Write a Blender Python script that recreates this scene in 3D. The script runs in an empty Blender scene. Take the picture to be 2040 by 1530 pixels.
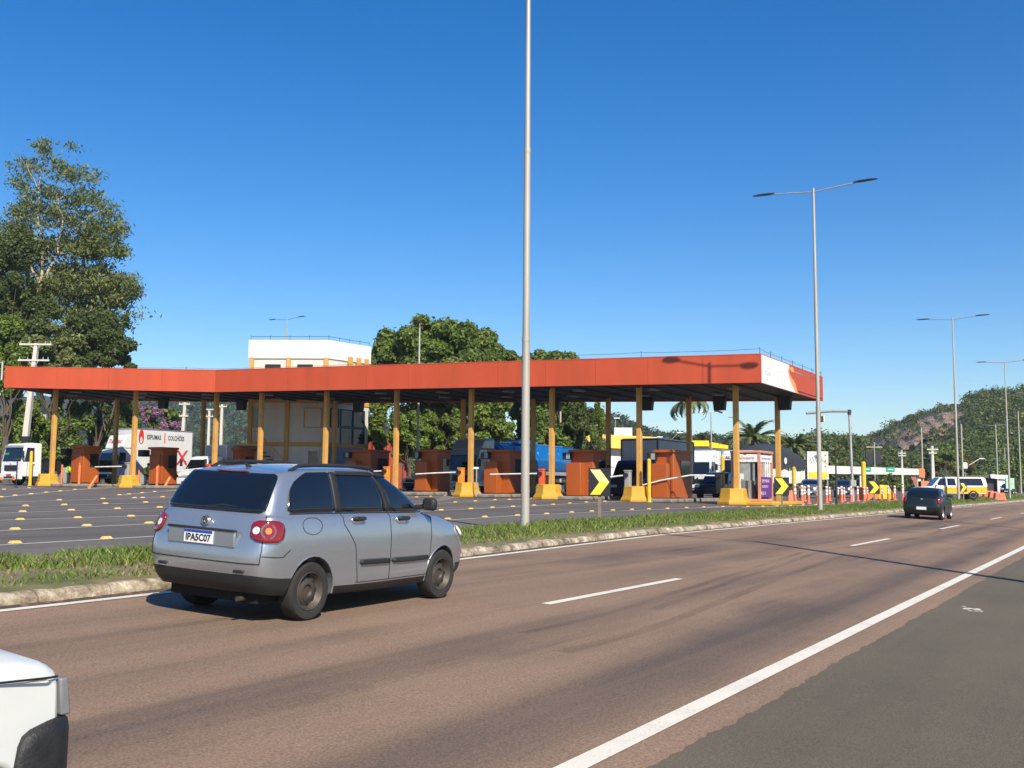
import bpy, bmesh, math, random
import numpy as np
from mathutils import Vector, Matrix
R = math.radians
random.seed(7)
SC = bpy.context.scene
COL = SC.collection
# ------------------------------------------------------------------ camera model
F, CX, CY, H = 2050.0, 1020.0, 765.0, 1.6
HZ, ROLL = 968.0, 0.008
PITCH = math.atan((HZ - CY) / F)
cd = bpy.data.cameras.new('camera'); cam = bpy.data.objects.new('camera', cd); COL.objects.link(cam)
cd.sensor_fit = 'HORIZONTAL'; cd.sensor_width = 36.0; cd.lens = 36.0 * F / 2040.0
cd.clip_start = 0.1; cd.clip_end = 9000
cam.matrix_world = Matrix.Translation((0, 0, H)) @ Matrix.Rotation(R(90) + PITCH, 4, 'X') @ Matrix.Rotation(ROLL, 4, 'Z')
SC.camera = cam
CR = cam.matrix_world.to_3x3()
def ray(px, py):
    v = CR @ Vector(((px - CX) / F, -(py - CY) / F, -1.0))
    return v / v.y
def at(px, py, Y):                       # point seen at a pixel, Y metres ahead
    r = ray(px, py); return Vector((r.x * Y, Y, H + r.z * Y))
# ------------------------------------------------------------------ the lie of the land
DX, DY = 0.5195, 0.8545                  # road direction
def sq(x, y): return (DX * x + DY * y, -DY * x + DX * y - 2.84)
def xy(s, q): return (DX * s - DY * (q + 2.84), DY * s + DX * (q + 2.84))
QE_S = [-60, 6.2, 14.9, 24.8, 58.7, 400]; QE_Q = [6.5, 6.95, 7.26, 7.9, 8.0, 8.0]
def qe(s): return float(np.interp(s, QE_S, QE_Q))
QP = 11.2                                # plaza edge
def plaza_z(x, y):
    return max(min(0.265 - 0.0102 * x + 0.01 * y, 1.5), 0.25)
def hz(x, y):
    s, q = sq(x, y)
    if q < -9: return -0.405 + max(-0.8, (q + 9) * 0.05)
    e = qe(s) + 0.28
    if q <= e: return 0.045 * q
    if q < QP:
        t = (q - e) / (QP - e); a = 0.045 * e + 0.14; b = plaza_z(*xy(s, QP)) + 0.03
        return a + (b - a) * t + 0.06 * math.sin(math.pi * min(1, t))
    return plaza_z(x, y)
def g_road(px, py):
    r = ray(px, py); t = (H + .045 * 2.84) / (-r.z + .045 * (DX - DY * r.x))
    return Vector((r.x * t, t, H + r.z * t))
def g_plaza(px, py):
    r = ray(px, py); t = (H - .265) / (-r.z + .01 - .0102 * r.x)
    return Vector((r.x * t, t, H + r.z * t))
def on(px, Y, z=0.0):                    # ground point in pixel column px at distance Y
    x = ray(px, 968).x * Y
    return Vector((x, Y, hz(x, Y) + z))
# ------------------------------------------------------------------ materials
def new_mat(name):
    m = bpy.data.materials.new(name); m.use_nodes = True
    nt = m.node_tree; b = nt.nodes['Principled BSDF']
    return m, nt, b
def nd(nt, t, **kw):
    n = nt.nodes.new(t)
    for k, v in kw.items():
        if k.startswith('i_'): n.inputs[int(k[2:]) if k[2:].isdigit() else k[2:]].default_value = v
        else: setattr(n, k, v)
    return n
def ramp(nt, fac, stops):
    r = nt.nodes.new('ShaderNodeValToRGB'); nt.links.new(fac, r.inputs[0])
    e = r.color_ramp.elements
    while len(e) < len(stops): e.new(0.5)
    for el, (p, c) in zip(e, stops):
        el.position = p; el.color = (c[0], c[1], c[2], 1) if not isinstance(c, (int, float)) else (c, c, c, 1)
    return r.outputs[0]
def mixc(nt, fac, a, b, mode='MIX'):
    m = nt.nodes.new('ShaderNodeMix'); m.data_type = 'RGBA'; m.blend_type = mode
    for s, v in ((m.inputs[0], fac), (m.inputs[6], a), (m.inputs[7], b)):
        if hasattr(v, 'is_output'): nt.links.new(v, s)
        elif isinstance(v, (int, float)): s.default_value = v
        else: s.default_value = (v[0], v[1], v[2], 1)
    return m.outputs[2]
def noise(nt, vec, scale, detail=4, rough=.6, dist=0):
    n = nd(nt, 'ShaderNodeTexNoise'); n.inputs['Scale'].default_value = scale
    n.inputs['Detail'].default_value = detail; n.inputs['Roughness'].default_value = rough; n.inputs['Distortion'].default_value = dist
    if vec is not None: nt.links.new(vec, n.inputs['Vector'])
    return n.outputs['Fac']
def objvec(nt, scale=(1, 1, 1), rot=(0, 0, 0)):
    c = nd(nt, 'ShaderNodeTexCoord'); mp = nd(nt, 'ShaderNodeMapping')
    mp.inputs['Scale'].default_value = scale; mp.inputs['Rotation'].default_value = rot
    nt.links.new(c.outputs['Object'], mp.inputs[0]); return mp.outputs[0]
MATS = {}
def pbr(name, col, rough=.5, metal=0, var=.18, scale=3.0, bump=0, coat=0, spec=.5, dirt=0, streak=False, emit=0):
    if name in MATS: return MATS[name]
    m, nt, b = new_mat(name)
    v = objvec(nt, (1, 1, .12) if streak else (1, 1, 1))
    f = noise(nt, v, scale, 5, .62)
    lo = [c * (1 - var) for c in col]; hi = [min(1, c * (1 + var)) for c in col]
    c = ramp(nt, f, [(.3, lo), (.7, hi)])
    if dirt:
        f2 = noise(nt, objvec(nt, (1, 1, .25) if streak else (1, 1, 1)), scale * .45 + .6, 6, .7)
        k = ramp(nt, f2, [(.45, 0.0), (.75, dirt)])
        c = mixc(nt, k, c, (.07, .055, .04))
    nt.links.new(c, b.inputs['Base Color'])
    r = nd(nt, 'ShaderNodeMapRange'); nt.links.new(f, r.inputs[0])
    r.inputs[3].default_value = max(.02, rough - .08); r.inputs[4].default_value = min(1, rough + .08)
    nt.links.new(r.outputs[0], b.inputs['Roughness'])
    b.inputs['Metallic'].default_value = metal; b.inputs['Coat Weight'].default_value = coat; b.inputs['Coat Roughness'].default_value = .04
    b.inputs['Specular IOR Level'].default_value = spec
    if bump:
        bp = nd(nt, 'ShaderNodeBump'); bp.inputs['Strength'].default_value = bump; bp.inputs['Distance'].default_value = .02
        nt.links.new(noise(nt, objvec(nt), scale * 6, 4), bp.inputs['Height']); nt.links.new(bp.outputs[0], b.inputs['Normal'])
    if emit:
        b.inputs['Emission Color'].default_value = (*col, 1); b.inputs['Emission Strength'].default_value = emit
    MATS[name] = m; return m
def leaf_mat(name, dark, light, rough=.55, trans=.25):
    if name in MATS: return MATS[name]
    m, nt, b = new_mat(name)
    g = nd(nt, 'ShaderNodeNewGeometry')
    f = noise(nt, objvec(nt), .35, 3)
    c1 = ramp(nt, g.outputs['Random Per Island'], [(0, dark), (.75, light), (1, [min(1, x * 1.3) for x in light])])
    k = ramp(nt, f, [(.35, .0), (.65, .6)])
    c = mixc(nt, k, c1, [(a * .7 + d * .3) for a, d in zip(light, dark)])
    nt.links.new(c, b.inputs['Base Color']); b.inputs['Roughness'].default_value = rough; b.inputs['Specular IOR Level'].default_value = .35
    t = nd(nt, 'ShaderNodeBsdfTranslucent'); nt.links.new(mixc(nt, .35, c, (.3, .4, .03)), t.inputs[0])
    mx = nd(nt, 'ShaderNodeMixShader'); mx.inputs[0].default_value = trans
    o = nt.nodes['Material Output']
    nt.links.new(b.outputs[0], mx.inputs[1]); nt.links.new(t.outputs[0], mx.inputs[2]); nt.links.new(mx.outputs[0], o.inputs[0])
    MATS[name] = m; return m
# ------------------------------------------------------------------ mesh builder
def tag(o, label=None, cat=None, group=None, kind=None):
    if label: o['label'] = label
    if cat: o['category'] = cat
    if group: o['group'] = group
    if kind: o['kind'] = kind
    return o
def thing(name, label, cat, loc=(0, 0, 0), rz=0.0, group=None):
    o = bpy.data.objects.new(name, None); COL.objects.link(o); o.empty_display_size = .2
    o.location = loc; o.rotation_euler = (0, 0, rz)
    return tag(o, label, cat, group)
def link_mesh(name, verts, faces, mat, parent=None, smooth=30, bevel=0, mats=None, fmat=None, seg=2):
    me = bpy.data.meshes.new(name); me.from_pydata(verts, [], faces)
    for mm in (mats or [mat]): me.materials.append(mm)
    if fmat is not None: me.polygons.foreach_set('material_index', fmat)
    if smooth:
        me.polygons.foreach_set('use_smooth', [True] * len(me.polygons)); me.set_sharp_from_angle(angle=R(smooth))
    me.update()
    o = bpy.data.objects.new(name, me); COL.objects.link(o)
    if parent: o.parent = parent
    if bevel:
        b = o.modifiers.new('bevel', 'BEVEL'); b.width = bevel; b.segments = seg; b.limit_method = 'ANGLE'; b.angle_limit = R(35); b.use_clamp_overlap = True
    return o
class MB:
    def __init__(s): s.v = []; s.f = []
    def add(s, vs, fs):
        n = len(s.v); s.v += [tuple(p) for p in vs]; s.f += [tuple(i + n for i in f) for f in fs]; return s
    def box(s, c, d, rz=0, M=None):
        x, y, z = d[0] / 2, d[1] / 2, d[2] / 2
        P = [Vector((a * x, b * y, e * z)) for e in (-1, 1) for b in (-1, 1) for a in (-1, 1)]
        m = M or (Matrix.Translation(c) @ Matrix.Rotation(rz, 4, 'Z'))
        return s.add([m @ p for p in P], [(0, 2, 3, 1), (4, 5, 7, 6), (0, 1, 5, 4), (2, 6, 7, 3), (0, 4, 6, 2), (1, 3, 7, 5)])
    def cyl(s, p0, p1, r0, r1=None, n=12, cap=True):
        r1 = r0 if r1 is None else r1
        p0, p1 = Vector(p0), Vector(p1); a = (p1 - p0).normalized()
        u = a.cross(Vector((0, 0, 1)) if abs(a.z) < .9 else Vector((1, 0, 0))).normalized(); w = a.cross(u)
        P = []
        for p, r in ((p0, r0), (p1, r1)):
            P += [p + (u * math.cos(k * 2 * math.pi / n) + w * math.sin(k * 2 * math.pi / n)) * r for k in range(n)]
        fs = [(k, (k + 1) % n, n + (k + 1) % n, n + k) for k in range(n)]
        if cap: fs += [tuple(range(n - 1, -1, -1)), tuple(range(n, 2 * n))]
        return s.add(P, fs)
    def tube(s, pts, r, n=8):
        pts = [Vector(p) for p in pts]; P = []; fs = []
        rr = r if isinstance(r, (list, tuple)) else [r] * len(pts)
        for i, p in enumerate(pts):
            a = (pts[min(i + 1, len(pts) - 1)] - pts[max(i - 1, 0)]).normalized()
            u = a.cross(Vector((0, 0, 1)) if abs(a.z) < .95 else Vector((1, 0, 0))).normalized(); w = a.cross(u)
            P += [p + (u * math.cos(k * 2 * math.pi / n) + w * math.sin(k * 2 * math.pi / n)) * rr[i] for k in range(n)]
        for i in range(len(pts) - 1):
            fs += [(i * n + k, i * n + (k + 1) % n, (i + 1) * n + (k + 1) % n, (i + 1) * n + k) for k in range(n)]
        fs += [tuple(range(n - 1, -1, -1)), tuple(range((len(pts) - 1) * n, len(pts) * n))]
        return s.add(P, fs)
    def lathe(s, prof, M=None, n=24):            # prof: (radius, height) about local Z
        M = M or Matrix(); P = []; fs = []
        for r, z in prof:
            P += [M @ Vector((r * math.cos(k * 2 * math.pi / n), r * math.sin(k * 2 * math.pi / n), z)) for k in range(n)]
        for i in range(len(prof) - 1):
            fs += [(i * n + k, i * n + (k + 1) % n, (i + 1) * n + (k + 1) % n, (i + 1) * n + k) for k in range(n)]
        return s.add(P, fs)
    def prism(s, poly, a, b, M=None):            # poly: list of (x,z), extruded from y=a to y=b; per-point y allowed
        M = M or Matrix(); n = len(poly)
        P = [M @ Vector((p[0], a if len(p) < 3 else a * p[2], p[1])) for p in poly] + [M @ Vector((p[0], b if len(p) < 3 else b * p[2], p[1])) for p in poly]
        return s.add(P, [tuple(range(n)), tuple(range(2 * n - 1, n - 1, -1))] + [(k, n + k, n + (k + 1) % n, (k + 1) % n) for k in range(n)])
    def quad(s, a, b, c, d): return s.add([a, b, c, d], [(0, 1, 2, 3)])
    def build(s, name, mat, parent=None, smooth=30, bevel=0, **k):
        return link_mesh(name, s.v, s.f, mat, parent, smooth, bevel, **k)
def text_mesh(name, string, size, mat, parent, M, width=None, ext=.002, shear=0, bold=0):
    cu = bpy.data.curves.new('t', 'FONT'); cu.body = string; cu.size = size; cu.extrude = ext; cu.shear = shear; cu.offset = bold
    cu.align_x = 'CENTER'; cu.align_y = 'CENTER'; cu.resolution_u = 3
    o = bpy.data.objects.new('t', cu); COL.objects.link(o)
    bpy.context.view_layer.update()
    me = bpy.data.meshes.new_from_object(o.evaluated_get(bpy.context.evaluated_depsgraph_get()))
    bpy.data.objects.remove(o); bpy.data.curves.remove(cu)
    xs = [v.co.x for v in me.vertices]
    k = width / (max(xs) - min(xs)) if width else 1
    me.transform(M @ Matrix.Diagonal((k, 1, 1, 1))); me.materials.clear(); me.materials.append(mat); me.name = name
    t = bpy.data.objects.new(name, me); COL.objects.link(t)
    if parent: t.parent = parent
    return t
def frame(o, xdir, ydir):
    x = Vector(xdir).normalized(); y = Vector(ydir); y = (y - x * x.dot(y)).normalized(); z = x.cross(y)
    M = Matrix((x, y, z)).transposed().to_4x4(); M.translation = Vector(o); return M
def dup(root, loc, rz=None, label=None, group=None, scale=None):
    def cp(o, par):
        c = o.copy(); COL.objects.link(c)
        if par: c.parent = par
        for ch in list(o.children): cp(ch, c)
        return c
    c = cp(root, None); c.location = loc
    if rz is not None: c.rotation_euler = (0, 0, rz)
    if scale: c.scale = (scale,) * 3
    if label: c['label'] = label
    if group: c['group'] = group
    return c
# ------------------------------------------------------------------ light
SUN_EL, SUN_AZ = 39.0, 22.0              # azimuth to the right of straight behind the camera
w = bpy.data.worlds.new('World'); SC.world = w; w.use_nodes = True
nt = w.node_tree; bg = nt.nodes['Background']; sk = nt.nodes.new('ShaderNodeTexSky')
sk.sky_type = 'NISHITA'; sk.sun_disc = False; sk.sun_elevation = R(SUN_EL); sk.sun_rotation = R(180 - SUN_AZ)
sk.air_density = 1.0; sk.dust_density = 0.35; sk.ozone_density = 3.0; sk.altitude = 100
hs = nt.nodes.new('ShaderNodeHueSaturation'); hs.inputs['Hue'].default_value = .507; hs.inputs['Saturation'].default_value = 1.42; hs.inputs['Value'].default_value = 1.10
nt.links.new(sk.outputs[0], hs.inputs['Color']); nt.links.new(hs.outputs[0], bg.inputs[0]); bg.inputs[1].default_value = 0.095
sl = bpy.data.lights.new('sun', 'SUN'); sl.energy = 5.0; sl.angle = R(.53); sl.color = (1, .92, .78)
so = bpy.data.objects.new('sun', sl); COL.objects.link(so)
sd = Vector((math.sin(R(SUN_AZ)) * math.cos(R(SUN_EL)), -math.cos(R(SUN_AZ)) * math.cos(R(SUN_EL)), math.sin(R(SUN_EL))))
so.rotation_euler = sd.to_track_quat('Z', 'Y').to_euler(); so.location = sd * 60
SC.view_settings.view_transform = 'Standard'; SC.view_settings.look = 'None'
SC.view_settings.exposure = 0.50; SC.view_settings.gamma = 1
SC.cycles.max_bounces = 6; SC.cycles.transparent_max_bounces = 4
# ================================================================== setting
def grid_sheet(name, ss, qs, dz, mat, zf=hz, qmap=None):
    V = []; Fc = []
    for s in ss:
        for k, q in enumerate(qs):
            qq = qmap(s, q) if qmap else q
            x, y = xy(s, qq); V.append((x, y, zf(x, y) + dz))
    n = len(qs)
    for i in range(len(ss) - 1):
        for k in range(n - 1):
            Fc.append((i * n + k, i * n + k + 1, (i + 1) * n + k + 1, (i + 1) * n + k))
    # winding so that normals face up
    Fc = [f[::-1] for f in Fc]
    o = link_mesh(name, V, Fc, mat, smooth=60); o['kind'] = 'structure'
    return o
ROT = (0, 0, -math.atan2(DY, DX))
# --- earth / far ground
m, nt, b = new_mat('earth')
v = objvec(nt)
c = ramp(nt, noise(nt, v, .08, 6, .7), [(.35, (.05, .075, .022)), (.55, (.085, .10, .035)), (.7, (.14, .11, .06))])
c = mixc(nt, ramp(nt, noise(nt, v, 3, 5), [(.4, 0.), (.7, .5)]), c, (.06, .085, .02))
nt.links.new(c, b.inputs['Base Color']); b.inputs['Roughness'].default_value = .95; M_EARTH = m
far = [-3000, -1200, -500, -250, -120, -60, -30] + list(range(-20, 150, 5)) + [160, 180, 210, 260, 340, 500, 900, 1800, 4000]
fq = [-4000, -1500, -500, -200, -80, -40, -20, -12, -9, -6, -3, 0, 3, 6, 7, 8, 9, 10, 11, 13, 16, 20, 30, 45, 60, 80, 110, 160, 300, 700, 1500, 4000]
grid_sheet('ground', far, fq, -.07, M_EARTH, zf=lambda x, y: hz(x, y) - (.3 if -6.5 < sq(x, y)[1] < 60 else 0))
# --- worn reddish carriageway
def asphalt(name, base, dark, light, lanes, grain=1.0, streak=.5):
    m, nt, b = new_mat(name)
    vr = objvec(nt, (1, 1, 1), ROT)                       # x along the road, y to its left
    sep = nd(nt, 'ShaderNodeSeparateXYZ'); nt.links.new(vr, sep.inputs[0])
    mp = nd(nt, 'ShaderNodeMapping'); mp.inputs['Scale'].default_value = (.035, 1, 1); nt.links.new(vr, mp.inputs[0])
    st = noise(nt, mp.outputs[0], 1.1, 6, .65, .3)
    big = noise(nt, objvec(nt), .22, 5, .6)
    c = ramp(nt, st, [(.30, dark), (.5, base), (.68, light)])
    c = mixc(nt, ramp(nt, big, [(.38, 0.), (.62, .75)]), c, light)
    # darker rubbered wheel paths, in bands across the carriageway
    if lanes:
        tot = None
        for q0, wd, k in lanes:
            a = nd(nt, 'ShaderNodeMath', operation='SUBTRACT'); nt.links.new(sep.outputs[1], a.inputs[0]); a.inputs[1].default_value = q0
            mp3 = nd(nt, 'ShaderNodeMapping'); mp3.inputs['Scale'].default_value = (.05, .05, 1); mp3.inputs['Location'].default_value = (q0 * 3, 0, 0); nt.links.new(vr, mp3.inputs[0])
            wob = noise(nt, mp3.outputs[0], 1.0, 4, .6)
            wb = nd(nt, 'ShaderNodeMath', operation='MULTIPLY_ADD'); nt.links.new(wob, wb.inputs[0]); wb.inputs[1].default_value = 1.3; wb.inputs[2].default_value = -.65
            a2 = nd(nt, 'ShaderNodeMath', operation='ADD'); nt.links.new(a.outputs[0], a2.inputs[0]); nt.links.new(wb.outputs[0], a2.inputs[1])
            ab = nd(nt, 'ShaderNodeMath', operation='ABSOLUTE'); nt.links.new(a2.outputs[0], ab.inputs[0])
            r = nd(nt, 'ShaderNodeMapRange', interpolation_type='SMOOTHSTEP'); nt.links.new(ab.outputs[0], r.inputs[0])
            r.inputs[1].default_value = 0; r.inputs[2].default_value = wd; r.inputs[3].default_value = k; r.inputs[4].default_value = 0
            if tot is None: tot = r.outputs[0]
            else:
                x = nd(nt, 'ShaderNodeMath', operation='MAXIMUM'); nt.links.new(tot, x.inputs[0]); nt.links.new(r.outputs[0], x.inputs[1]); tot = x.outputs[0]
        bm = nd(nt, 'ShaderNodeMath', operation='MULTIPLY'); nt.links.new(tot, bm.inputs[0])
        nt.links.new(ramp(nt, st, [(.25, 1.0), (.75, .35)]), bm.inputs[1])
        c = mixc(nt, bm.outputs[0], c, dark)
    g = noise(nt, objvec(nt), 55 * grain, 3, .7)
    c = mixc(nt, .8, c, ramp(nt, g, [(.3, (.28, .28, .28)), (.7, (.82, .82, .82))]), 'OVERLAY')
    g2 = nd(nt, 'ShaderNodeTexVoronoi'); g2.inputs['Scale'].default_value = 38 * grain; nt.links.new(objvec(nt), g2.inputs['Vector'])
    c = mixc(nt, ramp(nt, g2.outputs['Distance'], [(.0, .35), (.22, 0.)]), c, [min(1, x * 1.8) for x in light])
    nt.links.new(c, b.inputs['Base Color'])
    b.inputs['Roughness'].default_value = .82; b.inputs['Specular IOR Level'].default_value = .3
    bp = nd(nt, 'ShaderNodeBump'); bp.inputs['Strength'].default_value = .5; bp.inputs['Distance'].default_value = .012
    nt.links.new(g, bp.inputs['Height']); nt.links.new(bp.outputs[0], b.inputs['Normal'])
    return m
QO = 2.84
M_ROAD = asphalt('red_asphalt', (.182, .121, .083), (.056, .047, .041), (.25, .162, .108), [(QO + .85, .75, .85), (QO + 2.5, .6, .7), (QO + 4.5, .7, .45), (QO + 6.1, .55, .4)])
M_SHOULD = asphalt('grey_asphalt', (.098, .081, .057), (.074, .062, .045), (.124, .102, .070), None, 1.3)
M_PLAZA = asphalt('dark_asphalt', (.104, .092, .083), (.068, .061, .057), (.14, .122, .108), [(QO + 15.7, 1.1, .8), (QO + 19.2, 1.1, .8), (QO + 22.8, 1.1, .8), (QO + 26.3, 1.1, .8), (QO + 30, 1.2, .8)])
SR = list(np.arange(-30, 160, 2.0)) + [200, 260, 330, 420]
grid_sheet('road', SR, [0, .2, .4, .6, .8, 1], 0, M_ROAD, qmap=lambda s, t: -.62 + (qe(s) + .62 + .27) * t)
rg = random.Random(3)
edge = {}; ee = 0
for s in np.arange(-30, 160, .08):
    ee = ee * .8 + rg.uniform(-.05, .05); edge[round(float(s), 3)] = ee + rg.uniform(-.04, .04)
grid_sheet('road_shoulder', list(np.arange(-4, 45, .08)) + [60, 100, 160, 200, 420], [-7, -5, -3, -1.5, -.5], .004, M_SHOULD,
           qmap=lambda s, q: q if q < -1 else -.36 + edge.get(round(s, 3), 0) * .30)
grid_sheet('plaza', list(np.arange(-40, 120, 4.0)) + [140, 170, 210], [QP, 14, 18, 22, 26, 30, 36, 44, 54, 66, 80], -.02, M_PLAZA)
grid_sheet('verge', list(np.arange(-30, 160, 3.0)) + [200, 420], [-14, -10, -8, -7.02], -.02, M_EARTH)
# --- painted lines
def paint(name, col, wear):
    m, nt, b = new_mat(name)
    f = noise(nt, objvec(nt), 70, 3, .7); f2 = noise(nt, objvec(nt), 1.1, 5, .7)
    k = nd(nt, 'ShaderNodeMath', operation='ADD'); nt.links.new(f, k.inputs[0]); nt.links.new(f2, k.inputs[1])
    mr = nd(nt, 'ShaderNodeMath', operation='MULTIPLY'); mr.inputs[1].default_value = .5; nt.links.new(k.outputs[0], mr.inputs[0])
    c = ramp(nt, mr.outputs[0], [(.30, [x * .4 for x in col]), (.30 + wear * .5, col), (.8, [min(1, x * 1.06) for x in col])])
    nt.links.new(c, b.inputs['Base Color']); b.inputs['Roughness'].default_value = .7
    return m
M_LINE = paint('road_paint', (.68, .63, .53), .34)
M_LINE2 = paint('worn_paint', (.50, .46, .41), .5)
def line_strip(name, pts, width, dz, mat, zf=hz, step=1.0):
    P = [Vector((p[0], p[1], 0)) for p in pts]; Q = []
    for a, c in zip(P[:-1], P[1:]):
        n = max(1, int((c - a).length / step))
        Q += [a + (c - a) * (k / n) for k in range(n)]
    Q.append(P[-1]); V = []; Fc = []
    for i, p in enumerate(Q):
        t = (Q[min(i + 1, len(Q) - 1)] - Q[max(i - 1, 0)]).normalized(); n = Vector((-t.y, t.x, 0)) * width / 2
        for e in (p + n, p - n): V.append((e.x, e.y, zf(e.x, e.y) + dz))
    for i in range(len(Q) - 1): Fc.append((2 * i, 2 * i + 1, 2 * i + 3, 2 * i + 2))
    o = link_mesh(name, V, Fc, mat, smooth=0); o['kind'] = 'structure'; return o
line_strip('edge_line', [xy(s, 0) for s in (-20, 0, 60, 150, 300)], .155, .007, M_LINE)
line_strip('edge_line', [xy(s, qe(s) - .02) for s in list(range(-20, 120, 3)) + [150, 300]], .13, .007, M_LINE)
for s0 in (11.2, 27.0, 40.6, 55.5, 70.5, 85.5, 100.5, 115, -4):
    L = 4.3 if s0 < 20 else 4.6
    line_strip('lane_dash', [xy(s0, 3.46), xy(s0 + L, 3.46)], .13, .006, M_LINE)
# stray white paint blot on the shoulder
mb = MB(); rr = random.Random(4)
c0 = g_road(1930, 1214)
for k in range(16):
    p = c0 + Vector((rr.gauss(0, .07), rr.gauss(0, .16), 0)); d = .018 + rr.random() * .03
    n = 7; z = hz(p.x, p.y) + .008 + k * .0002
    mb.add([(p.x + d * math.cos(j * 6.28 / n) * rr.uniform(.6, 1.2), p.y + 1.7 * d * math.sin(j * 6.28 / n) * rr.uniform(.6, 1.2), z) for j in range(n)], [tuple(range(n))])
o = mb.build('paint_splash', M_LINE, smooth=0); o['kind'] = 'structure'
# tyre marks curving over the lanes
m, nt, b = new_mat('rubber_mark'); b.inputs['Base Color'].default_value = (.035, .03, .03, 1); b.inputs['Roughness'].default_value = .7
k = ramp(nt, noise(nt, objvec(nt), .35, 2), [(.35, .04), (.7, .22)]); nt.links.new(k, b.inputs['Alpha']); M_RUB = m
def curve_px(pts, n=24):
    P = [g_road(*p) for p in pts]; out = []
    for i in range(len(P) - 1):
        p0, p1, p2, p3 = P[max(i - 1, 0)], P[i], P[i + 1], P[min(i + 2, len(P) - 1)]
        for k in range(n):
            t = k / n
            out.append(.5 * ((2 * p1) + (p2 - p0) * t + (2 * p0 - 5 * p1 + 4 * p2 - p3) * t * t + (-p0 + 3 * p1 - 3 * p2 + p3) * t ** 3))
    return out + [P[-1]]
for pts, wd in (([(1300, 1215), (1440, 1165), (1560, 1125), (1650, 1096), (1780, 1080), (1860, 1063), (1885, 1046)], .13),
                ([(1120, 1300), (1330, 1240), (1560, 1150), (1700, 1100)], .15), ([(1040, 1262), (1200, 1225), (1380, 1170), (1600, 1100)], .12)):
    line_strip('tyre_mark', curve_px(pts), wd, .0045, M_RUB, step=.5)
# --- median kerb: weathered, whitewashed blocks
mk, nt, b = new_mat('kerb_concrete')
v = objvec(nt)
c = ramp(nt, noise(nt, v, 2.2, 6, .7), [(.36, (.09, .07, .045)), (.47, (.30, .235, .16)), (.62, (.58, .50, .39))])
c = mixc(nt, ramp(nt, noise(nt, v, 14, 4), [(.5, 0.), (.7, .6)]), c, (.10, .08, .05))
nt.links.new(c, b.inputs['Base Color']); b.inputs['Roughness'].default_value = .9
bp = nd(nt, 'ShaderNodeBump'); bp.inputs['Strength'].default_value = .8; bp.inputs['Distance'].default_value = .03
nt.links.new(noise(nt, v, 12, 5), bp.inputs['Height']); nt.links.new(bp.outputs[0], b.inputs['Normal'])
M_KERB = mk
mb = MB(); rg = random.Random(5); s = -14.0
prof0 = [(0, -.06), (.005, .055), (.05, .105), (.10, .12), (.30, .125), (.33, .10), (.33, -.06)]
while s < 150:
    L = .95 if s < 60 else 3; e0 = rg.uniform(-.015, .015); h0 = rg.uniform(-.015, .012); tw = rg.uniform(-.02, .02)
    P = []
    nseg = 4
    for k in range(nseg + 1):
        ss = s + (L - .02) * k / nseg; q0 = qe(ss) + .25 + e0 + tw * (k / nseg - .5)
        for dq, dz in prof0:
            x, y = xy(ss, q0 + dq); jit = rg.uniform(-.008, .008) if dz > .05 else 0
            P.append((x, y, .045 * (q0) + dz + (h0 if dz > 0 else 0) + jit))
    n = len(prof0); fs = [(k * n + j, k * n + j + 1, (k + 1) * n + j + 1, (k + 1) * n + j) for k in range(nseg) for j in range(n - 1)]
    fs += [tuple(range(n)), tuple(range((nseg + 1) * n - 1, nseg * n - 1, -1))]
    mb.add(P, fs); s += L
o = mb.build('kerb', M_KERB, smooth=40); o['kind'] = 'structure'
# dirt gathered in the gutter
m, nt, b = new_mat('gutter_dirt')
nt.links.new(ramp(nt, noise(nt, objvec(nt), 5, 6, .7), [(.35, (.05, .035, .025)), (.7, (.12, .085, .06))]), b.inputs['Base Color']); b.inputs['Roughness'].default_value = 1
al = noise(nt, objvec(nt), 4, 6, .75); nt.links.new(ramp(nt, al, [(.4, 0.), (.52, .9)]), b.inputs['Alpha'])
line_strip('gutter', [xy(s, qe(s) + .15) for s in range(-14, 110, 2)], .22, .0035, m)
# --- median soil
m, nt, b = new_mat('median_soil')
v = objvec(nt)
c = ramp(nt, noise(nt, v, .9, 6, .7), [(.36, (.075, .09, .03)), (.5, (.15, .125, .06)), (.62, (.22, .155, .095))])
nt.links.new(c, b.inputs['Base Color']); b.inputs['Roughness'].default_value = 1
grid_sheet('median', list(np.arange(-20, 150, 1.0)) + [200, 420], [-.04, 0, .2, .4, .6, .8, 1], .0, m, zf=lambda x, y: hz(x, y) - (.07 if sq(x, y)[1] < qe(sq(x, y)[0]) + .44 else 0), qmap=lambda s, t: qe(s) + .47 + (QP + .05 - qe(s) - .47) * t)
line_strip('edge_line', [xy(s, QP + .12) for s in range(-30, 60, 3)], .14, -.012, M_LINE2)
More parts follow.
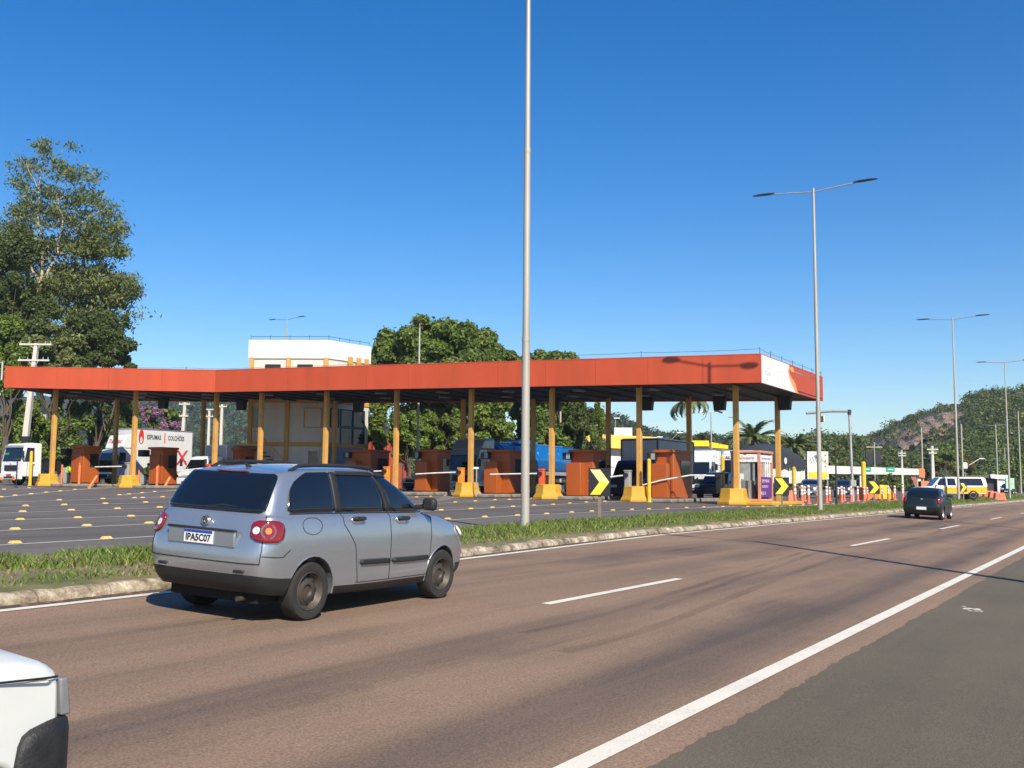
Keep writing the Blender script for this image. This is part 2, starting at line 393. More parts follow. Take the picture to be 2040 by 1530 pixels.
# --- grass on the median
def blades(name, n, s0, s1, hmin, hmax, wid, mat, seed, lean=.5, power=1.0, q0=.50, q1=None):
    rs = np.random.RandomState(seed)
    out_v = np.zeros((n, 5, 3)); keep = 0
    S = s0 + (s1 - s0) * rs.rand(n) ** power; T = rs.rand(n)
    for i in range(n):
        e = qe(S[i]) + q0; q = e + (QP + .02 - e) * T[i]
        x, y = xy(S[i], q)
        # tufts: patchy heights
        pt = .5 + .5 * math.sin(x * 2.1 + 1.3 * math.sin(y * 1.7)) * math.sin(y * 1.4 + .7 * math.sin(x * 2.9))
        edge_k = min(1, .35 + 2.2 * min(T[i], (1 - T[i]) * 1.6))
        h = (hmin + (hmax - hmin) * rs.rand() * (.25 + .75 * pt)) * edge_k
        if pt < .24 and rs.rand() < .75: h *= .3
        a = rs.rand() * 6.283; l = lean * h * (.4 + rs.rand() * 1.1); b = rs.rand() * 6.283
        w = wid * (.6 + .8 * rs.rand()); dx, dy = math.cos(a) * w, math.sin(a) * w; lx, ly = math.cos(b) * l, math.sin(b) * l
        z = hz(x, y) - .02
        out_v[i] = [(x - dx, y - dy, z), (x + dx, y + dy, z), (x + dx * .7 + lx * .35, y + dy * .7 + ly * .35, z + h * .62), (x - dx * .7 + lx * .35, y - dy * .7 + ly * .35, z + h * .62), (x + lx, y + ly, z + h)]
    V = out_v.reshape(-1, 3); base = np.arange(n) * 5
    me = bpy.data.meshes.new(name); me.vertices.add(n * 5); me.vertices.foreach_set('co', V.ravel())
    quads = np.stack([base, base + 1, base + 2, base + 3], 1); tris = np.stack([base + 3, base + 2, base + 4], 1)
    loops = np.concatenate([quads.ravel(), tris.ravel()]); me.loops.add(len(loops)); me.loops.foreach_set('vertex_index', loops)
    st = np.concatenate([np.arange(n) * 4, n * 4 + np.arange(n) * 3]); me.polygons.add(2 * n); me.polygons.foreach_set('loop_start', st)
    me.update(calc_edges=True); me.materials.append(mat)
    o = bpy.data.objects.new(name, me); COL.objects.link(o)
    return tag(o, None, 'grass', None, 'stuff')
M_GRASS = leaf_mat('grass_blade', (.062, .110, .016), (.195, .26, .05), .5, .3)
M_DRY = leaf_mat('dry_blade', (.17, .13, .06), (.38, .29, .15), .7, .2)
o = blades('grass', 70000, -6, 62, .06, .25, .011, M_GRASS, 1, .85, 1.35); o['label'] = 'unmown green grass tufts along the median strip by the kerb'
o = blades('dry_grass', 15000, -6, 60, .05, .20, .010, M_DRY, 2, .9, 1.2, q0=.42); o['label'] = 'dry straw coloured grass among the green median tufts'
o = blades('distant_grass', 16000, 55, 150, .10, .27, .022, M_GRASS, 3, .5, 1.1); o['label'] = 'green grass of the median strip beyond the second lamp post'
# ================================================================== plaza markings and studs
M_STUD = pbr('stud_yellow', (.68, .46, .13), .6, var=.2, scale=9, dirt=.35)
def stud_mesh():
    mb = MB(); L, W, h = .25, .16, .06; l2, w2 = .17, .09
    P = [(-L, -W, 0), (L, -W, 0), (L, W, 0), (-L, W, 0), (-l2, -w2, h), (l2, -w2, h), (l2, w2, h), (-l2, w2, h)]
    mb.add([(p[0] * .5, p[1] * .5, p[2]) for p in P], [(3, 2, 1, 0), (4, 5, 6, 7), (0, 1, 5, 4), (1, 2, 6, 5), (2, 3, 7, 6), (3, 0, 4, 7)])
    return mb
STUD = None
def put_stud(px, py, label, rz=None, sc=.92):
    global STUD
    p = g_plaza(px, py); p.z = hz(p.x, p.y) - .02
    a = math.atan2(DY, DX) if rz is None else rz
    if STUD is None:
        STUD = stud_mesh().build('road_stud', M_STUD, bevel=.008); o = STUD; o['category'] = 'road stud'
    else:
        o = STUD.copy(); COL.objects.link(o)
    o.location = p; o.rotation_euler = (0, 0, a); o.scale = (sc * .95, sc * .9, sc * .85)
    o['label'] = label; o['group'] = 'raised yellow studs on the plaza lane lines'
LINES = [  # painted lane lines of the plaza: pixel polyline, studs
 ('nearest the grass median', [(-60, 1087), (0, 1084), (321, 1066), (877, 1036), (1040, 1025.5), (1340, 1013), (1462, 1009)],
  [(30, 1080), (212, 1071), (892, 1033), (966, 1029), (1031, 1026), (1089, 1023), (1139, 1020), (1179, 1018), (1221, 1016), (1259, 1014.5), (1293, 1013.5), (1330, 1012.5), (1368, 1011), (1402, 1010), (1440, 1009)]),
 ('second from the grass median', [(-60, 1058), (0, 1056), (330, 1041), (860, 1017), (1060, 1007), (1170, 1001), (1250, 998)],
  [(30, 1053), (173, 1046), (297, 1041), (879, 1015.5), (938, 1013), (981, 1010.5), (1022, 1008.5), (1064, 1006), (1102, 1004.5), (1135, 1002), (1168, 1000), (1205, 998.5)]),
 ('third from the grass median', [(-60, 1037), (0, 1035), (330, 1025), (865, 1002), (990, 996), (1060, 993)],
  [(40, 1034), (155, 1030.5), (261, 1027.5), (845, 1003), (865, 1002), (907, 1000), (947, 998), (986, 995.5), (1015, 994.5), (1060, 992.5)]),
 ('fourth from the grass median', [(-60, 1022), (0, 1021), (340, 1010), (820, 990), (900, 986)],
  [(45, 1018.5), (142, 1015.5), (234, 1012.5), (318, 1010), (830, 990), (858, 988.5), (888, 987)]),
 ('fifth from the grass median', [(-60, 1011), (0, 1010), (345, 999), (700, 986)],
  [(51, 1007), (128, 1005), (210, 1002.5), (290, 1000)]),
 ('sixth from the grass median', [(-60, 1001), (0, 1000), (350, 989), (600, 981)],
  [(118, 995.5), (205, 993), (268, 991.5), (284, 991), (324, 989.5), (347, 989)]),
 ('opening into a hatched wedge by the silver car', [(237, 986), (300, 980), (370, 974)], [(238, 985.5), (257, 984), (283, 981.5), (308, 979)]),
 ('running up to the two orange posts', [(-40, 994), (0, 990), (60, 984), (118, 978), (200, 971), (235, 969.5)],
  [(2, 989.5), (30, 986.5), (62, 983.5), (92, 980.5), (120, 977.8), (149, 974.8), (178, 972)]),
 ('at the far left edge of the plaza', [(-40, 977), (0, 975), (60, 972.5), (90, 971)], [(58, 971.5), (8, 974.5)]),
]
for nm, pl, st in LINES:
    line_strip('lane_line', [g_plaza(*p)[:2] for p in pl], .16, -.014, M_LINE2, step=2)
    for p in st: put_stud(p[0], p[1], 'yellow stud on the lane line ' + nm)
# hatched wedges in front of the islands
def hatch(px0, py0, px1, py1, w1):
    a, c = g_plaza(px0, py0), g_plaza(px1, py1); d = (c - a); d.z = 0; n = Vector((-d.y, d.x, 0)).normalized(); L = d.length
    mb = MB()
    k = .25
    while k < 1:
        p = a + d * k; hw = w1 * k / 2; t = d / L * .35; back = d / L * hw
        for sg in (1, -1):
            q = [p, p + t, p + t + n * hw * sg - back * .6, p + n * hw * sg - back * .6]
            q = q if sg < 0 else q[::-1]
            mb.quad(*[(e.x, e.y, hz(e.x, e.y) - .013) for e in q])
        k += .9 / L
    o = mb.build('hatched_wedge', M_LINE2, smooth=0); o['kind'] = 'structure'
for a in ((300, 981, 400, 972, 1.6), (120, 978, 240, 969.5, 1.6), (845, 1003, 905, 988, 1.4), (990, 997, 1080, 992, 1.5), (1160, 1001, 1255, 998, 1.6), (1370, 1012, 1465, 1007.5, 1.6)): hatch(*a)
for px, py in ((1490, 1009), (1520, 1008.5), (1548, 1008), (1575, 1007), (1600, 1006), (1625, 1005), (1660, 1003.5), (1690, 1002), (1720, 1001), (1750, 1000), (1780, 998.5), (1810, 997.5)):
    put_stud(px, py, 'yellow stud along the bypass lane kerb below the orange posts')
line_strip('lane_line', [g_plaza(*p)[:2] for p in ((1480, 1010), (1600, 1006.5), (1720, 1001.5), (1820, 997.5))], .2, -.014, M_LINE, step=2)
# ================================================================== toll canopy
M_RED = pbr('canopy_red', (.49, .070, .022), .55, var=.10, scale=.9, streak=True, dirt=.10)
M_WHITE = pbr('panel_white', (.70, .70, .68), .5, var=.06, scale=1.2, streak=True)
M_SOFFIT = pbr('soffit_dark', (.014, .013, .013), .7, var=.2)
M_STEEL = pbr('steel_dark', (.028, .027, .026), .6)
M_COLY = pbr('column_yellow', (.58, .31, .075), .6, var=.1, scale=2, dirt=.2)
M_YEL = pbr('barrier_yellow', (.58, .31, .025), .65, var=.12, scale=2.2, dirt=.4)
M_CONC = pbr('island_concrete', (.24, .21, .18), .9, var=.25, scale=2, dirt=.5, bump=.3)
M_ORG = pbr('booth_orange', (.38, .086, .012), .5, var=.08, scale=1, streak=True, dirt=.15)
M_ORG2 = pbr('post_orange', (.72, .19, .06), .5, var=.08)
M_GLASS = pbr('window_glass', (.012, .016, .018), .05, var=.1, coat=.5)
M_GREY = pbr('cabinet_grey', (.30, .31, .30), .6, var=.1)
M_DK = pbr('dark_plastic', (.018, .018, .02), .45)
M_WPLAS = pbr('white_plastic', (.75, .75, .73), .45)
M_GALV = pbr('galvanised_steel', (.50, .48, .44), .45, .55, var=.15, scale=5, streak=True)
M_ALU = pbr('aluminium', (.55, .55, .55), .35, .8)
FR = [(10, 731, 772, 71.3), (430, 738, 781, 69.8), (1515, 706, 762, 53.4)]      # front fascia: px, top, bottom, distance
FT = [at(p[0], p[1], p[3]) for p in FR]; FB = [at(p[0], p[2], p[3]) for p in FR]
for a, c in zip(FT, FB): c.x = a.x; c.y = a.y
DEP = 10.6; back = Vector((DX, DY, 0)) * DEP
BT = [p + back for p in FT]; BB = [p + back for p in FB]
BT[0] = FT[0] + Vector((1.5, DEP, 0)); BB[0] = FB[0] + Vector((1.5, DEP, 0))
BB[2] = FB[2] + Vector((DX, DY, 0)) * 12.4; BT[2] = FT[2] + Vector((DX, DY, 0)) * 12.4; BB[2].z -= .05; BT[2].z -= .05
can = thing('toll_canopy', 'long red toll plaza canopy on mustard columns spanning all the lanes', 'toll canopy', (FB[1].x, FB[1].y, 0))
O = can.location.copy()
def loc(p): return Vector(p) - O
def slab(P, t, nrm):           # P: quad (4 pts) with thickness along nrm
    n = Vector(nrm).normalized() * t
    return [loc(p) for p in P] + [loc(p) + n for p in P]
BOXF = [(0, 1, 2, 3), (7, 6, 5, 4), (0, 4, 5, 1), (1, 5, 6, 2), (2, 6, 7, 3), (3, 7, 4, 0)]
def fascia(name, a_t, a_b, c_t, c_b, mat, panels=True):
    d = (c_b - a_b); L = d.length; inn = Vector((-d.y, d.x, 0)).normalized()
    mb = MB(); n = max(1, int(L / 3.05))
    for k in range(n):
        g = .012 / L if panels else 0
        e0, e1 = k / n + g * .5, (k + 1) / n - g * .5
        q = [a_b.lerp(c_b, e0), a_b.lerp(c_b, e1), a_t.lerp(c_t, e1), a_t.lerp(c_t, e0)]
        mb.add(slab(q, .09, inn), BOXF)
    cap = [a_t.lerp(c_t, 0) , c_t, c_t + Vector((0, 0, .05)), a_t + Vector((0, 0, .05))]
    mb.add(slab([p - inn * .012 for p in cap], .14, inn), BOXF)
    return mb.build(name, mat, can, smooth=0)
fascia('fascia', FT[0], FB[0], FT[1], FB[1], M_RED)
fascia('fascia', FT[1], FB[1], FT[2], FB[2], M_RED)
fascia('rear_fascia', BT[2], BB[2], BT[1], BB[1], M_RED); fascia('rear_fascia', BT[1], BB[1], BT[0], BB[0], M_RED)
o = fascia('end_fascia', BT[0], BB[0], FT[0], FB[0], M_RED)
# right end: white part with a faded emblem, orange curve, then red
E0t, E0b, E1t, E1b = FT[2], FB[2], BT[2], BB[2]
inn = Vector((-(E1b - E0b).y, (E1b - E0b).x, 0)).normalized()
def endp(u, v): return E0b.lerp(E1b, u).lerp(E0t.lerp(E1t, u), v)
o = fascia('end_fascia', E0t, E0b, E1t, E1b, M_RED, False)
mb = MB(); N = 14
bound = [(.40 + .0 * 0 + .05 * (1 - v) ** 1.2 + .06 * max(0, (.45 - v)) , v) for v in [k / N for k in range(N + 1)]]
bound = [(.385 + .13 * (1 - v) ** 2.2 + (.02 if v > .8 else 0), v) for v in [k / N for k in range(N + 1)]]
P = []
for u, v in bound: P += [loc(endp(.004, v)) - inn * .02, loc(endp(u, v)) - inn * .02]
mb.add(P, [(2 * k, 2 * k + 1, 2 * k + 3, 2 * k + 2) for k in range(N)])
mb.build('white_panel', M_WHITE, can, smooth=0)
M_ORC = pbr('emblem_orange', (.78, .30, .09), .5, var=.05)
mb = MB(); P = []
for u, v in bound: P += [loc(endp(u, v)) - inn * .022, loc(endp(u + .015 + .03 * (1 - v) + .035 * math.sin(min(1, max(0, (v - .1) / .5)) * 3.14), v)) - inn * .022]
mb.add(P, [(2 * k, 2 * k + 1, 2 * k + 3, 2 * k + 2) for k in range(N)])
mb.add([loc(endp(.455 + .03 * math.cos(a * .449), .86 + .11 * math.sin(a * .449))) - inn * .024 for a in range(14)], [tuple(range(14))])
mb.build('orange_curve', M_ORC, can, smooth=0)
M_FADE = pbr('faded_lettering', (.60, .60, .60), .6, var=.1)
text_mesh('lettering', 'EGR', .62, M_FADE, can, frame(loc(endp(.095, .45)) - inn * .028, E1b - E0b, (0, 0, 1)), width=.95, bold=.01)
mb = MB()
for k in range(5): mb.box((0, 0, 0), (.05, .01, .55 + .1 * (k % 2)), M=frame(loc(endp(.24 + .03 * k, .45)) - inn * .028, E1b - E0b, (0, -0.0, 1)) @ Matrix.Rotation(.25, 4, 'Z') @ Matrix.Rotation(R(90), 4, 'X'))
mb.build('lettering', M_FADE, can, smooth=0)
# roof deck and soffit
def deck(name, Fp, Bp, dz, th, mat):
    mb = MB()
    for i in (0, 1):
        q = [Fp[i], Fp[i + 1], Bp[i + 1], Bp[i]]
        mb.add([loc(p) + Vector((0, 0, dz)) for p in q] + [loc(p) + Vector((0, 0, dz + th)) for p in q], [(3, 2, 1, 0), (4, 5, 6, 7), (0, 1, 5, 4), (1, 2, 6, 5), (2, 3, 7, 6), (3, 0, 4, 7)])
    return mb.build(name, mat, can, smooth=0)
def inset(F_, B_, k=.02): return [f.lerp(b_, k) for f, b_ in zip(F_, B_)], [b_.lerp(f, k) for f, b_ in zip(F_, B_)]
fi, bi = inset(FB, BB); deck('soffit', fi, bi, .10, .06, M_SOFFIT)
fi, bi = inset(FT, BT); deck('roof_deck', fi, bi, -.3, .06, M_GREY)
# open joists under the soffit
mb = MB()
def fpt(t):                                  # t in 0..1 along the whole front, returns front-bottom and back-bottom
    L0 = (FB[1] - FB[0]).length; L1 = (FB[2] - FB[1]).length; d = t * (L0 + L1)
    if d < L0: k = d / L0; return FB[0].lerp(FB[1], k), BB[0].lerp(BB[1], k)
    k = (d - L0) / L1; return FB[1].lerp(FB[2], k), BB[1].lerp(BB[2], k)
for k in range(1, 28):
    a, c = fpt(k / 28); d = c - a
    mb.tube([loc(a + d * .02) + Vector((0, 0, .04)), loc(a + d * .98) + Vector((0, 0, .04))], .05, 4)
mb.build('joist', M_STEEL, can, smooth=0)
# lights on the soffit
M_LUM = pbr('luminaire_glass', (.20, .20, .19), .4)
for k in range(22):
    a, c = fpt((k + .6) / 22.6); p = a.lerp(c, .22 if k % 2 else .55)
    MB().box(loc(p) + Vector((0, 0, -.03)), (.75, .35, .10), rz=.5).build('soffit_light', M_LUM, can, bevel=.02)
# wire along the roof edge with little posts
mb = MB(); pts = []
for i, (t) in enumerate([x / 40 for x in range(41)]):
    L0 = (FT[1] - FT[0]).length; L1 = (FT[2] - FT[1]).length; d = t * (L0 + L1)
    p = FT[0].lerp(FT[1], d / L0) if d < L0 else FT[1].lerp(FT[2], (d - L0) / L1)
    hh = .12 + .16 * min(1, max(0, (t - .55) / .2)); pts.append(loc(p) + Vector((0, .15, hh + (.04 if i % 5 == 0 else -.0))))
    if i % 5 == 0: mb.cyl(loc(p) + Vector((0, .15, 0)), loc(p) + Vector((0, .15, hh + .12)), .014, n=6)
for t in [x / 12 for x in range(1, 13)]:
    p = E0t.lerp(E1t, t); pts.append(loc(p) + Vector((-.1, 0, .27)))
    if round(t * 12) % 2 == 0:
        mb.cyl(loc(p) + Vector((-.1, 0, 0)), loc(p) + Vector((-.1, 0, .4)), .014, n=6)
mb.tube(pts, .010, 5); mb.build('roof_wire', M_STEEL, can)
q = loc(FT[0]); MB().cyl(q + Vector((-.14, -.1, -.9)), q + Vector((-.14, -.1, .35)), .07, n=8).tube([q + Vector((-.14, -.1, .3)), q + Vector((-2.6, -.1, .33))], .05, 6).build('end_bracket', M_GALV, can)
# columns: front row (px, base y) and rear row
COLS = [(104, 969), (265, 968), (427, 970), (517, 975), (647, 978), (788, 983), (938, 988), (1099, 993), (1274, 999), (1467, 1007)]
CP = []
for px, by in COLS:
    # intersection of the pixel column with the line 1.55 m behind the fascia
    best = None
    for k in range(0, 2001):
        a, c = fpt(k / 2000); p = a + (c - a).normalized() * 2.0
        u = p.x / p.y; e = abs(u - ray(px, 930).x)
        if best is None or e < best[0]: best = (e, p, (c - a).normalized(), a, c)
    CP.append(best[1:])
YAW = math.atan2(DY, DX)
for i, (p, d, a, c) in enumerate(CP):
    top = p.z + .1
    for j, dist in enumerate((0, 7.6)):
        q = p + d * dist; g = plaza_z(q.x, q.y); tz = top - (0 if j == 0 else 0)
        cmb = MB().box(loc((q.x, q.y, (g + tz) / 2)), (.27, .27, tz - g), rz=YAW)
        co = cmb.build('column', M_COLY if j == 0 else M_COLY, can, bevel=.015)
# ------------------------------------------------------------------ lane furniture
LANE = YAW
def barrier(label, p, w=1.9, depth=1.5, rz=LANE):
    t = thing('concrete_barrier', label, 'barrier', p, rz, 'yellow concrete crash blocks at the column feet')
    prof = [(-w / 2, 0), (-w / 2, .12), (-w / 2 + .25, .45), (-w / 2 + .29, .95), (w / 2 - .29, .95), (w / 2 - .25, .45), (w / 2, .12), (w / 2, 0)]
    # a block flared on all four sides
    mb = MB(); P = []; lev = [(0, 1.0, 1.0), (.12, 1.0, 1.0), (.36, .76, .82), (.86, .70, .76)]
    for z, kx, ky in lev:
        a, b_ = depth / 2 * kx, w / 2 * ky
        ring = [(-a, -b_ * .55), (-a * .86, -b_), (a, -b_), (a, b_), (-a * .86, b_), (-a, b_ * .55)]
        ring = [(-a, 0), (-a * .45, -b_), (a, -b_), (a, b_), (-a * .45, b_)]
        P += [(x, y, z) for x, y in ring]
    n = 5; fs = [(i * n + k, i * n + (k + 1) % n, (i + 1) * n + (k + 1) % n, (i + 1) * n + k) for i in range(3) for k in range(n)] + [tuple(range(3 * n, 4 * n))]
    MB().add(P, fs).build('block', M_YEL, t, smooth=25, bevel=.03)
    return t
def lp(i, fwd, left, z=0.0):              # point in lane frame of column i (fwd = along -traffic i.e. deeper)
    p, d, a, c = CP[i]; x = p.x + DX * fwd - DY * left; y = p.y + DY * fwd + DX * left
    return Vector((x, y, plaza_z(x, y) + z))
names = ['at the far left column beside the white truck', 'at the second column from the left', None, None, None, None, 'at the column left of the grey tanker cab', 'at the column right of the main lamp post', 'at the column left of the blue truck box', 'in front of the glazed sales kiosk']
for i in (0, 1, 6, 7, 8, 9):
    barrier('yellow flared concrete crash block ' + names[i], lp(i, -.35, .1), 1.62, 1.3)
# low concrete islands
for i in range(10):
    nm = ['leftmost, by the white lorry', 'second from left, under the attendant', 'third from left, by the bonneted truck', 'fourth from left, by the staircase', 'fifth from left, before the office', 'sixth from left, before leafy trees', 'seventh from left, by the tanker cab', 'eighth from left, behind the tall lamp post', 'ninth from left, by the blue lorry', 'rightmost, yellow, carrying the glazed kiosk'][i]
    c = lp(i, 5.2 if i < 9 else 2.2, -1.2); t = tag(MB().box((0, 0, .07), (11.5 if i < 9 else 5.4, 1.9, .22)).build('traffic_island', M_CONC if i < 9 else M_YEL, bevel=.06), 'raised concrete lane island, ' + nm, 'traffic island', 'concrete islands between the toll lanes')
    t.location = c; t.rotation_euler = (0, 0, LANE)
# orange attendant booths
def booth(label, p, kind, L, W):
    t = thing('toll_booth', label, 'toll booth', p, LANE, 'orange booths between the toll lanes')
    # local x: deeper under the canopy (away from camera), y: left; origin at the front left corner
    Hh = 2.6
    MB().box((L / 2, -W / 2, Hh / 2), (L, W, Hh)).build('shell', M_ORG, t, bevel=.03)
    MB().box((L / 2 - .05, -W / 2, Hh + .06), (L + .3, W + .14, .16)).build('roof', M_ORG, t, bevel=.03)
    if kind == 'counter':
        MB().box((-.30, -.48, .98), (.58, .96, 1.95)).build('counter_box', M_ORG, t, bevel=.03)
        MB().box((-.1, .12, 2.36), (.6, .5, .42)).build('air_conditioner', M_DK, t, bevel=.03)
        MB().box((-.415, -.02, 2.36), (.03, .24, .34)).build('air_conditioner_grille', M_GREY, t)
    else:
        MB().box((-.05, -W * .45, 1.12), (.08, W * .85, 2.15)).build('screen_panel', M_ORG, t, bevel=.01)
        MB().box((-.11, -W * .8, .75), (.05, .09, 1.5)).build('panel_stile', M_ORG2, t)
        MB().box((.1, .85, 2.3), (.6, .62, .5)).build('air_conditioner', M_DK, t, bevel=.03)
        MB().box((-.21, .85, 2.3), (.03, .46, .4)).build('air_conditioner_grille', M_STEEL, t)
        MB().box((-.05, .95, .55), (.45, .62, 1.15)).build('cabinet', M_GREY, t, bevel=.03)
    for sgn in (1, -1):
        yy_ = 0 if sgn > 0 else -W
        w_ = MB().box((L * .66, yy_ + sgn * .005, 1.7), (L * .5, .03, .9)).build('window', M_GLASS, t)
        MB().box((L * .66, yy_ + sgn * .015, 1.22), (L * .55, .06, .05)).build('sill', M_STEEL, w_)
        MB().box((L * .2, yy_ + sgn * .012, 1.05), (L * .3, .04, 2.0)).build('door', M_ORG, t, bevel=.01)
    return t
for px, Z, kind, lab, L_, W_ in ((141, 76.5, 'screen', 'with a sunlit screen panel beside the first white lorry', 1.4, 1.3), (297, 76.5, 'screen', 'with the bending hi-vis attendant', 1.4, 1.3), (449, 76, 'counter', 'behind the long bonneted white truck', 1.6, 1.3), (697, 73, 'counter', 'right of the office windows', 2.1, 1.8),
    (836, 68.5, 'counter', 'left of the grey tanker cab', 1.5, 1.4), (974, 65.5, 'counter', 'right of the grey tanker cab', 1.8, 1.5), (1137, 62, 'counter', 'behind the nearest chevron sign', 1.8, 1.5), (1306, 59, 'counter', 'left of the black pickup', 2.7, 1.1)):
    q = on(px, Z); booth('orange toll booth ' + lab, q + Vector((0, 0, .2)), kind, L_, W_)
# boom gates
M_BOOM = pbr('boom_white', (.82, .80, .78), .4)
def gate(label, p, boom, yaw, col, cab=True, dirn=None):
    t = thing('boom_gate', label, 'boom gate', p, LANE, 'white boom arms at the lane exits')
    MB().box((0, 0, .55), (.34, .34, 1.1)).build('cabinet', col, t, bevel=.03)
    MB().box((0, 0, 1.12), (.40, .40, .08)).build('cabinet_cap', col, t, bevel=.02)
    e = [Vector(q) for q in boom]
    MB().tube(e, .042, 8).build('boom', M_BOOM, t)
    MB().cyl(e[0] + Vector((.03, 0, 0)), e[0] + Vector((-.2, 0, 0)), .12).build('pivot', M_DK, t)
    return t
M_CABO = pbr('gate_orange', (.80, .26, .03), .5); M_CABR = pbr('gate_red', (.75, .10, .025), .5)
# the boom runs to the left (local +y) of its cabinet
for i, fwd, left, dz, ln, drop, col, nm in ((1, .2, .75, .35, 3.3, -.03, M_GREY, 'reaching toward the leftmost orange booth'), (2, .2, .7, .4, 2.9, -.25, M_CABR, 'with red cabinet before the white delivery truck'), (5, .1, .75, .3, 2.8, -.1, M_CABO, 'with orange cabinet just over the silver car bonnet side'),
        (6, .1, .75, .35, 3.3, -.12, M_CABO, 'with orange cabinet before the grey tanker cab'), (7, .1, .7, .35, 3.5, -.05, M_CABR, 'with red cabinet beside the main lamp post'), (8, .1, .75, .3, 2.4, -.35, M_GREY, 'before the blue truck, arm drooping to the chevron sign')):
    p = lp(i, fwd, left, .6)
    gate('white boom arm ' + nm, p, [(-.25, 0, .88), (-.25, ln * .5, .88 + drop * .4), (-.25, ln, .88 + drop)], LANE, col)
p = lp(9, .1, 1.0, .55)
gate('long bent white boom arm reaching across the dark pickup', p, [(-.25, 0, .98), (-.25, 1.6, 1.0), (-.28, 3.3, .72), (-.3, 5.0, .30)], LANE, M_DK)
# posts: yellow bollards by the barriers
def post(name, label, cat, p, r, h, mat, group=None, lean=(0, 0), cap=True):
    mb = MB(); mb.cyl((0, 0, -.05), (lean[0], lean[1], h), r, r, 12)
    mb.cyl((lean[0], lean[1], h), (lean[0] * 1.02, lean[1] * 1.02, h + r * .5), r, r * .5, 12)
    mb.cyl((0, 0, 0), (0, 0, .03), r * 1.7, r * 1.7, 12)
    o = mb.build(name, mat); o.location = p; return tag(o, label, cat, group)
M_BOL = pbr('bollard_yellow', (.72, .45, .03), .55, dirt=.15)
post('bollard', 'tall yellow post on the left edge of the leftmost crash block', 'bollard', lp(0, -.5, 1.7), .11, 2.4, M_BOL)
post('bollard', 'tall yellow post at the right edge of the crash block beside the dark pickup', 'bollard', lp(8, -.6, -.85), .11, 2.35, M_BOL)
post('bollard', 'tall yellow post behind the kiosk crash block, left of the last column', 'bollard', lp(9, 2.0, 1.5), .11, 2.6, M_BOL)
post('bollard', 'tall yellow post beyond the kiosk, among the first orange posts', 'bollard', on(1582, 69), .12, 2.2, M_BOL)
post('bollard', 'tall yellow slab-like post beside the portal pillar near the second chevron sign', 'bollard', on(1721, 85), .19, 2.9, M_BOL)
G2 = 'orange posts on the left islands'
for k, (px, Y, ln_) in enumerate(((157, 74.0, (0, 0)), (178, 72.5, (.28, .5)), (312, 74.5, (0, 0)), (326, 73.5, (.25, .5)), (122, 75.5, (0, 0)), (276, 76.5, (0, 0)))):
    nm = ['upright orange post before the leftmost booth', 'leaning orange post at the foot of the leftmost booth', 'upright orange post before the booth with the hi-vis attendant', 'leaning orange post at the foot of the second booth', 'slim pale orange post left of the leftmost booth', 'slim pale orange post beside the hi-vis attendant'][k]
    post('delineator_post', nm, 'post', on(px, Y), .09 if k < 4 else .07, 1.5 if not ln_[0] else .75, M_ORG2, G2, ln_)
# hanging lane signal boxes
for k, (i, fwd, left, nm) in enumerate(((0, 7.9, -1.9, 'first from the left'), (1, 7.9, -2.2, 'second from the left'), (2, 7.9, -2, 'third from the left'), (3, 7.9, -2, 'fourth from the left'), (6, 8.0, -1.5, 'before the big leafy crown'), (7, 8.0, -2.6, 'right of the tall lamp post'), (8, 8.0, -1.9, 'against open sky between two columns'), (9, 7.5, -.5, 'at the right end beside the last column'))):
    q = lp(i, fwd, left); a, c = CP[i][2], CP[i][3]; z = CP[i][0].z
    t = thing('lane_signal', 'dark lane signal box hanging from the canopy, ' + nm, 'lane signal', (q.x, q.y, z - .75), LANE, 'signal boxes hung under the canopy')
    mb = MB().prism([(-.42, .75), (.42, .75), (.34, -.05), (-.34, -.05)], -.2, .2, Matrix.Rotation(R(90), 4, 'Z')); mb.build('housing', M_DK, t, bevel=.02)
    for sy in (-.22, .22): MB().cyl((0, sy, .7), (0, sy, .92), .025, n=6).build('hanger', M_STEEL, t)
# small mirrors / camera posts between lanes
for k, (px, Y, hgt, nm) in enumerate(((801, 70, 1.9, 'white headed sensor post between the booths behind the silver car roof'), (949, 62, 1.7, 'small sensor post beside the grey tanker cab'), (32, 66, 1.75, 'dark sensor post in front of the leftmost white truck'))):
    t = thing('sensor_post', nm, 'sensor post', on(px, Y), 0)
    MB().cyl((0, 0, 0), (0, 0, hgt), .04, n=8).build('pole', M_DK if k == 2 else M_GALV, t)
    MB().cyl((0, 0, 0), (0, 0, .04), .12, n=8).build('base', M_DK, t)
    MB().box((-.05, 0, hgt + .04), (.34, .13, .12), rz=.2).build('head', M_DK if k == 2 else M_WPLAS, t, bevel=.02)
# ------------------------------------------------------------------ glazed kiosk
M_KIOSK = pbr('kiosk_frame', (.58, .26, .16), .5, var=.08)
M_PURP = pbr('poster_purple', (.10, .028, .20), .5, var=.08)
M_CLEAR, nt_, b_ = new_mat('clear_pane'); b_.inputs['Base Color'].default_value = (.8, .86, .86, 1); b_.inputs['Roughness'].default_value = .03; b_.inputs['Alpha'].default_value = .22
nt_.links.new(ramp(nt_, noise(nt_, objvec(nt_), 1.5, 2), [(.3, .16), (.7, .28)]), b_.inputs['Alpha'])
kp = on(1513, 55.6, .2); kp = kp + Vector((-DY, DX, 0)) * .75
t = thing('sales_kiosk', 'small glazed kiosk with terracotta frame and purple poster at the canopy end', 'kiosk', kp, LANE)
KL, KW, KH = 2.15, 1.5, 2.62        # x deep, y wide (left +)
for x in (0, KL):
    for y in (-KW / 2, KW / 2): MB().box((x, y, KH / 2), (.13, .13, KH)).build('frame_post', M_KIOSK, t)
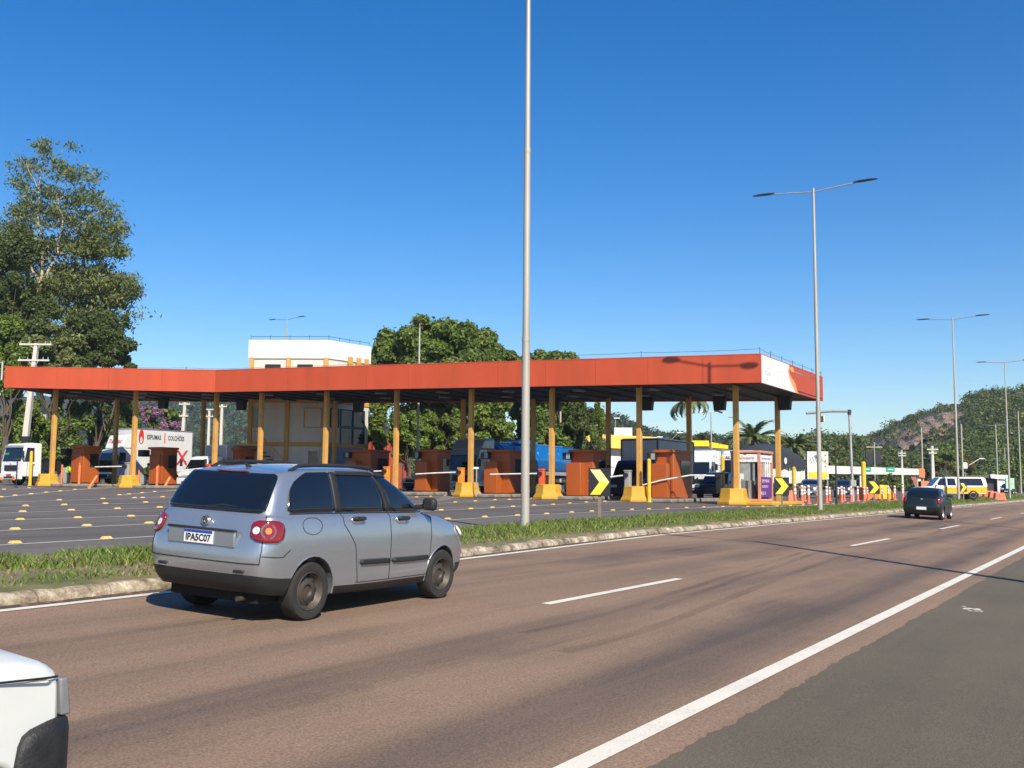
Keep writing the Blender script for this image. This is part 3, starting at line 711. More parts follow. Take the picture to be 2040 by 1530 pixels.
MB().box((KL / 2, 0, KH + .04), (KL + .2, KW + .2, .12)).build('roof', M_KIOSK, t, bevel=.02)
MB().box((KL / 2, 0, .06), (KL + .1, KW + .1, .12)).build('floor_slab', M_KIOSK, t)
MB().box((-.01, 0, KH - .32), (.08, KW - .14, .38)).build('header_panel', M_WPLAS, t)
MB().box((KL / 2, -KW / 2 + .0, KH - .32), (KL - .14, .08, .38)).build('header_panel', M_WPLAS, t)
MB().box((KL / 2, -KW / 2, .75), (KL - .14, .07, 1.1)).build('poster', M_PURP, t)
for y in (-.35, .4): MB().box((0, y, KH / 2 - .1), (.07, .07, KH - .5)).build('mullion', M_DK, t)
for k in range(1, 6): MB().box((KL * k / 6, -KW / 2, 1.83), (.06, .06, 1.05)).build('mullion', M_KIOSK if k < 3 else M_WPLAS, t)
MB().box((.02, .15, 1.75), (.02, KW - .2, 1.3)).build('window', M_CLEAR, t)
MB().box((KL / 2, -KW / 2 + .03, 1.83), (KL - .2, .015, 1.05)).build('window', M_CLEAR, t)
MB().box((.55, .15, .62), (.5, .9, 1.0)).build('desk', M_GREY, t); MB().box((KL - .2, 0, 1.2), (.06, KW - .2, 2.2)).build('rear_wall', M_STEEL, t)
MB().box((-.08, .48, .75), (.06, .42, 1.0)).build('door_poster', M_WPLAS, t)
M_PINK = pbr('lettering_pink', (.72, .50, .62), .5); M_LET = pbr('lettering_grey', (.35, .2, .4), .5); M_REDL = pbr('lettering_red', (.6, .05, .04), .5)
yr = -KW / 2 - .04
text_mesh('lettering', 'SEM PARAR', .26, M_PINK, t, frame((KL * .45, yr, 1.08), (1, 0, 0), (0, 0, 1)), width=1.3)
text_mesh('lettering', 'ADESIVO', .2, M_PINK, t, frame((KL * .40, yr, .78), (1, 0, 0), (0, 0, 1)), width=1.1)
text_mesh('lettering', 'R$ 0', .26, M_PINK, t, frame((KL * .25, yr, .42), (1, 0, 0), (0, 0, 1)), width=.8)
text_mesh('lettering', 'ATENDIMENTO CLIENTE', .16, M_LET, t, frame((KL * .5, yr - .01, KH - .32), (1, 0, 0), (0, 0, 1)), width=1.7)
text_mesh('lettering', 'ATENDIMENTO', .16, M_REDL, t, frame((-.06, .05, KH - .32), (0, -1, 0), (0, 0, 1)), width=1.1)
text_mesh('lettering', 'VENDAS', .13, M_REDL, t, frame((-.118, .48, 1.05), (0, -1, 0), (0, 0, 1)), width=.36)
# ------------------------------------------------------------------ office building behind
M_WALL = pbr('office_wall', (.55, .51, .45), .8, var=.07, scale=.8, streak=True, dirt=.08)
M_TWHITE = pbr('parapet_white', (.68, .665, .63), .7, var=.06, scale=.9, streak=True, dirt=.12)
M_MUST = pbr('mustard_trim', (.52, .27, .07), .65, var=.08)
M_BLK = pbr('dark_glass', (.015, .018, .02), .08, coat=.3)
C0 = at(648, 960, 77.0); C0.z = plaza_z(C0.x, C0.y)
ob = thing('office_building', 'white three storey office with mustard pilasters rising through the canopy', 'building', C0, 0)
zz = lambda py: H + (965 - py) * .0376 - C0.z
CA, CC, CB = Vector((-5.95, .25, 0)), Vector((0, 0, 0)), Vector((2.6, 3.5, 0)); LWD = [5.95, 4.36]
FD = [((CA - CC).normalized(), Vector((-.042, -1, 0)).normalized()), ((CB - CC).normalized(), Vector((.803, -.596, 0)).normalized())]
def fbox(name, face, t, z, w_, h, d, mat, out=0.0, par=None, bev=0):      # box on a wall face: t along it from the corner
    dr, nm = FD[face]; c = dr * t + nm * out + Vector((0, 0, z))
    M = Matrix((dr, nm, Vector((0, 0, 1)))).transposed().to_4x4(); M.translation = c
    return MB().box((0, 0, 0), (w_, d, h), M=M).build(name, mat, par or ob, bevel=bev)
def plan(e): return [CA + Vector((-e, -e, 0)), CC + Vector((.3 * e, -e, 0)), CB + Vector((e, -.3 * e, 0)), Vector((1.2, 8.5 + e, 0)), Vector((-5.8 - e, 8.5 + e, 0))]
def ext(name, e, z0, z1, mat):
    p = plan(e); n = len(p)
    return MB().add([(q.x, q.y, z0) for q in p] + [(q.x, q.y, z1) for q in p], [tuple(range(n - 1, -1, -1)), tuple(range(n, 2 * n))] + [(k, (k + 1) % n, n + (k + 1) % n, n + k) for k in range(n)]).build(name, mat, ob, smooth=0)
ext('wall', 0, -.1, zz(712), M_WALL); ext('parapet', .12, zz(714), zz(677), M_TWHITE)
for t_ in (2.0, 4.0): fbox('parapet_joint', 0, t_, zz(695), .03, 1.3, .04, M_FADE, .135)
for f in (0, 1):
    fbox('floor_band', f, LWD[f] / 2, zz(886), LWD[f], .32, .10, M_MUST, .03); fbox('floor_band', f, LWD[f] / 2, zz(800), LWD[f], .28, .10, M_MUST, .03)
for t_ in (.14, 3.0, 5.8): fbox('pilaster', 0, t_, zz(712) / 2, .30, zz(712), .20, M_MUST, .06)
for t_ in (2.15, 3.05, 3.9): fbox('pilaster', 1, t_, zz(722), .46, 1.3, .16, M_MUST, .12)
def fwin(face, t, py0, py1, w_, name='window', m=M_BLK, fm=M_MUST):
    z = (zz(py0) + zz(py1)) / 2; h = abs(zz(py0) - zz(py1)); o = fbox(name, face, t, z, w_, h, .06, m, .02)
    for dt in (-w_ / 2, w_ / 2): fbox('frame', face, t + dt, z, .07, h + .07, .10, fm, .035, o)
    for dz in (-h / 2, h / 2): fbox('frame', face, t, z + dz, w_, .07, .09, fm, .034, o)
    return o
fwin(0, 1.05, 814, 852, 1.3, m=M_WALL); fwin(0, 5.3, 815, 853, .6); fwin(0, .95, 898, 950, .8, 'door', M_BLK, M_WALL)
for t_ in (1.75, 4.2): fwin(0, t_, 727, 742, 1.1, fm=M_DK)
fwin(1, .75, 814, 850, .8, fm=M_STEEL)
for t_ in (2.0, 3.3): fwin(1, t_, 814, 848, 1.2, fm=M_STEEL); fwin(1, t_, 851, 884, 1.2, fm=M_STEEL)
fbox('blue_grey_wall', 1, 2.0, zz(905) / 2 + .6, 3.6, zz(893) - .3, .05, pbr('blue_grey_wall', (.20, .23, .28), .7), .02)
# outside staircase along the left face
mb = MB()
for k in range(11): mb.box((-4.8 + k * .27, -.75, zz(890) - .25 - k * .27), (.30, 1.1, .10))
mb.build('stair_flight', M_STEEL, ob, smooth=0)
MB().box((-5.7, -.75, zz(889)), (1.7, 1.3, .14)).build('stair_landing', M_MUST, ob)
mb = MB(); zt = zz(889); mb.tube([(-6.5, -1.35, zt + 1.0), (-4.9, -1.35, zt + 1.0), (-1.9, -1.35, zt - 2.0)], .045, 6)
for k in range(7): mb.cyl((-6.4 + k * .7, -1.35, zt - max(0, k - 2) * .70), (-6.4 + k * .7, -1.35, zt + 1.0 - max(0, k - 2) * .68), .025, n=6)
mb.build('handrail', M_MUST, ob)
mb = MB(); pts = [tuple(q + Vector((0, 0, zz(677) + .28))) for q in (plan(0)[0], plan(0)[1], plan(0)[2])]
mb.tube(pts, .018, 5)
for a_, b_2 in ((0, 1), (1, 2)):
    for k in range(5): q = Vector(pts[a_]).lerp(Vector(pts[b_2]), k / 4); mb.cyl(q - Vector((0, 0, .3)), q + Vector((0, 0, .1)), .016, n=5)
mb.build('roof_wire', M_STEEL, ob)
# red annex right of the office
q = at(735, 960, 90); q.z = plaza_z(q.x, q.y)
t = thing('annex', 'low red annex half hidden by leafy branches right of the office', 'building', q, LANE)
MB().box((2.5, 1.2, 2.3), (5, 3.2, 4.6)).build('wall', pbr('annex_red', (.42, .07, .03), .7), t); MB().box((2.5, 1.2, 4.7), (5.3, 3.5, .25)).build('roof', M_STEEL, t, bevel=.02)
MB().box((-.02, 1.2, 1.4), (.06, 1.0, 2.2)).build('door', M_STEEL, t)
# low grey shed behind the white delivery truck
q = at(470, 960, 96); q.z = plaza_z(q.x, q.y)
t = thing('shed', 'long low grey shed behind the white delivery truck', 'building', q, LANE)
MB().box((3, -1, 1.5), (6, 10, 3.0)).build('wall', pbr('shed_grey', (.3, .3, .31), .8), t); MB().box((3, -1, 3.1), (6.6, 10.6, .2)).build('roof', M_STEEL, t, bevel=.03)
MB().box((-.02, 1, 1.1), (.06, 1.2, 2.0)).build('door', M_STEEL, t)
# ================================================================== cars
U0 = dict(
X=[[.16,.16,.18,.26,.40,.86,1.35,1.9,2.5,2.95,3.32,3.85,4.05,4.08],
   [.07,.08,.11,.20,.38,.86,1.35,1.9,2.5,2.95,3.32,3.92,4.10,4.13],
   [.02,.03,.06,.16,.36,.86,1.35,1.9,2.5,2.95,3.32,3.95,4.12,4.16],
   [.03,.04,.07,.16,.36,.86,1.35,1.9,2.5,2.95,3.32,3.93,4.10,4.14],
   [.08,.09,.12,.20,.38,.86,1.35,1.9,2.5,2.95,3.32,3.88,4.04,4.08],
   [.13,.14,.17,.24,.40,.86,1.35,1.9,2.5,2.95,3.32,3.70,3.90,3.95],
   [.15,.16,.19,.27,.42,.86,1.35,1.9,2.5,2.88,3.02,3.10,3.16,3.18],
   [.28,.29,.31,.37,.50,.88,1.35,1.9,2.40,2.62,2.72,2.78,2.82,2.84],
   [.44,.44,.46,.52,.63,.92,1.35,1.85,2.15,2.28,2.34,2.37,2.39,2.40],
   [.47,.48,.50,.57,.68,.95,1.35,1.8,2.05,2.15,2.2,2.22,2.23,2.24],
   [.58,.60,.64,.71,.80,1.0,1.35,1.75,1.95,2.0,2.05,2.07,2.08,2.09]],
Y=[[0,.40,.62,.72,.76,.76,.76,.76,.76,.76,.74,.60,.30,0],
   [0,.42,.66,.77,.81,.815,.815,.815,.815,.81,.80,.66,.34,0],
   [0,.43,.68,.79,.825,.83,.83,.83,.83,.825,.82,.68,.35,0],
   [0,.43,.68,.79,.825,.835,.835,.835,.83,.825,.82,.68,.35,0],
   [0,.42,.66,.77,.81,.82,.822,.822,.82,.815,.80,.66,.34,0],
   [0,.41,.64,.745,.78,.788,.79,.79,.79,.785,.74,.60,.30,0],
   [0,.40,.62,.715,.745,.752,.755,.755,.75,.72,.62,.45,.23,0],
   [0,.385,.595,.67,.695,.702,.705,.705,.70,.66,.56,.41,.21,0],
   [0,.365,.55,.60,.612,.62,.62,.62,.61,.58,.50,.37,.19,0],
   [0,.30,.44,.48,.49,.50,.50,.50,.49,.46,.40,.30,.15,0],
   [0]*14],
Z=[[.27,.27,.27,.26,.25,.22,.20,.19,.19,.19,.20,.20,.20,.20],
   [.36,.36,.36,.35,.33,.30,.28,.27,.27,.27,.28,.28,.28,.28],
   [.52,.52,.52,.51,.50,.49,.48,.47,.46,.46,.46,.46,.46,.46],
   [.68,.68,.68,.68,.68,.68,.67,.66,.65,.64,.63,.62,.62,.62],
   [.84,.84,.84,.84,.84,.84,.83,.81,.80,.79,.77,.74,.74,.74],
   [.965,.965,.965,.97,.97,.97,.96,.955,.945,.93,.90,.85,.84,.84],
   [1.0,1.0,1.0,1.0,1.0,1.0,.995,.99,.98,.98,.99,1.005,1.015,1.02],
   [1.20,1.20,1.20,1.20,1.20,1.20,1.20,1.20,1.20,1.20,1.20,1.20,1.20,1.20],
   [1.40,1.40,1.40,1.405,1.415,1.425,1.435,1.435,1.425,1.41,1.41,1.42,1.43,1.43],
   [1.445,1.445,1.445,1.455,1.475,1.495,1.505,1.51,1.50,1.49,1.48,1.48,1.485,1.485],
   [1.475,1.48,1.485,1.495,1.51,1.53,1.545,1.54,1.53,1.525,1.52,1.52,1.515,1.515]])
def mk_table(fn=None):
    A = np.array([U0['X'], U0['Y'], U0['Z']], float).transpose(1, 2, 0).copy()
    if fn is not None: A = fn(A)
    return A
def cr(p0, p1, p2, p3, t, k=1.0):
    return .5 * ((2 * p1) + (p2 - p0) * t + (2 * p0 - 5 * p1 + 4 * p2 - p3) * t * t + (-p0 + 3 * p1 - 3 * p2 + p3) * t ** 3)
class Skin:
    def __init__(s, A): s.A = A; s.nr, s.nc = A.shape[:2]
    def col(s, j, i):
        m = 1
        if i < 0: i = -i; m = -1
        if i > s.nc - 1: i = 2 * (s.nc - 1) - i; m = -m
        p = s.A[max(0, min(s.nr - 1, j)), i].copy(); p[1] *= m
        return p
    def row(s, j, u):
        i = int(math.floor(u)); t = u - i
        return cr(s.col(j, i - 1), s.col(j, i), s.col(j, i + 1), s.col(j, i + 2), t)
    def pt(s, u, v, side=1):
        v = max(0, min(s.nr - 1, v)); neg = u < 0
        j = min(int(v), s.nr - 2); t = v - j
        p = cr(s.row(j - 1, u), s.row(j, u), s.row(j + 1, u), s.row(j + 2, u), t) if j + 2 <= s.nr - 1 or True else None
        return Vector((p[0], p[1] * side, p[2]))
    def nrm(s, u, v, side=1):
        e = .02
        v = min(max(v, e), s.nr - 1 - e)
        a = s.pt(u + e, v, side) - s.pt(u - e, v, side); b = s.pt(u, v + e, side) - s.pt(u, v - e, side)
        n = a.cross(b); n.normalize()
        c = Vector((2.0, 0, .7)); p = s.pt(u, v, side)
        return n if n.dot(p - c) > 0 else -n
    def patch(s, u0, u1, v0, v1, off, name, mat, par, side=1, rnd=.25, nu=14, nv=8, vt=None, thick=True, shape=None):
        P = []
        for j in range(nv + 1):
            b = -1 + 2 * j / nv
            k = 1.0
            if rnd and abs(b) > 1 - rnd: k = 1 - rnd * .5 * (1 - math.sqrt(max(0, 1 - ((abs(b) - (1 - rnd)) / rnd) ** 2)))
            for i in range(nu + 1):
                a = (-1 + 2 * i / nu) * k
                u = u0 + (u1 - u0) * (a + 1) / 2; tv = (b + 1) / 2
                lo, hi = v0, v1
                if shape: lo, hi = shape((a + 1) / 2, v0, v1)
                v = lo + (hi - lo) * tv
                P.append(s.pt(u, v, side) + s.nrm(u, v, side) * off)
        n = nu + 1
        fs = [(j * n + i, j * n + i + 1, (j + 1) * n + i + 1, (j + 1) * n + i) for j in range(nv) for i in range(nu)]
        if side < 0: fs = [f[::-1] for f in fs]
        o = link_mesh(name, P, fs, mat, par, 50)
        if thick:
            m = o.modifiers.new('solid', 'SOLIDIFY'); m.thickness = abs(off) * 1.6 + .004; m.offset = -1
        return o
    def line(s, pts, r, name, mat, par, side=1, off=.001):
        q = []
        for (u0, v0), (u1, v1) in zip(pts[:-1], pts[1:]):
            n = max(2, int(6 * max(abs(u1 - u0), abs(v1 - v0))))
            q += [(u0 + (u1 - u0) * k / n, v0 + (v1 - v0) * k / n) for k in range(n)]
        q.append(pts[-1])
        return MB().tube([s.pt(u, v, side) + s.nrm(u, v, side) * off for u, v in q], r, 6).build(name, mat, par)
M_TYRE = pbr('tyre_rubber', (.022, .020, .018), .85, var=.25, scale=6)
M_STEELW = pbr('steel_wheel', (.075, .062, .05), .55, .4, var=.25, scale=8)
M_ALLOY = pbr('alloy_wheel', (.55, .55, .55), .35, .7)
M_TRIM = pbr('black_trim', (.016, .016, .017), .6, var=.2)
M_WELL = pbr('wheel_well_dark', (.008, .008, .008), .9)
M_TINT = pbr('tinted_glass', (.006, .008, .012), .04, var=.1, coat=.6)
M_LRED = pbr('lamp_red', (.20, .006, .010), .12, coat=1, var=.15)
M_LWHT = pbr('lamp_clear', (.75, .70, .62), .12, coat=1)
M_LAMB = pbr('lamp_amber', (.75, .22, .03), .15, coat=1)
M_CHROME = pbr('chrome', (.75, .75, .75), .12, .95)
M_PLATE = pbr('plate_white', (.75, .76, .76), .4)
M_PBLUE = pbr('plate_blue', (.02, .05, .35), .4)
M_INK = pbr('plate_ink', (.015, .015, .015), .5)
def paint_mat(name, col, metal=.5, rough=.32, dust=.15, coat=.8):
    if name in MATS: return MATS[name]
    m, nt, b = new_mat(name)
    f = noise(nt, objvec(nt), 2.2, 5); fl = noise(nt, objvec(nt), 900, 1)
    c = ramp(nt, f, [(.3, [x * .95 for x in col]), (.7, col)])
    c = mixc(nt, .25 if metal else 0, c, ramp(nt, fl, [(.3, [x * .8 for x in col]), (.7, [min(1, x * 1.15) for x in col])]))
    # road dust low on the panels
    g = nd(nt, 'ShaderNodeTexCoord'); sp = nd(nt, 'ShaderNodeSeparateXYZ'); nt.links.new(g.outputs['Object'], sp.inputs[0])
    mr = nd(nt, 'ShaderNodeMapRange'); nt.links.new(sp.outputs[2], mr.inputs[0]); mr.inputs[1].default_value = .75; mr.inputs[2].default_value = .2; mr.inputs[3].default_value = 0; mr.inputs[4].default_value = dust
    mu = nd(nt, 'ShaderNodeMath', operation='MULTIPLY'); nt.links.new(mr.outputs[0], mu.inputs[0]); nt.links.new(ramp(nt, noise(nt, objvec(nt), 5, 5), [(.3, .3), (.7, 1.)]), mu.inputs[1])
    c = mixc(nt, mu.outputs[0], c, (.22, .16, .12))
    nt.links.new(c, b.inputs['Base Color']); b.inputs['Metallic'].default_value = metal; b.inputs['Roughness'].default_value = rough
    b.inputs['Coat Weight'].default_value = coat; b.inputs['Coat Roughness'].default_value = .06
    MATS[name] = m; return m
def wheel(par, c, r, w, side, rimmat, rr=.62, style='steel'):
    M = Matrix.Translation(c) @ Matrix.Rotation(R(-90 * side), 4, 'X')       # local z points outward
    h = w / 2
    prof = [(r * rr, -h), (r * .93, -h), (r * .985, -h * .8), (r, -h * .5), (r, h * .5), (r * .985, h * .8), (r * .94, h), (r * .80, h * 1.04), (r * (rr + .03), h * .96), (r * rr, h * .75)]
    wo = MB().lathe(prof, M, 36).build('wheel', M_TYRE, par, 40)
    ri = r * rr
    prof = [(ri * 1.02, h * .92), (ri * .97, h * .98), (ri * .93, h * .9), (ri * .88, h * .45), (ri * .80, h * .32), (ri * .62, h * .42), (ri * .48, h * .62), (ri * .34, h * .60), (ri * .28, h * .36), (.001, h * .34)]
    mb = MB().lathe(prof, M, 36); nf = len(mb.f)
    n = 9 if style == 'steel' else 5
    for k in range(n):
        a = k * 2 * math.pi / n
        if style == 'steel':
            p = M @ Vector((ri * .70 * math.cos(a), ri * .70 * math.sin(a), h * .385)); q = M @ Vector((ri * .70 * math.cos(a), ri * .70 * math.sin(a), h * .405))
            mb.cyl(p, q, ri * .125, n=8)
        else:
            for e in (-.16, 0, .16):
                p = M @ Vector((ri * .62 * math.cos(a + e), ri * .62 * math.sin(a + e), h * .40)); q = M @ Vector((ri * .62 * math.cos(a + e), ri * .62 * math.sin(a + e), h * .50)); mb.cyl(p, q, ri * .15, n=8)
    mb.build('rim', rimmat, wo, 40, mats=[rimmat, M_WELL], fmat=[0] * nf + [1] * (len(mb.f) - nf))
    return wo
def body(sk, par, paint, trim_v, wheels, wr, res=3, trimmat=None):
    ns, nv = 13 * res, 10 * res
    V = []; Fc = []; FM = []
    us = [k / res for k in range(-ns, ns)]
    for j in range(nv + 1):
        for u in us: V.append(sk.pt(abs(u), j / res, -1 if u < 0 else 1))
    n = len(us)
    for j in range(nv):
        for i in range(n):
            a, b_ = j * n + i, j * n + (i + 1) % n
            Fc.append((a, b_, b_ + n, a + n)); uu = abs((us[i] + .5 / res)); FM.append(1 if (j + .5) / res < trim_v(uu) else 0)
    Fc.append(tuple(range(n))); FM.append(1)
    bm = bmesh.new(); vs = [bm.verts.new(p) for p in V]; bm.verts.ensure_lookup_table()
    for f, m_ in zip(Fc, FM):
        try: ff = bm.faces.new([vs[i] for i in f]); ff.material_index = m_; ff.smooth = True
        except ValueError: pass
    bmesh.ops.remove_doubles(bm, verts=bm.verts, dist=.0008); bmesh.ops.recalc_face_normals(bm, faces=bm.faces)
    me = bpy.data.meshes.new('body'); bm.to_mesh(me); bm.free()
    mats = [paint, trimmat or M_TRIM, M_WELL]
    for m_ in mats: me.materials.append(m_)
    o = bpy.data.objects.new('tmp_body', me); COL.objects.link(o)
    cut = MB()
    for x, z in wheels:
        for sg in (-1, 1): cut.cyl((x, sg * .50, z), (x, sg * 1.1, z), wr, n=40)
    c = cut.build('tmp_cut', M_WELL, smooth=0)
    c.data.materials.clear()
    for m_ in mats: c.data.materials.append(m_)
    for p in c.data.polygons: p.material_index = 2
    md = o.modifiers.new('b', 'BOOLEAN'); md.object = c; md.operation = 'DIFFERENCE'; md.solver = 'EXACT'
    bpy.context.view_layer.update()
    ev = bpy.data.meshes.new_from_object(o.evaluated_get(bpy.context.evaluated_depsgraph_get()))
    bpy.data.objects.remove(o); bpy.data.objects.remove(c)
    out = []
    for idx, nm in ((0, 'body'), (1, 'lower_trim'), (2, 'wheel_well')):
        b2 = bmesh.new(); b2.from_mesh(ev)
        bmesh.ops.delete(b2, geom=[f for f in b2.faces if f.material_index != idx], context='FACES')
        if len(b2.faces) == 0: b2.free(); continue
        if idx == 2:
            xm = sum(w_[0] for w_ in wheels) / 2
            for sx in (-1, 1):
                for sy in (-1, 1):
                    b3 = b2.copy(); bmesh.ops.delete(b3, geom=[f for f in b3.faces if (f.calc_center_median().x - xm) * sx < 0 or f.calc_center_median().y * sy < 0], context='FACES')
                    if len(b3.faces):
                        m3 = bpy.data.meshes.new(nm); b3.to_mesh(m3); m3.materials.clear()
                        for m_ in mats: m3.materials.append(m_)
                        o3 = bpy.data.objects.new(nm, m3); COL.objects.link(o3); o3.parent = par
                    b3.free()
            b2.free(); continue
        m2 = bpy.data.meshes.new(nm); b2.to_mesh(m2); b2.free()
        for m_ in mats: m2.materials.append(m_)
        m2.polygons.foreach_set('use_smooth', [True] * len(m2.polygons)); m2.set_sharp_from_angle(angle=R(42))
        oo = bpy.data.objects.new(nm, m2); COL.objects.link(oo); oo.parent = par; out.append(oo)
    return out
def place_car(root, P, d, up=None):
    d = Vector(d).normalized(); up = (up or Vector((0, 0, 1))).normalized()
    l = up.cross(d).normalized(); d = l.cross(up)
    M = Matrix((d, l, up)).transposed().to_4x4(); M.translation = P
    root.matrix_world = M
UPR = Vector((.045 * DY, -.045 * DX, 1)).normalized()
# ---------------------------------------------------------------- silver family wagon in front
def silver_car():
    t = thing('parked_car', 'silver compact wagon with dark tinted glass driving past the plaza', 'car'); t.name = 'silver_wagon'
    def fn(A):
        x = A[:, :, 0]; A[:, :, 0] = np.where(x < .86, .86 - (.86 - x) * .93, x)
        z = A[:, :, 2]; A[:, :, 2] = z + np.interp(z, [.19, .36, .6, 1.02, 1.4, 1.55], [.03, .05, .075, .085, .06, .045]); return A
    sk = Skin(mk_table(fn))
    PA = paint_mat('silver_paint', (.40, .43, .47), .70, .26)
    body(sk, t, PA, lambda u: 1.5 if u < 4.4 else (.95 if u < 10.6 else 1.5), [(.86, .30), (3.32, .30)], .355, 4)
    for sg in (-1, 1):
        wheel(t, (.86, sg * .715, .30), .30, .19, sg, M_STEELW, .66); wheel(t, (3.32, sg * .715, .30), .30, .19, sg, M_STEELW, .66)
    # glass
    sk.patch(-2.55, 2.55, 6.12, 8.12, .009, 'rear_window', M_TINT, t, 1, .35, 24, 10)
    sk.patch(10.15, 15.85, 6.15, 7.9, .004, 'windscreen', M_TINT, t, 1, .15, 20, 8)
    for sd in (-1, 1):
        sk.patch(4.15, 5.86, 6.15, 8.2, .004, 'side_window', M_TINT, t, sd, .35, 12, 8, shape=lambda a, lo, hi: (lo, lo + (hi - lo) * min(1, .66 + .75 * a)))
        sk.patch(5.98, 7.42, 6.15, 8.2, .004, 'side_window', M_TINT, t, sd, .12, 10, 8)
        sk.patch(7.50, 9.35, 6.15, 8.15, .004, 'side_window', M_TINT, t, sd, .12, 10, 8)
        sk.patch(5.94, 7.47, 7.92, 8.24, .010, 'rain_guard', M_TRIM, t, sd, .3, 10, 3)
        sk.patch(7.50, 9.3, 7.90, 8.2, .010, 'rain_guard', M_TRIM, t, sd, .3, 10, 3)
        sk.patch(5.80, 6.02, 6.15, 8.2, .005, 'window_pillar', M_TRIM, t, sd, .1, 3, 8)
        sk.patch(7.40, 7.53, 6.15, 8.2, .005, 'window_pillar', M_TRIM, t, sd, .1, 3, 8)
        sk.line([(4.25, 6.05), (5.9, 6.05), (7.5, 6.05), (9.4, 6.05)], .007, 'window_seal', M_TRIM, t, sd)
        # door seams, handles, moulding
        sk.line([(5.98, 6.05), (6.0, 4.4), (6.35, 3.0), (6.5, 1.1)], .0045, 'door_seam', M_WELL, t, sd)
        sk.line([(7.48, 6.05), (7.48, 1.1)], .0045, 'door_seam', M_WELL, t, sd)
        sk.line([(9.2, 5.9), (9.22, 3.5), (9.1, 1.1)], .0045, 'door_seam', M_WELL, t, sd)
        sk.line([(6.45, 1.12), (9.1, 1.12)], .004, 'door_seam', M_WELL, t, sd)
        for u in (6.28, 7.70):
            h = sk.patch(u, u + .34, 4.62, 4.92, .020, 'door_handle', M_TRIM, t, sd, .6, 6, 4)
            sk.patch(u - .03, u + .3, 4.42, 5.05, .003, 'handle_recess', M_CHROME, h, sd, .8, 6, 4)
        sk.patch(6.52, 7.44, 1.95, 2.2, .009, 'side_moulding', M_TRIM, t, sd, .15, 10, 3)
        sk.patch(7.52, 9.02, 1.95, 2.2, .009, 'side_moulding', M_TRIM, t, sd, .15, 10, 3)
        # tail lamps: wrap round the corner
        tl = sk.patch(1.72, 3.95, 3.35, 4.75, .008, 'tail_light', M_LRED, t, sd, .7, 14, 8, shape=lambda a, lo, hi: (lo + .32 * max(0, .45 - a), hi - .18 * max(0, a - .6)))
        for (u, v, r, mm, n_) in ((2.86, 4.02, .088, M_STEELW, 'lamp_ring'), (2.88, 4.03, .068, M_LRED, 'lamp_lens'), (2.86, 4.04, .036, M_LAMB, 'turn_signal'), (2.05, 4.05, .048, M_STEELW, 'lamp_ring'), (2.05, 4.05, .042, M_LWHT, 'reverse_light')):
            p = sk.pt(u, v, sd); nn = sk.nrm(u, v, sd); o_ = .022 + {'lamp_ring': .001, 'lamp_lens': .004, 'turn_signal': .008, 'reverse_light': .004}[n_]
            MB().cyl(p, p + nn * o_, r, r * .9, 20).build(n_, mm, tl, 40)
        sk.patch(10.75, 12.1, 3.3, 4.35, .008, 'headlight', M_LWHT, t, sd, .5, 10, 6)
        # mirror
        b0 = sk.pt(9.28, 6.3, sd)
        MB().tube([b0, b0 + Vector((.02, .10 * sd, .02))], .03, 8).build('mirror_arm', M_TRIM, t)
        mm = MB().box(b0 + Vector((.02, .19 * sd, .05)), (.10, .19, .15)).build('door_mirror', M_TRIM, t, bevel=.045, seg=3)
        # roof rails
        pts = [sk.pt(u, 8.75, sd) + Vector((0, 0, dz)) for u, dz in ((4.2, 0.0), (4.7, .045), (5.4, .05), (6.2, .045), (7.2, .04), (8.0, .03), (8.8, .015), (9.3, -.01))]
        MB().tube(pts, .021, 8).build('roof_rail', M_TRIM, t)
        # rear bumper seam
        sk.line([(0, 2.12), (1.6, 2.12), (2.45, 2.15)], .006, 'tailgate_seam', M_WELL, t, sd)
        sk.line([(2.45, 2.15), (2.56, 3.0), (2.52, 4.4), (2.6, 5.9)], .005, 'tailgate_seam', M_WELL, t, sd)
        sk.line([(2.6, 2.6), (4.0, 2.55), (4.25, 2.9)], .0045, 'bumper_seam', M_WELL, t, sd)
        # step in the bumper
        sk.patch(1.1, 1.6, 1.62, 1.75, .004, 'bumper_reflector', M_TRIM, t, sd, .3, 4, 2)
    for sg in (-1, 1):       # flared arch lips
        for xc in (.86, 3.32):
            pts = []
            for k in range(11 if xc < 2 else 15):
                a_ = math.radians(-8 + k * 14); x_ = xc + .365 * math.cos(a_); z_ = .30 + .365 * math.sin(a_)
                # nearest point of the flank
                best = min(((sk.pt(u_ * .1, v_ * .2, sg) - Vector((x_, sg * .82, z_))).length, u_, v_) for u_ in (range(30, 66) if xc < 2 else range(85, 113)) for v_ in range(3, 26))
                pts.append(Vector((x_, sk.pt(best[1] * .1, best[2] * .2, sg).y - sg * .008, z_)))
            MB().tube(pts, .013, 8).build('arch_lip', PA, t, 60)
    # fuel flap ring on the right
    sk.line([(4.95 + .32 * math.cos(a), 4.35 + .62 * math.sin(a)) for a in [k * .42 for k in range(16)]], .0035, 'fuel_flap', M_WELL, t, -1)
    # tailgate furniture
    x0 = sk.pt(0, 3.2).x
    M_RECESS = pbr('plate_recess', (.10, .11, .12), .5)
    MB().box((x0 - .001, 0, .835), (.03, .92, .17)).build('plate_recess', PA, t, bevel=.012)
    MB().box((x0 - .006, 0, .915), (.045, .94, .022)).build('tailgate_handle', M_TRIM, t, bevel=.008)
    pl = MB().box((x0 - .022, 0.02, .83), (.012, .40, .13)).build('licence_plate', M_PLATE, t, bevel=.004)
    MB().box((x0 - .0295, .02, .882), (.003, .395, .026)).build('plate_band', M_PBLUE, pl)
    text_mesh('plate_number', 'IPA5C07', .098, M_INK, pl, frame((x0 - .030, .02, .818), (0, -1, 0), (0, 0, 1)), width=.345, bold=.002)
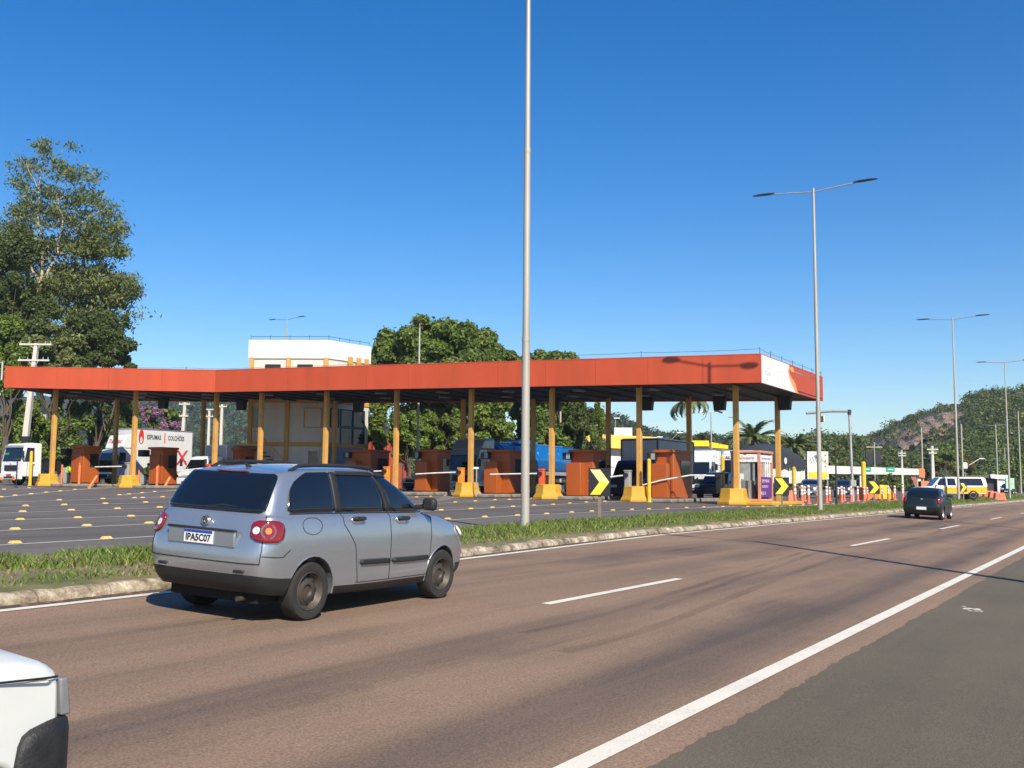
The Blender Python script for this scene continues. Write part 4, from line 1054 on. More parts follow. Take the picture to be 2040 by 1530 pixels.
    em = MB().cyl((x0 + .055, 0, .995), (x0 + .025, 0, .995), .05, n=24).build('emblem', M_CHROME, t, 40)
    MB().cyl((x0 + .03, 0, .995), (x0 + .0235, 0, .995), .040, n=24).build('emblem_field', M_TRIM, em)
    mb = MB()
    for a, b_ in (((-.026, .030), (0, .004)), ((.026, .030), (0, .004)), ((-.034, .010), (-.016, -.032)), ((-.016, -.032), (0, -.004)), ((0, -.004), (.016, -.032)), ((.016, -.032), (.034, .010))):
        mb.tube([(x0 + .0225, a[0], .995 + a[1]), (x0 + .0225, b_[0], .995 + b_[1])], .0042, 5)
    mb.build('emblem_mark', M_CHROME, em)
    MB().cyl((x0 + .02, .03, .66), (x0 - .006, .03, .66), .028, n=14).build('tailgate_lock', M_TRIM, t)
    sk.patch(-.62, .62, 8.22, 8.6, .012, 'brake_light', M_LRED, t, 1, .4, 10, 3)
    p = sk.pt(.15, 6.25); MB().tube([p + Vector((-.02, 0, .0)), sk.pt(-.3, 6.38) + Vector((-.02, 0, .01)), sk.pt(-1.15, 6.30) + Vector((-.02, 0, .01))], [.016, .011, .006], 6).build('rear_wiper', M_TRIM, t)
    q = sk.pt(1.2, 9.9); MB().cyl((q.x + .1, 0, q.z), (q.x + .02, 0, q.z + .055), .028, .012, 10).build('antenna', M_TRIM, t)
    MB().tube([(.45, -.45, .24), (.18, -.45, .245)], .025, 10).build('exhaust', M_STEELW, t)
    MB().box((2.0, 0, .26), (3.4, 1.2, .12)).build('underbody', M_WELL, t)
    P = Vector((-2.08, 10.78, 0)); d = Vector((1.195, 2.12, 0)).normalized(); l = Vector((-d.y, d.x, 0))
    o = P - d * .86 + l * .80; o.z = hz(o.x, o.y)
    place_car(t, o, d, UPR)
silver_car()
# ---------------------------------------------------------------- generic hatch / saloon for the others
def hatch_tab(L=3.93, Hh=1.44, W=1.0, boxy=0, wagon=0):
    def fn(A):
        A[:, :, 0] *= L / 4.18; A[:, :, 1] *= W
        zz = A[:, :, 2]; A[:, :, 2] = np.where(zz > 1.0, 1.0 + (zz - 1.0) * (Hh - 1.0) / .545, zz)
        if not wagon:
            A[6:, :5, 0] += np.array([.05, .10, .18, .22, .22])[:, None] * np.ones(5)
        return A
    return mk_table(fn)
def simple_car(name, label, paint, P, d, up=None, L=3.93, Hh=1.44, W=1.0, plate=None, alloy=False, trim=None, res=2, group=None, rear=True, wagon=0, rear_trim=.3):
    t = thing(name, label, 'car', group=group)
    sk = Skin(hatch_tab(L, Hh, W, wagon=wagon)); k = L / 4.18
    body(sk, t, paint, trim or (lambda u: rear_trim), [(.86 * k, .30), (3.32 * k, .30)], .345, res)
    for sg in (-1, 1):
        for x in (.86, 3.32): wheel(t, (x * k, sg * .715 * W, .29), .29, .18, sg, M_ALLOY if alloy else M_STEELW, .64, 'alloy' if alloy else 'steel')
    sk.patch(-2.6, 2.6, 6.12, 7.85, .005, 'rear_window', M_TINT, t, 1, .3, 16, 6)
    sk.patch(10.2, 15.8, 6.15, 7.85, .005, 'windscreen', M_TINT, t, 1, .15, 16, 6)
    for sd in (-1, 1):
        sk.patch(4.6, 5.9, 6.2, 7.6, .005, 'side_window', M_TINT, t, sd, .5, 8, 5, shape=lambda a, lo, hi: (lo, lo + (hi - lo) * min(1, .6 + .9 * a)))
        sk.patch(6.0, 7.42, 6.15, 7.8, .005, 'side_window', M_TINT, t, sd, .15, 8, 5)
        sk.patch(7.52, 9.3, 6.15, 7.8, .005, 'side_window', M_TINT, t, sd, .15, 8, 5)
        sk.patch(1.95, 3.6, 3.3, 5.0, .010, 'tail_light', M_LRED, t, sd, .6, 8, 5)
        sk.patch(10.9, 12.2, 3.4, 4.5, .010, 'headlight', M_LWHT, t, sd, .4, 8, 5)
        b0 = sk.pt(9.28, 6.3, sd); MB().box(b0 + Vector((.02, .12 * sd, .05)), (.10, .22, .14)).build('door_mirror', M_TRIM, t, bevel=.03)
        sk.line([(7.47, 6.0), (7.47, 1.1)], .005, 'door_seam', M_WELL, t, sd); sk.line([(9.2, 5.9), (9.1, 1.1)], .005, 'door_seam', M_WELL, t, sd)
        for u in (6.28, 7.7): sk.patch(u, u + .3, 4.6, 4.9, .018, 'door_handle', M_TRIM, t, sd, .5, 5, 3)
    x0 = sk.pt(0, 2.6).x; xf = sk.pt(13, 2.0).x
    if plate is not None:
        MB().box((x0 - .012, 0, plate), (.02, .42, .13)).build('licence_plate', M_PLATE, t, bevel=.004)
        MB().cyl((sk.pt(0, 4.6).x + .02, 0, .90), (sk.pt(0, 4.6).x - .012, 0, .90), .05, n=16).build('emblem', M_CHROME, t)
        sk.line([(-2.7, 2.2), (0, 2.15), (2.7, 2.2)], .006, 'tailgate_seam', M_WELL, t, 1)
    sk.patch(12.05, 13.95, 2.9, 3.9, .008, 'grille', M_TRIM, t, 1, .3, 8, 4)
    sk.patch(11.9, 14.1, 1.1, 1.9, .008, 'lower_grille', M_TRIM, t, 1, .3, 8, 4)
    MB().box((xf + .01, 0, .42), (.02, .42, .12)).build('front_plate', M_PLATE, t)
    MB().box((2.0 * k, 0, .25), (3.3 * k, 1.2, .12)).build('underbody', M_WELL, t)
    place_car(t, P, d, up); return t
# dark hatchback ahead in the left lane: rear right wheel stands at pixel (1880,1037)
d = Vector((DX, DY, 0)); l = Vector((-DY, DX, 0))
pr = g_road(1879, 1036.5); o = pr - d * .81 + l * .80; o.z = hz(o.x, o.y)
simple_car('dark_hatchback', 'dark green hatchback with red tail lights driving away on the road', paint_mat('dark_green_paint', (.007, .012, .011), .0, .35, .03, .3), o, d, UPR, plate=.50, alloy=True, res=3)
# white car whose front corner enters at the lower left
fc = Vector((-1.73, 3.9, 0))
# ================================================================== lorries and other traffic
def P_(n, c, **k): return paint_mat(n, c, **k)
W_PAINT = paint_mat('white_cab_paint', (.72, .72, .70), 0, .35, .2)
M_LENSW = M_LWHT
DL = Vector((DX, DY, 0)); LL = Vector((-DY, DX, 0))
def wheel_set(t, xs, track, r=.5, dual=False, rim=None):
    for x in xs:
        for sg in (-1, 1): wheel(t, (x, sg * track, r), r, .30 if not dual else .5, sg, rim or M_STEELW, .55)
def cab(t, paint, Wd=2.4, Hc=2.9, Lc=2.0, floor=.55, style='boxy', grille=M_DK, bump=None, visor=False):
    """local: x forward, front face at x=0, body runs to negative x"""
    h = Wd / 2; zw0, zw1 = floor + (Hc - floor) * .44, floor + (Hc - floor) * .86
    rk = .28 if style == 'boxy' else .38
    prof = [(0, floor), (.02, floor + .6), (0, zw0 - .05), (-rk * .8, zw1), (-rk - .12, Hc - .06), (-rk - .45, Hc), (-Lc, Hc - .02), (-Lc, floor)]
    if style == 'bonnet':
        prof = [(0, floor), (.02, zw0 - .35), (-.10, zw0 - .10), (-.48, zw0 + .03), (-.95, zw1), (-1.15, Hc - .05), (-1.4, Hc), (-Lc - .4, Hc - .02), (-Lc - .4, floor)]
    taper = lambda z: 1 - .07 * max(0, (z - zw0) / (Hc - zw0))
    mb = MB(); n = len(prof); V = []
    for sg in (-1, 1): V += [(x, sg * h * taper(z), z) for x, z in prof]
    mb.add(V, [tuple(range(n - 1, -1, -1)), tuple(range(n, 2 * n))] + [(k, (k + 1) % n, n + (k + 1) % n, n + k) for k in range(n)])
    c = mb.build('cab', paint, t, bevel=.07, seg=3)
    # windscreen lies on the raked segment
    i0 = 2 if style != 'bonnet' else 3
    (xa, za), (xb, zb) = prof[i0], prof[i0 + 1]
    def onw(f, y, off=.012):
        x = xa + (xb - xa) * f; z = za + (zb - za) * f; nx, nz = (zb - za), -(xb - xa); q = math.hypot(nx, nz)
        return (x + nx / q * off, y * taper(z), z + nz / q * off)
    g = h - .13; m2 = MB()
    a = [onw(.06, -g), onw(.06, g), onw(.97, g), onw(.97, -g)]; b_ = [onw(.06, -g, -.02), onw(.06, g, -.02), onw(.97, g, -.02), onw(.97, -g, -.02)]
    m2.add(a + b_, [(0, 1, 2, 3), (4, 7, 6, 5), (0, 4, 5, 1), (1, 5, 6, 2), (2, 6, 7, 3), (3, 7, 4, 0)]); m2.build('windscreen', M_TINT, t, bevel=.012)
    for sg in (-.55, .25): MB().tube([onw(.05, sg * g, .03), onw(.12, (sg + .4) * g, .03)], .012, 5).build('wiper', M_DK, t)
    for sg in (-1, 1):
        y = sg * (h * (1 - .035) + .004); x1 = xb - .12 if style != 'bonnet' else xb - .05
        xs0 = xa - .22
        poly = [(xs0, zw0 + .02), (x1 - .08, zw1 - .02), (-Lc * .62, zw1 - .02), (-Lc * .62, zw0 + .02)]
        k = MB(); k.add([(x, sg * (h * taper(z) + .008), z) for x, z in poly] + [(x, sg * (h * taper(z) - .03), z) for x, z in poly], [(0, 1, 2, 3), (7, 6, 5, 4), (0, 4, 5, 1), (1, 5, 6, 2), (2, 6, 7, 3), (3, 7, 4, 0)])
        k.build('side_window', M_TINT, t)
        MB().box((-Lc * .28, sg * (h + .002), floor + .55), (.02, .012, 1.0)).build('door_seam', M_DK, t)
        MB().box((-Lc * .58, sg * (h + .008), zw0 - .2), (.2, .03, .06)).build('door_handle', M_DK, t)
        mr = MB().box((xa + .06, sg * (h + .20), zw0 + .52), (.10, .22, .50)).build('wing_mirror', M_DK, t, bevel=.03)
        MB().tube([(xa - .2, sg * h * .96, zw0 + .62), (xa + .05, sg * (h + .18), zw0 + .66)], .02, 5).build('mirror_arm', M_DK, mr)
        MB().box((.03, sg * (h - .34), floor + .28), (.06, .46, .22)).build('headlight', M_LENSW, t, bevel=.02)
    MB().box((.03, 0, floor + .62), (.05, Wd * .62, .42)).build('grille', grille, t, bevel=.015)
    bp = MB().box((.0, 0, floor + .02), (.26, Wd + .02, .44)).build('bumper', bump or paint, t, bevel=.05, seg=3)
    MB().box((.14, 0, floor - .05), (.02, Wd * .5, .12)).build('bumper_intake', M_DK, bp)
    MB().box((.145, .25, floor + .10), (.02, .42, .13)).build('licence_plate', M_PLATE, t)
    MB().cyl((.05, 0, floor + .9), (.075, 0, floor + .9), .09, n=14).build('emblem', M_CHROME, t)
    if visor: MB().box((xb + .05, 0, Hc - .28), (.16, Wd * .86, .18)).build('sun_visor', visor, t, bevel=.03)
    return c
def truck_root(label, front, yaw=None, name='lorry', cat='lorry'):
    a = math.atan2(-DY, -DX) if yaw is None else yaw
    return thing(name, label, cat, front, a)
def chassis(t, L, z=.75, w=.8):
    MB().box((-L / 2, 0, z), (L - .3, w, .22)).build('chassis', M_DK, t)
BOXW = pbr('box_white', (.60, .595, .59), .55, var=.05, scale=.7, streak=True, dirt=.12)
BOXG = pbr('box_grey', (.42, .43, .45), .5, var=.06, scale=.7, streak=True, dirt=.1)
def cargo(t, x0, x1, Wd, z0, z1, mat, frame_m=M_ALU, name='cargo_box'):
    c = MB().box(((x0 + x1) / 2, 0, (z0 + z1) / 2), (abs(x1 - x0), Wd, z1 - z0)).build(name, mat, t, bevel=.03)
    mb = MB(); e = .08
    for x in (x0, x1):
        for sg in (-1, 1): mb.box((x, sg * Wd / 2, (z0 + z1) / 2), (e, e, z1 - z0 + e))
        for z in (z0, z1): mb.box((x, 0, z), (e, Wd, e))
    for sg in (-1, 1):
        for z in (z0, z1): mb.box(((x0 + x1) / 2, sg * Wd / 2, z), (abs(x1 - x0), e, e))
    mb.build('box_frame', frame_m, c); return c
M_RLET = pbr('letter_red', (.55, .03, .03), .5); M_BLET = pbr('letter_black', (.03, .03, .035), .5)
# 1 white lorry, far left
t = truck_root('white flat-fronted lorry at the far left edge with red plate lettering', on(20, 74.5))
cab(t, W_PAINT, 2.45, 3.05, 1.6, .6, bump=W_PAINT, visor=M_GREY)
chassis(t, 8); wheel_set(t, (-1.3, -6.2), 1.02, .5)
cargo(t, -2.6, -8, 2.4, 1.1, 1.9, M_DK, M_DK, 'flat_bed')
MB().box((.16, 0, .72), (.02, .55, .14)).build('number_panel', M_RLET, t)
MB().box((-.12, -.75, 2.15), (.03, .5, .35)).build('green_sticker', pbr('green_sticker', (.03, .35, .12), .5), t)
for sg in (-.9, .6): MB().box((.14, sg, .45), (.03, .35, .22)).build('fog_light', M_LAMB, t, bevel=.03)
# 2 lettered box lorry
t = truck_root('white box lorry lettered in red and black, second lane from left', on(210, 87))
cab(t, P_('pale_cab_paint', (.62, .62, .64), metal=0), 2.4, 3.0, 1.6, .6, bump=M_DK)
MB().prism([(-.55, 3.0), (-1.0, 4.15), (-1.6, 4.25), (-1.6, 3.0)], -1.12, 1.12).build('wind_deflector', W_PAINT, t, bevel=.12, seg=3)
chassis(t, 7.5); wheel_set(t, (-1.2, -5.9), 1.02, .5)
cargo(t, -1.75, -8.0, 2.55, 1.15, 4.75, BOXW)
text_mesh('lettering', 'Tranetax', .55, M_RLET, t, frame((-.775, -.08, 3.62), (0, 1, 0), (-.4, 0, 1)), width=1.75, shear=.35, bold=.01)
yy = 1.29
text_mesh('lettering', 'ESPUMAS', .55, M_BLET, t, frame((-3.75, yy, 4.05), (-1, 0, 0), (0, 0, 1)), width=1.5, bold=.012)
text_mesh('lettering', 'COLCHÕES', .55, M_BLET, t, frame((-6.15, yy, 4.05), (-1, 0, 0), (0, 0, 1)), width=1.8, bold=.012)
MB().box((-4.9, yy, 4.05), (.10, .01, .9)).build('lettering_bar', M_RLET, t)
mb = MB(); mb.add([(-2.4 + .28 * math.cos(a) , yy + .004, 3.95 + (.5 if math.sin(a) < 0 else .78) * math.sin(a)) for a in [k * .3927 for k in range(16)]], [tuple(range(16))])
fl = mb.build('flame_mark', M_RLET, t, smooth=0)
MB().add([(-2.4 + .11 * math.cos(a), yy + .010, 3.78 + .28 * math.sin(a)) for a in [k * .3927 for k in range(16)]], [tuple(range(16))]).build('flame_heart', W_PAINT, fl, smooth=0)
text_mesh('lettering', 'X', 1.9, M_RLET, t, frame((-6.9, yy, 2.3), (-1, 0, 0), (0, 0, 1)), bold=.02)
# 3 white delivery truck
t = truck_root('white light delivery truck with long bonnet stopped at the third boom', on(374, 73.5))
cab(t, W_PAINT, 2.1, 2.35, 1.9, .5, 'bonnet', bump=W_PAINT, grille=M_WPLAS)
chassis(t, 6.5, .6); wheel_set(t, (-.75, -4.6), .85, .38)
cargo(t, -2.55, -6.6, 2.2, .95, 3.15, BOXG, M_ALU)
# 4 grey tractor with blue tank
GREYC = P_('slate_cab_paint', (.27, .30, .34), metal=.2)
t = truck_root('slate grey tractor unit pulling a glossy blue tank trailer', on(920, 70.5))
cab(t, GREYC, 2.5, 3.1, 2.2, .5, bump=GREYC)
MB().prism([(-.35, 3.05), (-.95, 3.75), (-1.5, 3.85), (-2.3, 3.85), (-2.3, 3.05)], -1.2, 1.2).build('roof_fairing', GREYC, t, bevel=.14, seg=4)
for sg in (-1, 1):
    MB().prism([(.03, .55), (.03, 1.9), (-.25, 2.1), (-.25, .55)], sg * 1.02, sg * 1.26).build('corner_panel', GREYC, t, bevel=.05)
    MB().box((.07, sg * .98, .88), (.03, .2, .34)).build('twin_headlight', M_LENSW, t, bevel=.03)
chassis(t, 17, .8); wheel_set(t, (-1.4, -4.6, -13.5, -14.7), 1.02, .5)
M_TANK = P_('tank_blue', (.004, .12, .36), metal=.0, rough=.2)
Mx = Matrix.Translation((-17.0, 0, 2.45)) @ Matrix.Rotation(R(90), 4, 'Y')
tk = MB().lathe([(.01, 0), (.7, .02), (1.08, .12), (1.22, .35), (1.25, .6), (1.25, 13.2), (1.2, 13.5), (1.0, 13.75), (.6, 13.85), (.01, 13.9)], Mx, 40).build('tank', M_TANK, t, 50)
for k in range(8):
    x = -3.8 - k * 1.6; M_ = Matrix.Translation((x, 0, 2.45)) @ Matrix.Rotation(R(90), 4, 'Y')
    MB().lathe([(1.25, -.06), (1.29, -.05), (1.29, .05), (1.25, .06)], M_, 40).build('tank_band', M_TANK, tk, 50)
MB().box((-9, 0, 3.72), (9.5, .7, .1)).build('walkway', M_TANK, tk); MB().box((-7.8, .1, 3.8), (3.0, 1.1, .35)).build('manhole_housing', M_TANK, tk, bevel=.1, seg=3)
for sg in (-1, 1): MB().box((-9, sg * 1.22, 1.55), (10, .06, .25)).build('side_rail', M_GALV, t)
for sg in (-1, 1): MB().box((-8.2, sg * 1.1, .95), (4.5, .05, .7)).build('side_guard', M_STEEL, t)
# 5 blue lorry with grey box
BLU = P_('blue_cab_paint', (.012, .05, .22), metal=.2)
t = truck_root('dark blue bonneted lorry with tall grey cargo box behind the chevron sign', on(1246, 63.5))
cab(t, BLU, 2.3, 2.45, 1.8, .5, 'bonnet', bump=M_DK)
chassis(t, 9, .7); wheel_set(t, (-.9, -6.5), .95, .45)
cargo(t, -2.1, -8.2, 2.5, 1.0, 3.75, BOXG, M_DK)
MB().box((-5.2, 0, 3.82), (6.0, 2.5, .06)).build('box_roof', M_WPLAS, t)
MB().cyl((-7, -.3, 3.85), (-7, -.3, 4.2), .3, .12).build('roof_vent', M_WPLAS, t)
# 6 white articulated lorry farther back
t = truck_root('white articulated lorry with grey lettered trailer in the last covered lane', on(1390, 94))
cab(t, W_PAINT, 2.5, 3.3, 2.2, .5, bump=W_PAINT)
MB().prism([(-.4, 3.2), (-1.0, 3.9), (-1.6, 4.0), (-2.3, 4.0), (-2.3, 3.2)], -1.15, 1.15).build('roof_fairing', W_PAINT, t, bevel=.2, seg=4)
for sg in (-1, 1): MB().box((-2.4, sg * 1.2, 2.3), (.9, .08, 3.2)).build('side_fairing', W_PAINT, t, bevel=.04)
chassis(t, 15, .8); wheel_set(t, (-1.4, -4.6, -11.5, -12.7), 1.02, .5)
cargo(t, -3.0, -12.5, 2.55, 1.1, 4.1, BOXG, M_ALU)
text_mesh('lettering', 'VOLI', .6, M_RLET, t, frame((-6.2, 1.33, 3.2), (-1, 0, 0), (0, 0, 1)), width=1.9, bold=.015)
# 7 white lorry with black tarpaulin
t = truck_root('white lorry with load humped under black tarpaulin beyond the kiosk', on(1464, 80))
cab(t, W_PAINT, 2.5, 3.35, 2.3, .55, bump=W_PAINT)
MB().prism([(-.4, 3.3), (-.75, 3.62), (-2.3, 3.65), (-2.3, 3.3)], -1.15, 1.15).build('roof_fairing', W_PAINT, t, bevel=.1, seg=3)
MB().box((-.12, 0, 3.02), (.06, 2.0, .34)).build('name_board', M_WPLAS, t)
text_mesh('lettering', 'ALIANÇA', .3, M_INK, t, frame((-.085, 0, 3.02), (0, 1, 0), (0, 0, 1)), width=1.6, bold=.01)
chassis(t, 15, .8); wheel_set(t, (-1.4, -4.6, -11.5, -12.7), 1.02, .5)
sb = MB().box((-9.0, 0, 1.75), (12.2, 2.55, 1.3)).build('side_boards', pbr('cream_boards', (.66, .62, .52), .7, var=.12, scale=2, dirt=.25), t, bevel=.02)
mb = MB()
for k in range(14): mb.box((-3.1 - k * .9, 1.30, 1.75), (.07, .05, 1.3))
mb.build('board_stakes', M_WPLAS, sb)
M_TARP = pbr('black_tarpaulin', (.035, .035, .038), .6, var=.3, scale=1.5, bump=.4)
V = []; Fs = []; nx_, ny_ = 40, 18; rg = random.Random(8)
for i in range(nx_ + 1):
    f = i / nx_; x = -2.9 - 12.2 * f
    hh = 3.75 + .75 * math.sin(math.pi * min(1, max(0, (f - .02) / .95))) ** .8 - .25 * f
    for j in range(ny_ + 1):
        a = -1 + 2 * j / ny_; y = 1.32 * math.copysign(min(1, abs(a) * 1.6), a)
        z = hh - .35 * (min(1, abs(a) * 1.6)) ** 2 if abs(a) < .625 else 2.25 + (hh - .35 - 2.25) * (1 - (abs(a) - .625) / .375)
        V.append((x, y + rg.uniform(-.03, .03), z + .06 * math.sin(x * 2.3 + a * 3) + rg.uniform(-.02, .02)))
n = ny_ + 1
Fs = [(i * n + j, i * n + j + 1, (i + 1) * n + j + 1, (i + 1) * n + j) for i in range(nx_) for j in range(ny_)] + [tuple(range(n)), tuple(range(nx_ * n + n - 1, nx_ * n - 1, -1))]
tp = link_mesh('tarpaulin', V, Fs, M_TARP, t, 60)
mb = MB(); mb.add([(-8.9 + .45 * math.cos(a), 1.375, 3.0 + .3 * math.sin(a)) for a in [k * .785 for k in range(8)]], [tuple(range(8))]); mb.build('tarpaulin_emblem', pbr('emblem_white', (.6, .6, .6), .6), tp, smooth=0)
# 8 dark pickup in the covered lane
def suv(label, paint, P, yaw, L=4.7, Wd=1.8, Hh=1.78, name='pickup', cat='pickup', lower=None, canopy=None, twotone=None):
    t = thing(name, label, cat, P, yaw); h = Wd / 2
    # local x forward from the front (0) to -L
    lowp = [(0, .45), (.02, .75), (-.08, .98), (-1.15, 1.08), (-L, 1.10), (-L, .50), (-L + .2, .42)]
    def ex(name, poly, w0, w1, zr, mat, bev=.06):
        n = len(poly); V = []
        for sg in (-1, 1): V += [(x, sg * (w0 + (w1 - w0) * min(1, max(0, (z - zr[0]) / (zr[1] - zr[0])))), z) for x, z in poly]
        return MB().add(V, [tuple(range(n - 1, -1, -1)), tuple(range(n, 2 * n))] + [(k, (k + 1) % n, n + (k + 1) % n, n + k) for k in range(n)]).build(name, mat, t, bevel=bev, seg=3)
    ex('body', lowp, h, h * .985, (.4, 1.1), paint)
    xr = -L * .70 if canopy is None else -L + .03
    ex('cabin', [(-1.1, 1.06), (-1.75, Hh - .06), (-2.05, Hh), (xr + .25, Hh - .01), (xr + .05, Hh - .1), (xr - .08, 1.08)], h * .97, h * .80, (1.05, Hh), paint, .05)
    zl, zh = 1.14, Hh - .13
    def wy(z): return h * (.97 + (.80 - .97) * (z - 1.05) / (Hh - 1.05)) + .006
    def sidewin(xa, xb, xc, xd):
        for sg in (-1, 1):
            q = [(xa, zl), (xb, zl), (xc, zh), (xd, zh)]
            k = MB(); k.add([(x, sg * wy(z), z) for x, z in q] + [(x, sg * (wy(z) - .03), z) for x, z in q], BOXF); k.build('side_window', M_TINT, t)
    sidewin(-1.42, -2.25, -2.25, -1.82); sidewin(-2.36, -3.05, -2.98, -2.36)
    if canopy is not None: sidewin(-3.35, -L + .28, -L + .42, -3.35)
    MB().add([(-1.12, -wy(1.12) + .1, 1.13), (-1.12, wy(1.12) - .1, 1.13), (-1.715, wy(zh) - .08, zh + .04), (-1.715, -wy(zh) + .08, zh + .04)], [(0, 1, 2, 3)]).build('windscreen', M_TINT, t)
    MB().box((.02, 0, .80), (.06, Wd * .62, .22)).build('grille', M_DK, t, bevel=.02)
    MB().box((.0, 0, .52), (.22, Wd, .26)).build('bumper', lower or M_DK, t, bevel=.05)
    for sg in (-1, 1):
        MB().box((-.02, sg * (h - .22), .88), (.1, .36, .17)).build('headlight', M_LWHT, t, bevel=.03)
        MB().box((-L - .01, sg * (h - .14), .92), (.05, .2, .34)).build('tail_light', M_LRED, t, bevel=.02)
        MB().box((-1.45, sg * (h + .1), 1.18), (.1, .22, .16)).build('door_mirror', paint, t, bevel=.03)
        for x in (-2.25, -3.1): MB().box((x, sg * (h + .005), .95), (.16, .03, .04)).build('door_handle', M_DK, t)
        for x in (-2.3, -3.18): MB().box((x, sg * (h + .001), .8), (.014, .012, .58)).build('door_seam', M_DK, t)
        for x in (-.9, -L + 1.15):
            MB().cyl((x, sg * (h - .12), .40), (x, sg * (h + .004), .40), .42, n=28).build('wheel_arch', M_WELL, t)
            wheel(t, (x, sg * (h - .08), .37), .37, .22, sg, M_ALLOY, .62, 'alloy')
    if twotone:
        MB().add([(-1.3, -h - .006, .55), (-L + .02, -h - .006, .55), (-L + .02, -h - .006, 1.02), (-1.6, -h - .006, 1.0)] , [(0, 1, 2, 3)]).build('yellow_band', twotone, t)
        k = MB()
        for sg in (-1, 1):
            q = [(-1.35, .52), (-L + .03, .52), (-L + .03, 1.05), (-2.2, .98), (-1.75, .80)]
            k.add([(x, sg * (h + .009), z) for x, z in q] + [(x, sg * (h - .02), z) for x, z in q], [(0, 1, 2, 3, 4), (9, 8, 7, 6, 5)] + [(i, 5 + i, 5 + (i + 1) % 5, (i + 1) % 5) for i in range(5)])
        k.add([(-L - .008, -h + .03, .55), (-L - .008, h - .03, .55), (-L - .008, h - .03, 1.02), (-L - .008, -h + .03, 1.02)], [(0, 1, 2, 3)])
        k.build('yellow_panel', twotone, t, smooth=0)
        MB().box((-2.3, 0, Hh + .07), (.28, 1.1, .1)).build('light_bar', M_DK, t, bevel=.03)
    return t
suv('black pickup stopped under the canopy behind the long white boom', P_('black_paint', (.012, .016, .024), metal=.2), on(1410, 65.5), math.atan2(-DY, -DX), 4.9, 1.85, 1.80)
suv('white and yellow road patrol pickup crossing beyond the median, seen side on', W_PAINT, on(1824, 88), math.atan2(.10, -1), 5.55, 1.85, 1.86, lower=M_WPLAS, canopy=1, twotone=pbr('patrol_yellow', (.78, .42, .015), .4))
# silvery van beyond the sixth lane
suv('light grey van waiting in shade between two booths above the silver car bonnet', P_('grey_van_paint', (.42, .44, .46), metal=.2), on(820, 78), math.atan2(-DY, -DX), 4.6, 1.85, 2.0, 'van', 'van', canopy=1)
# queueing cars on the right
G = 'cars queueing beyond the orange posts'
def fwd(px, Y, yaw_d, back_): p = on(px, Y); return p
for lab, col, px, Y, dv, kw in (('blue grey hatchback queueing beside the white and yellow signboard', (.13, .16, .21), 1612, 82, (-.35, -1), {}),
                           ('dark saloon queueing behind the camera gantry pole', (.03, .035, .05), 1682, 88, (-.3, -1), {}),
                           ('small dark car far off by the pale green box near the last lamp posts', (.02, .025, .04), 2004, 140, (-.55, -.85), {})):
    dd = Vector((dv[0], dv[1], 0)).normalized(); fr = on(px, Y)
    o = fr - dd * 3.9; o.z = hz(o.x, o.y)
    simple_car('queueing_car', lab, P_('paint_%d' % px, col, metal=.3), o, dd, None, Hh=1.5, W=1.02, alloy=True, res=1, group=G)
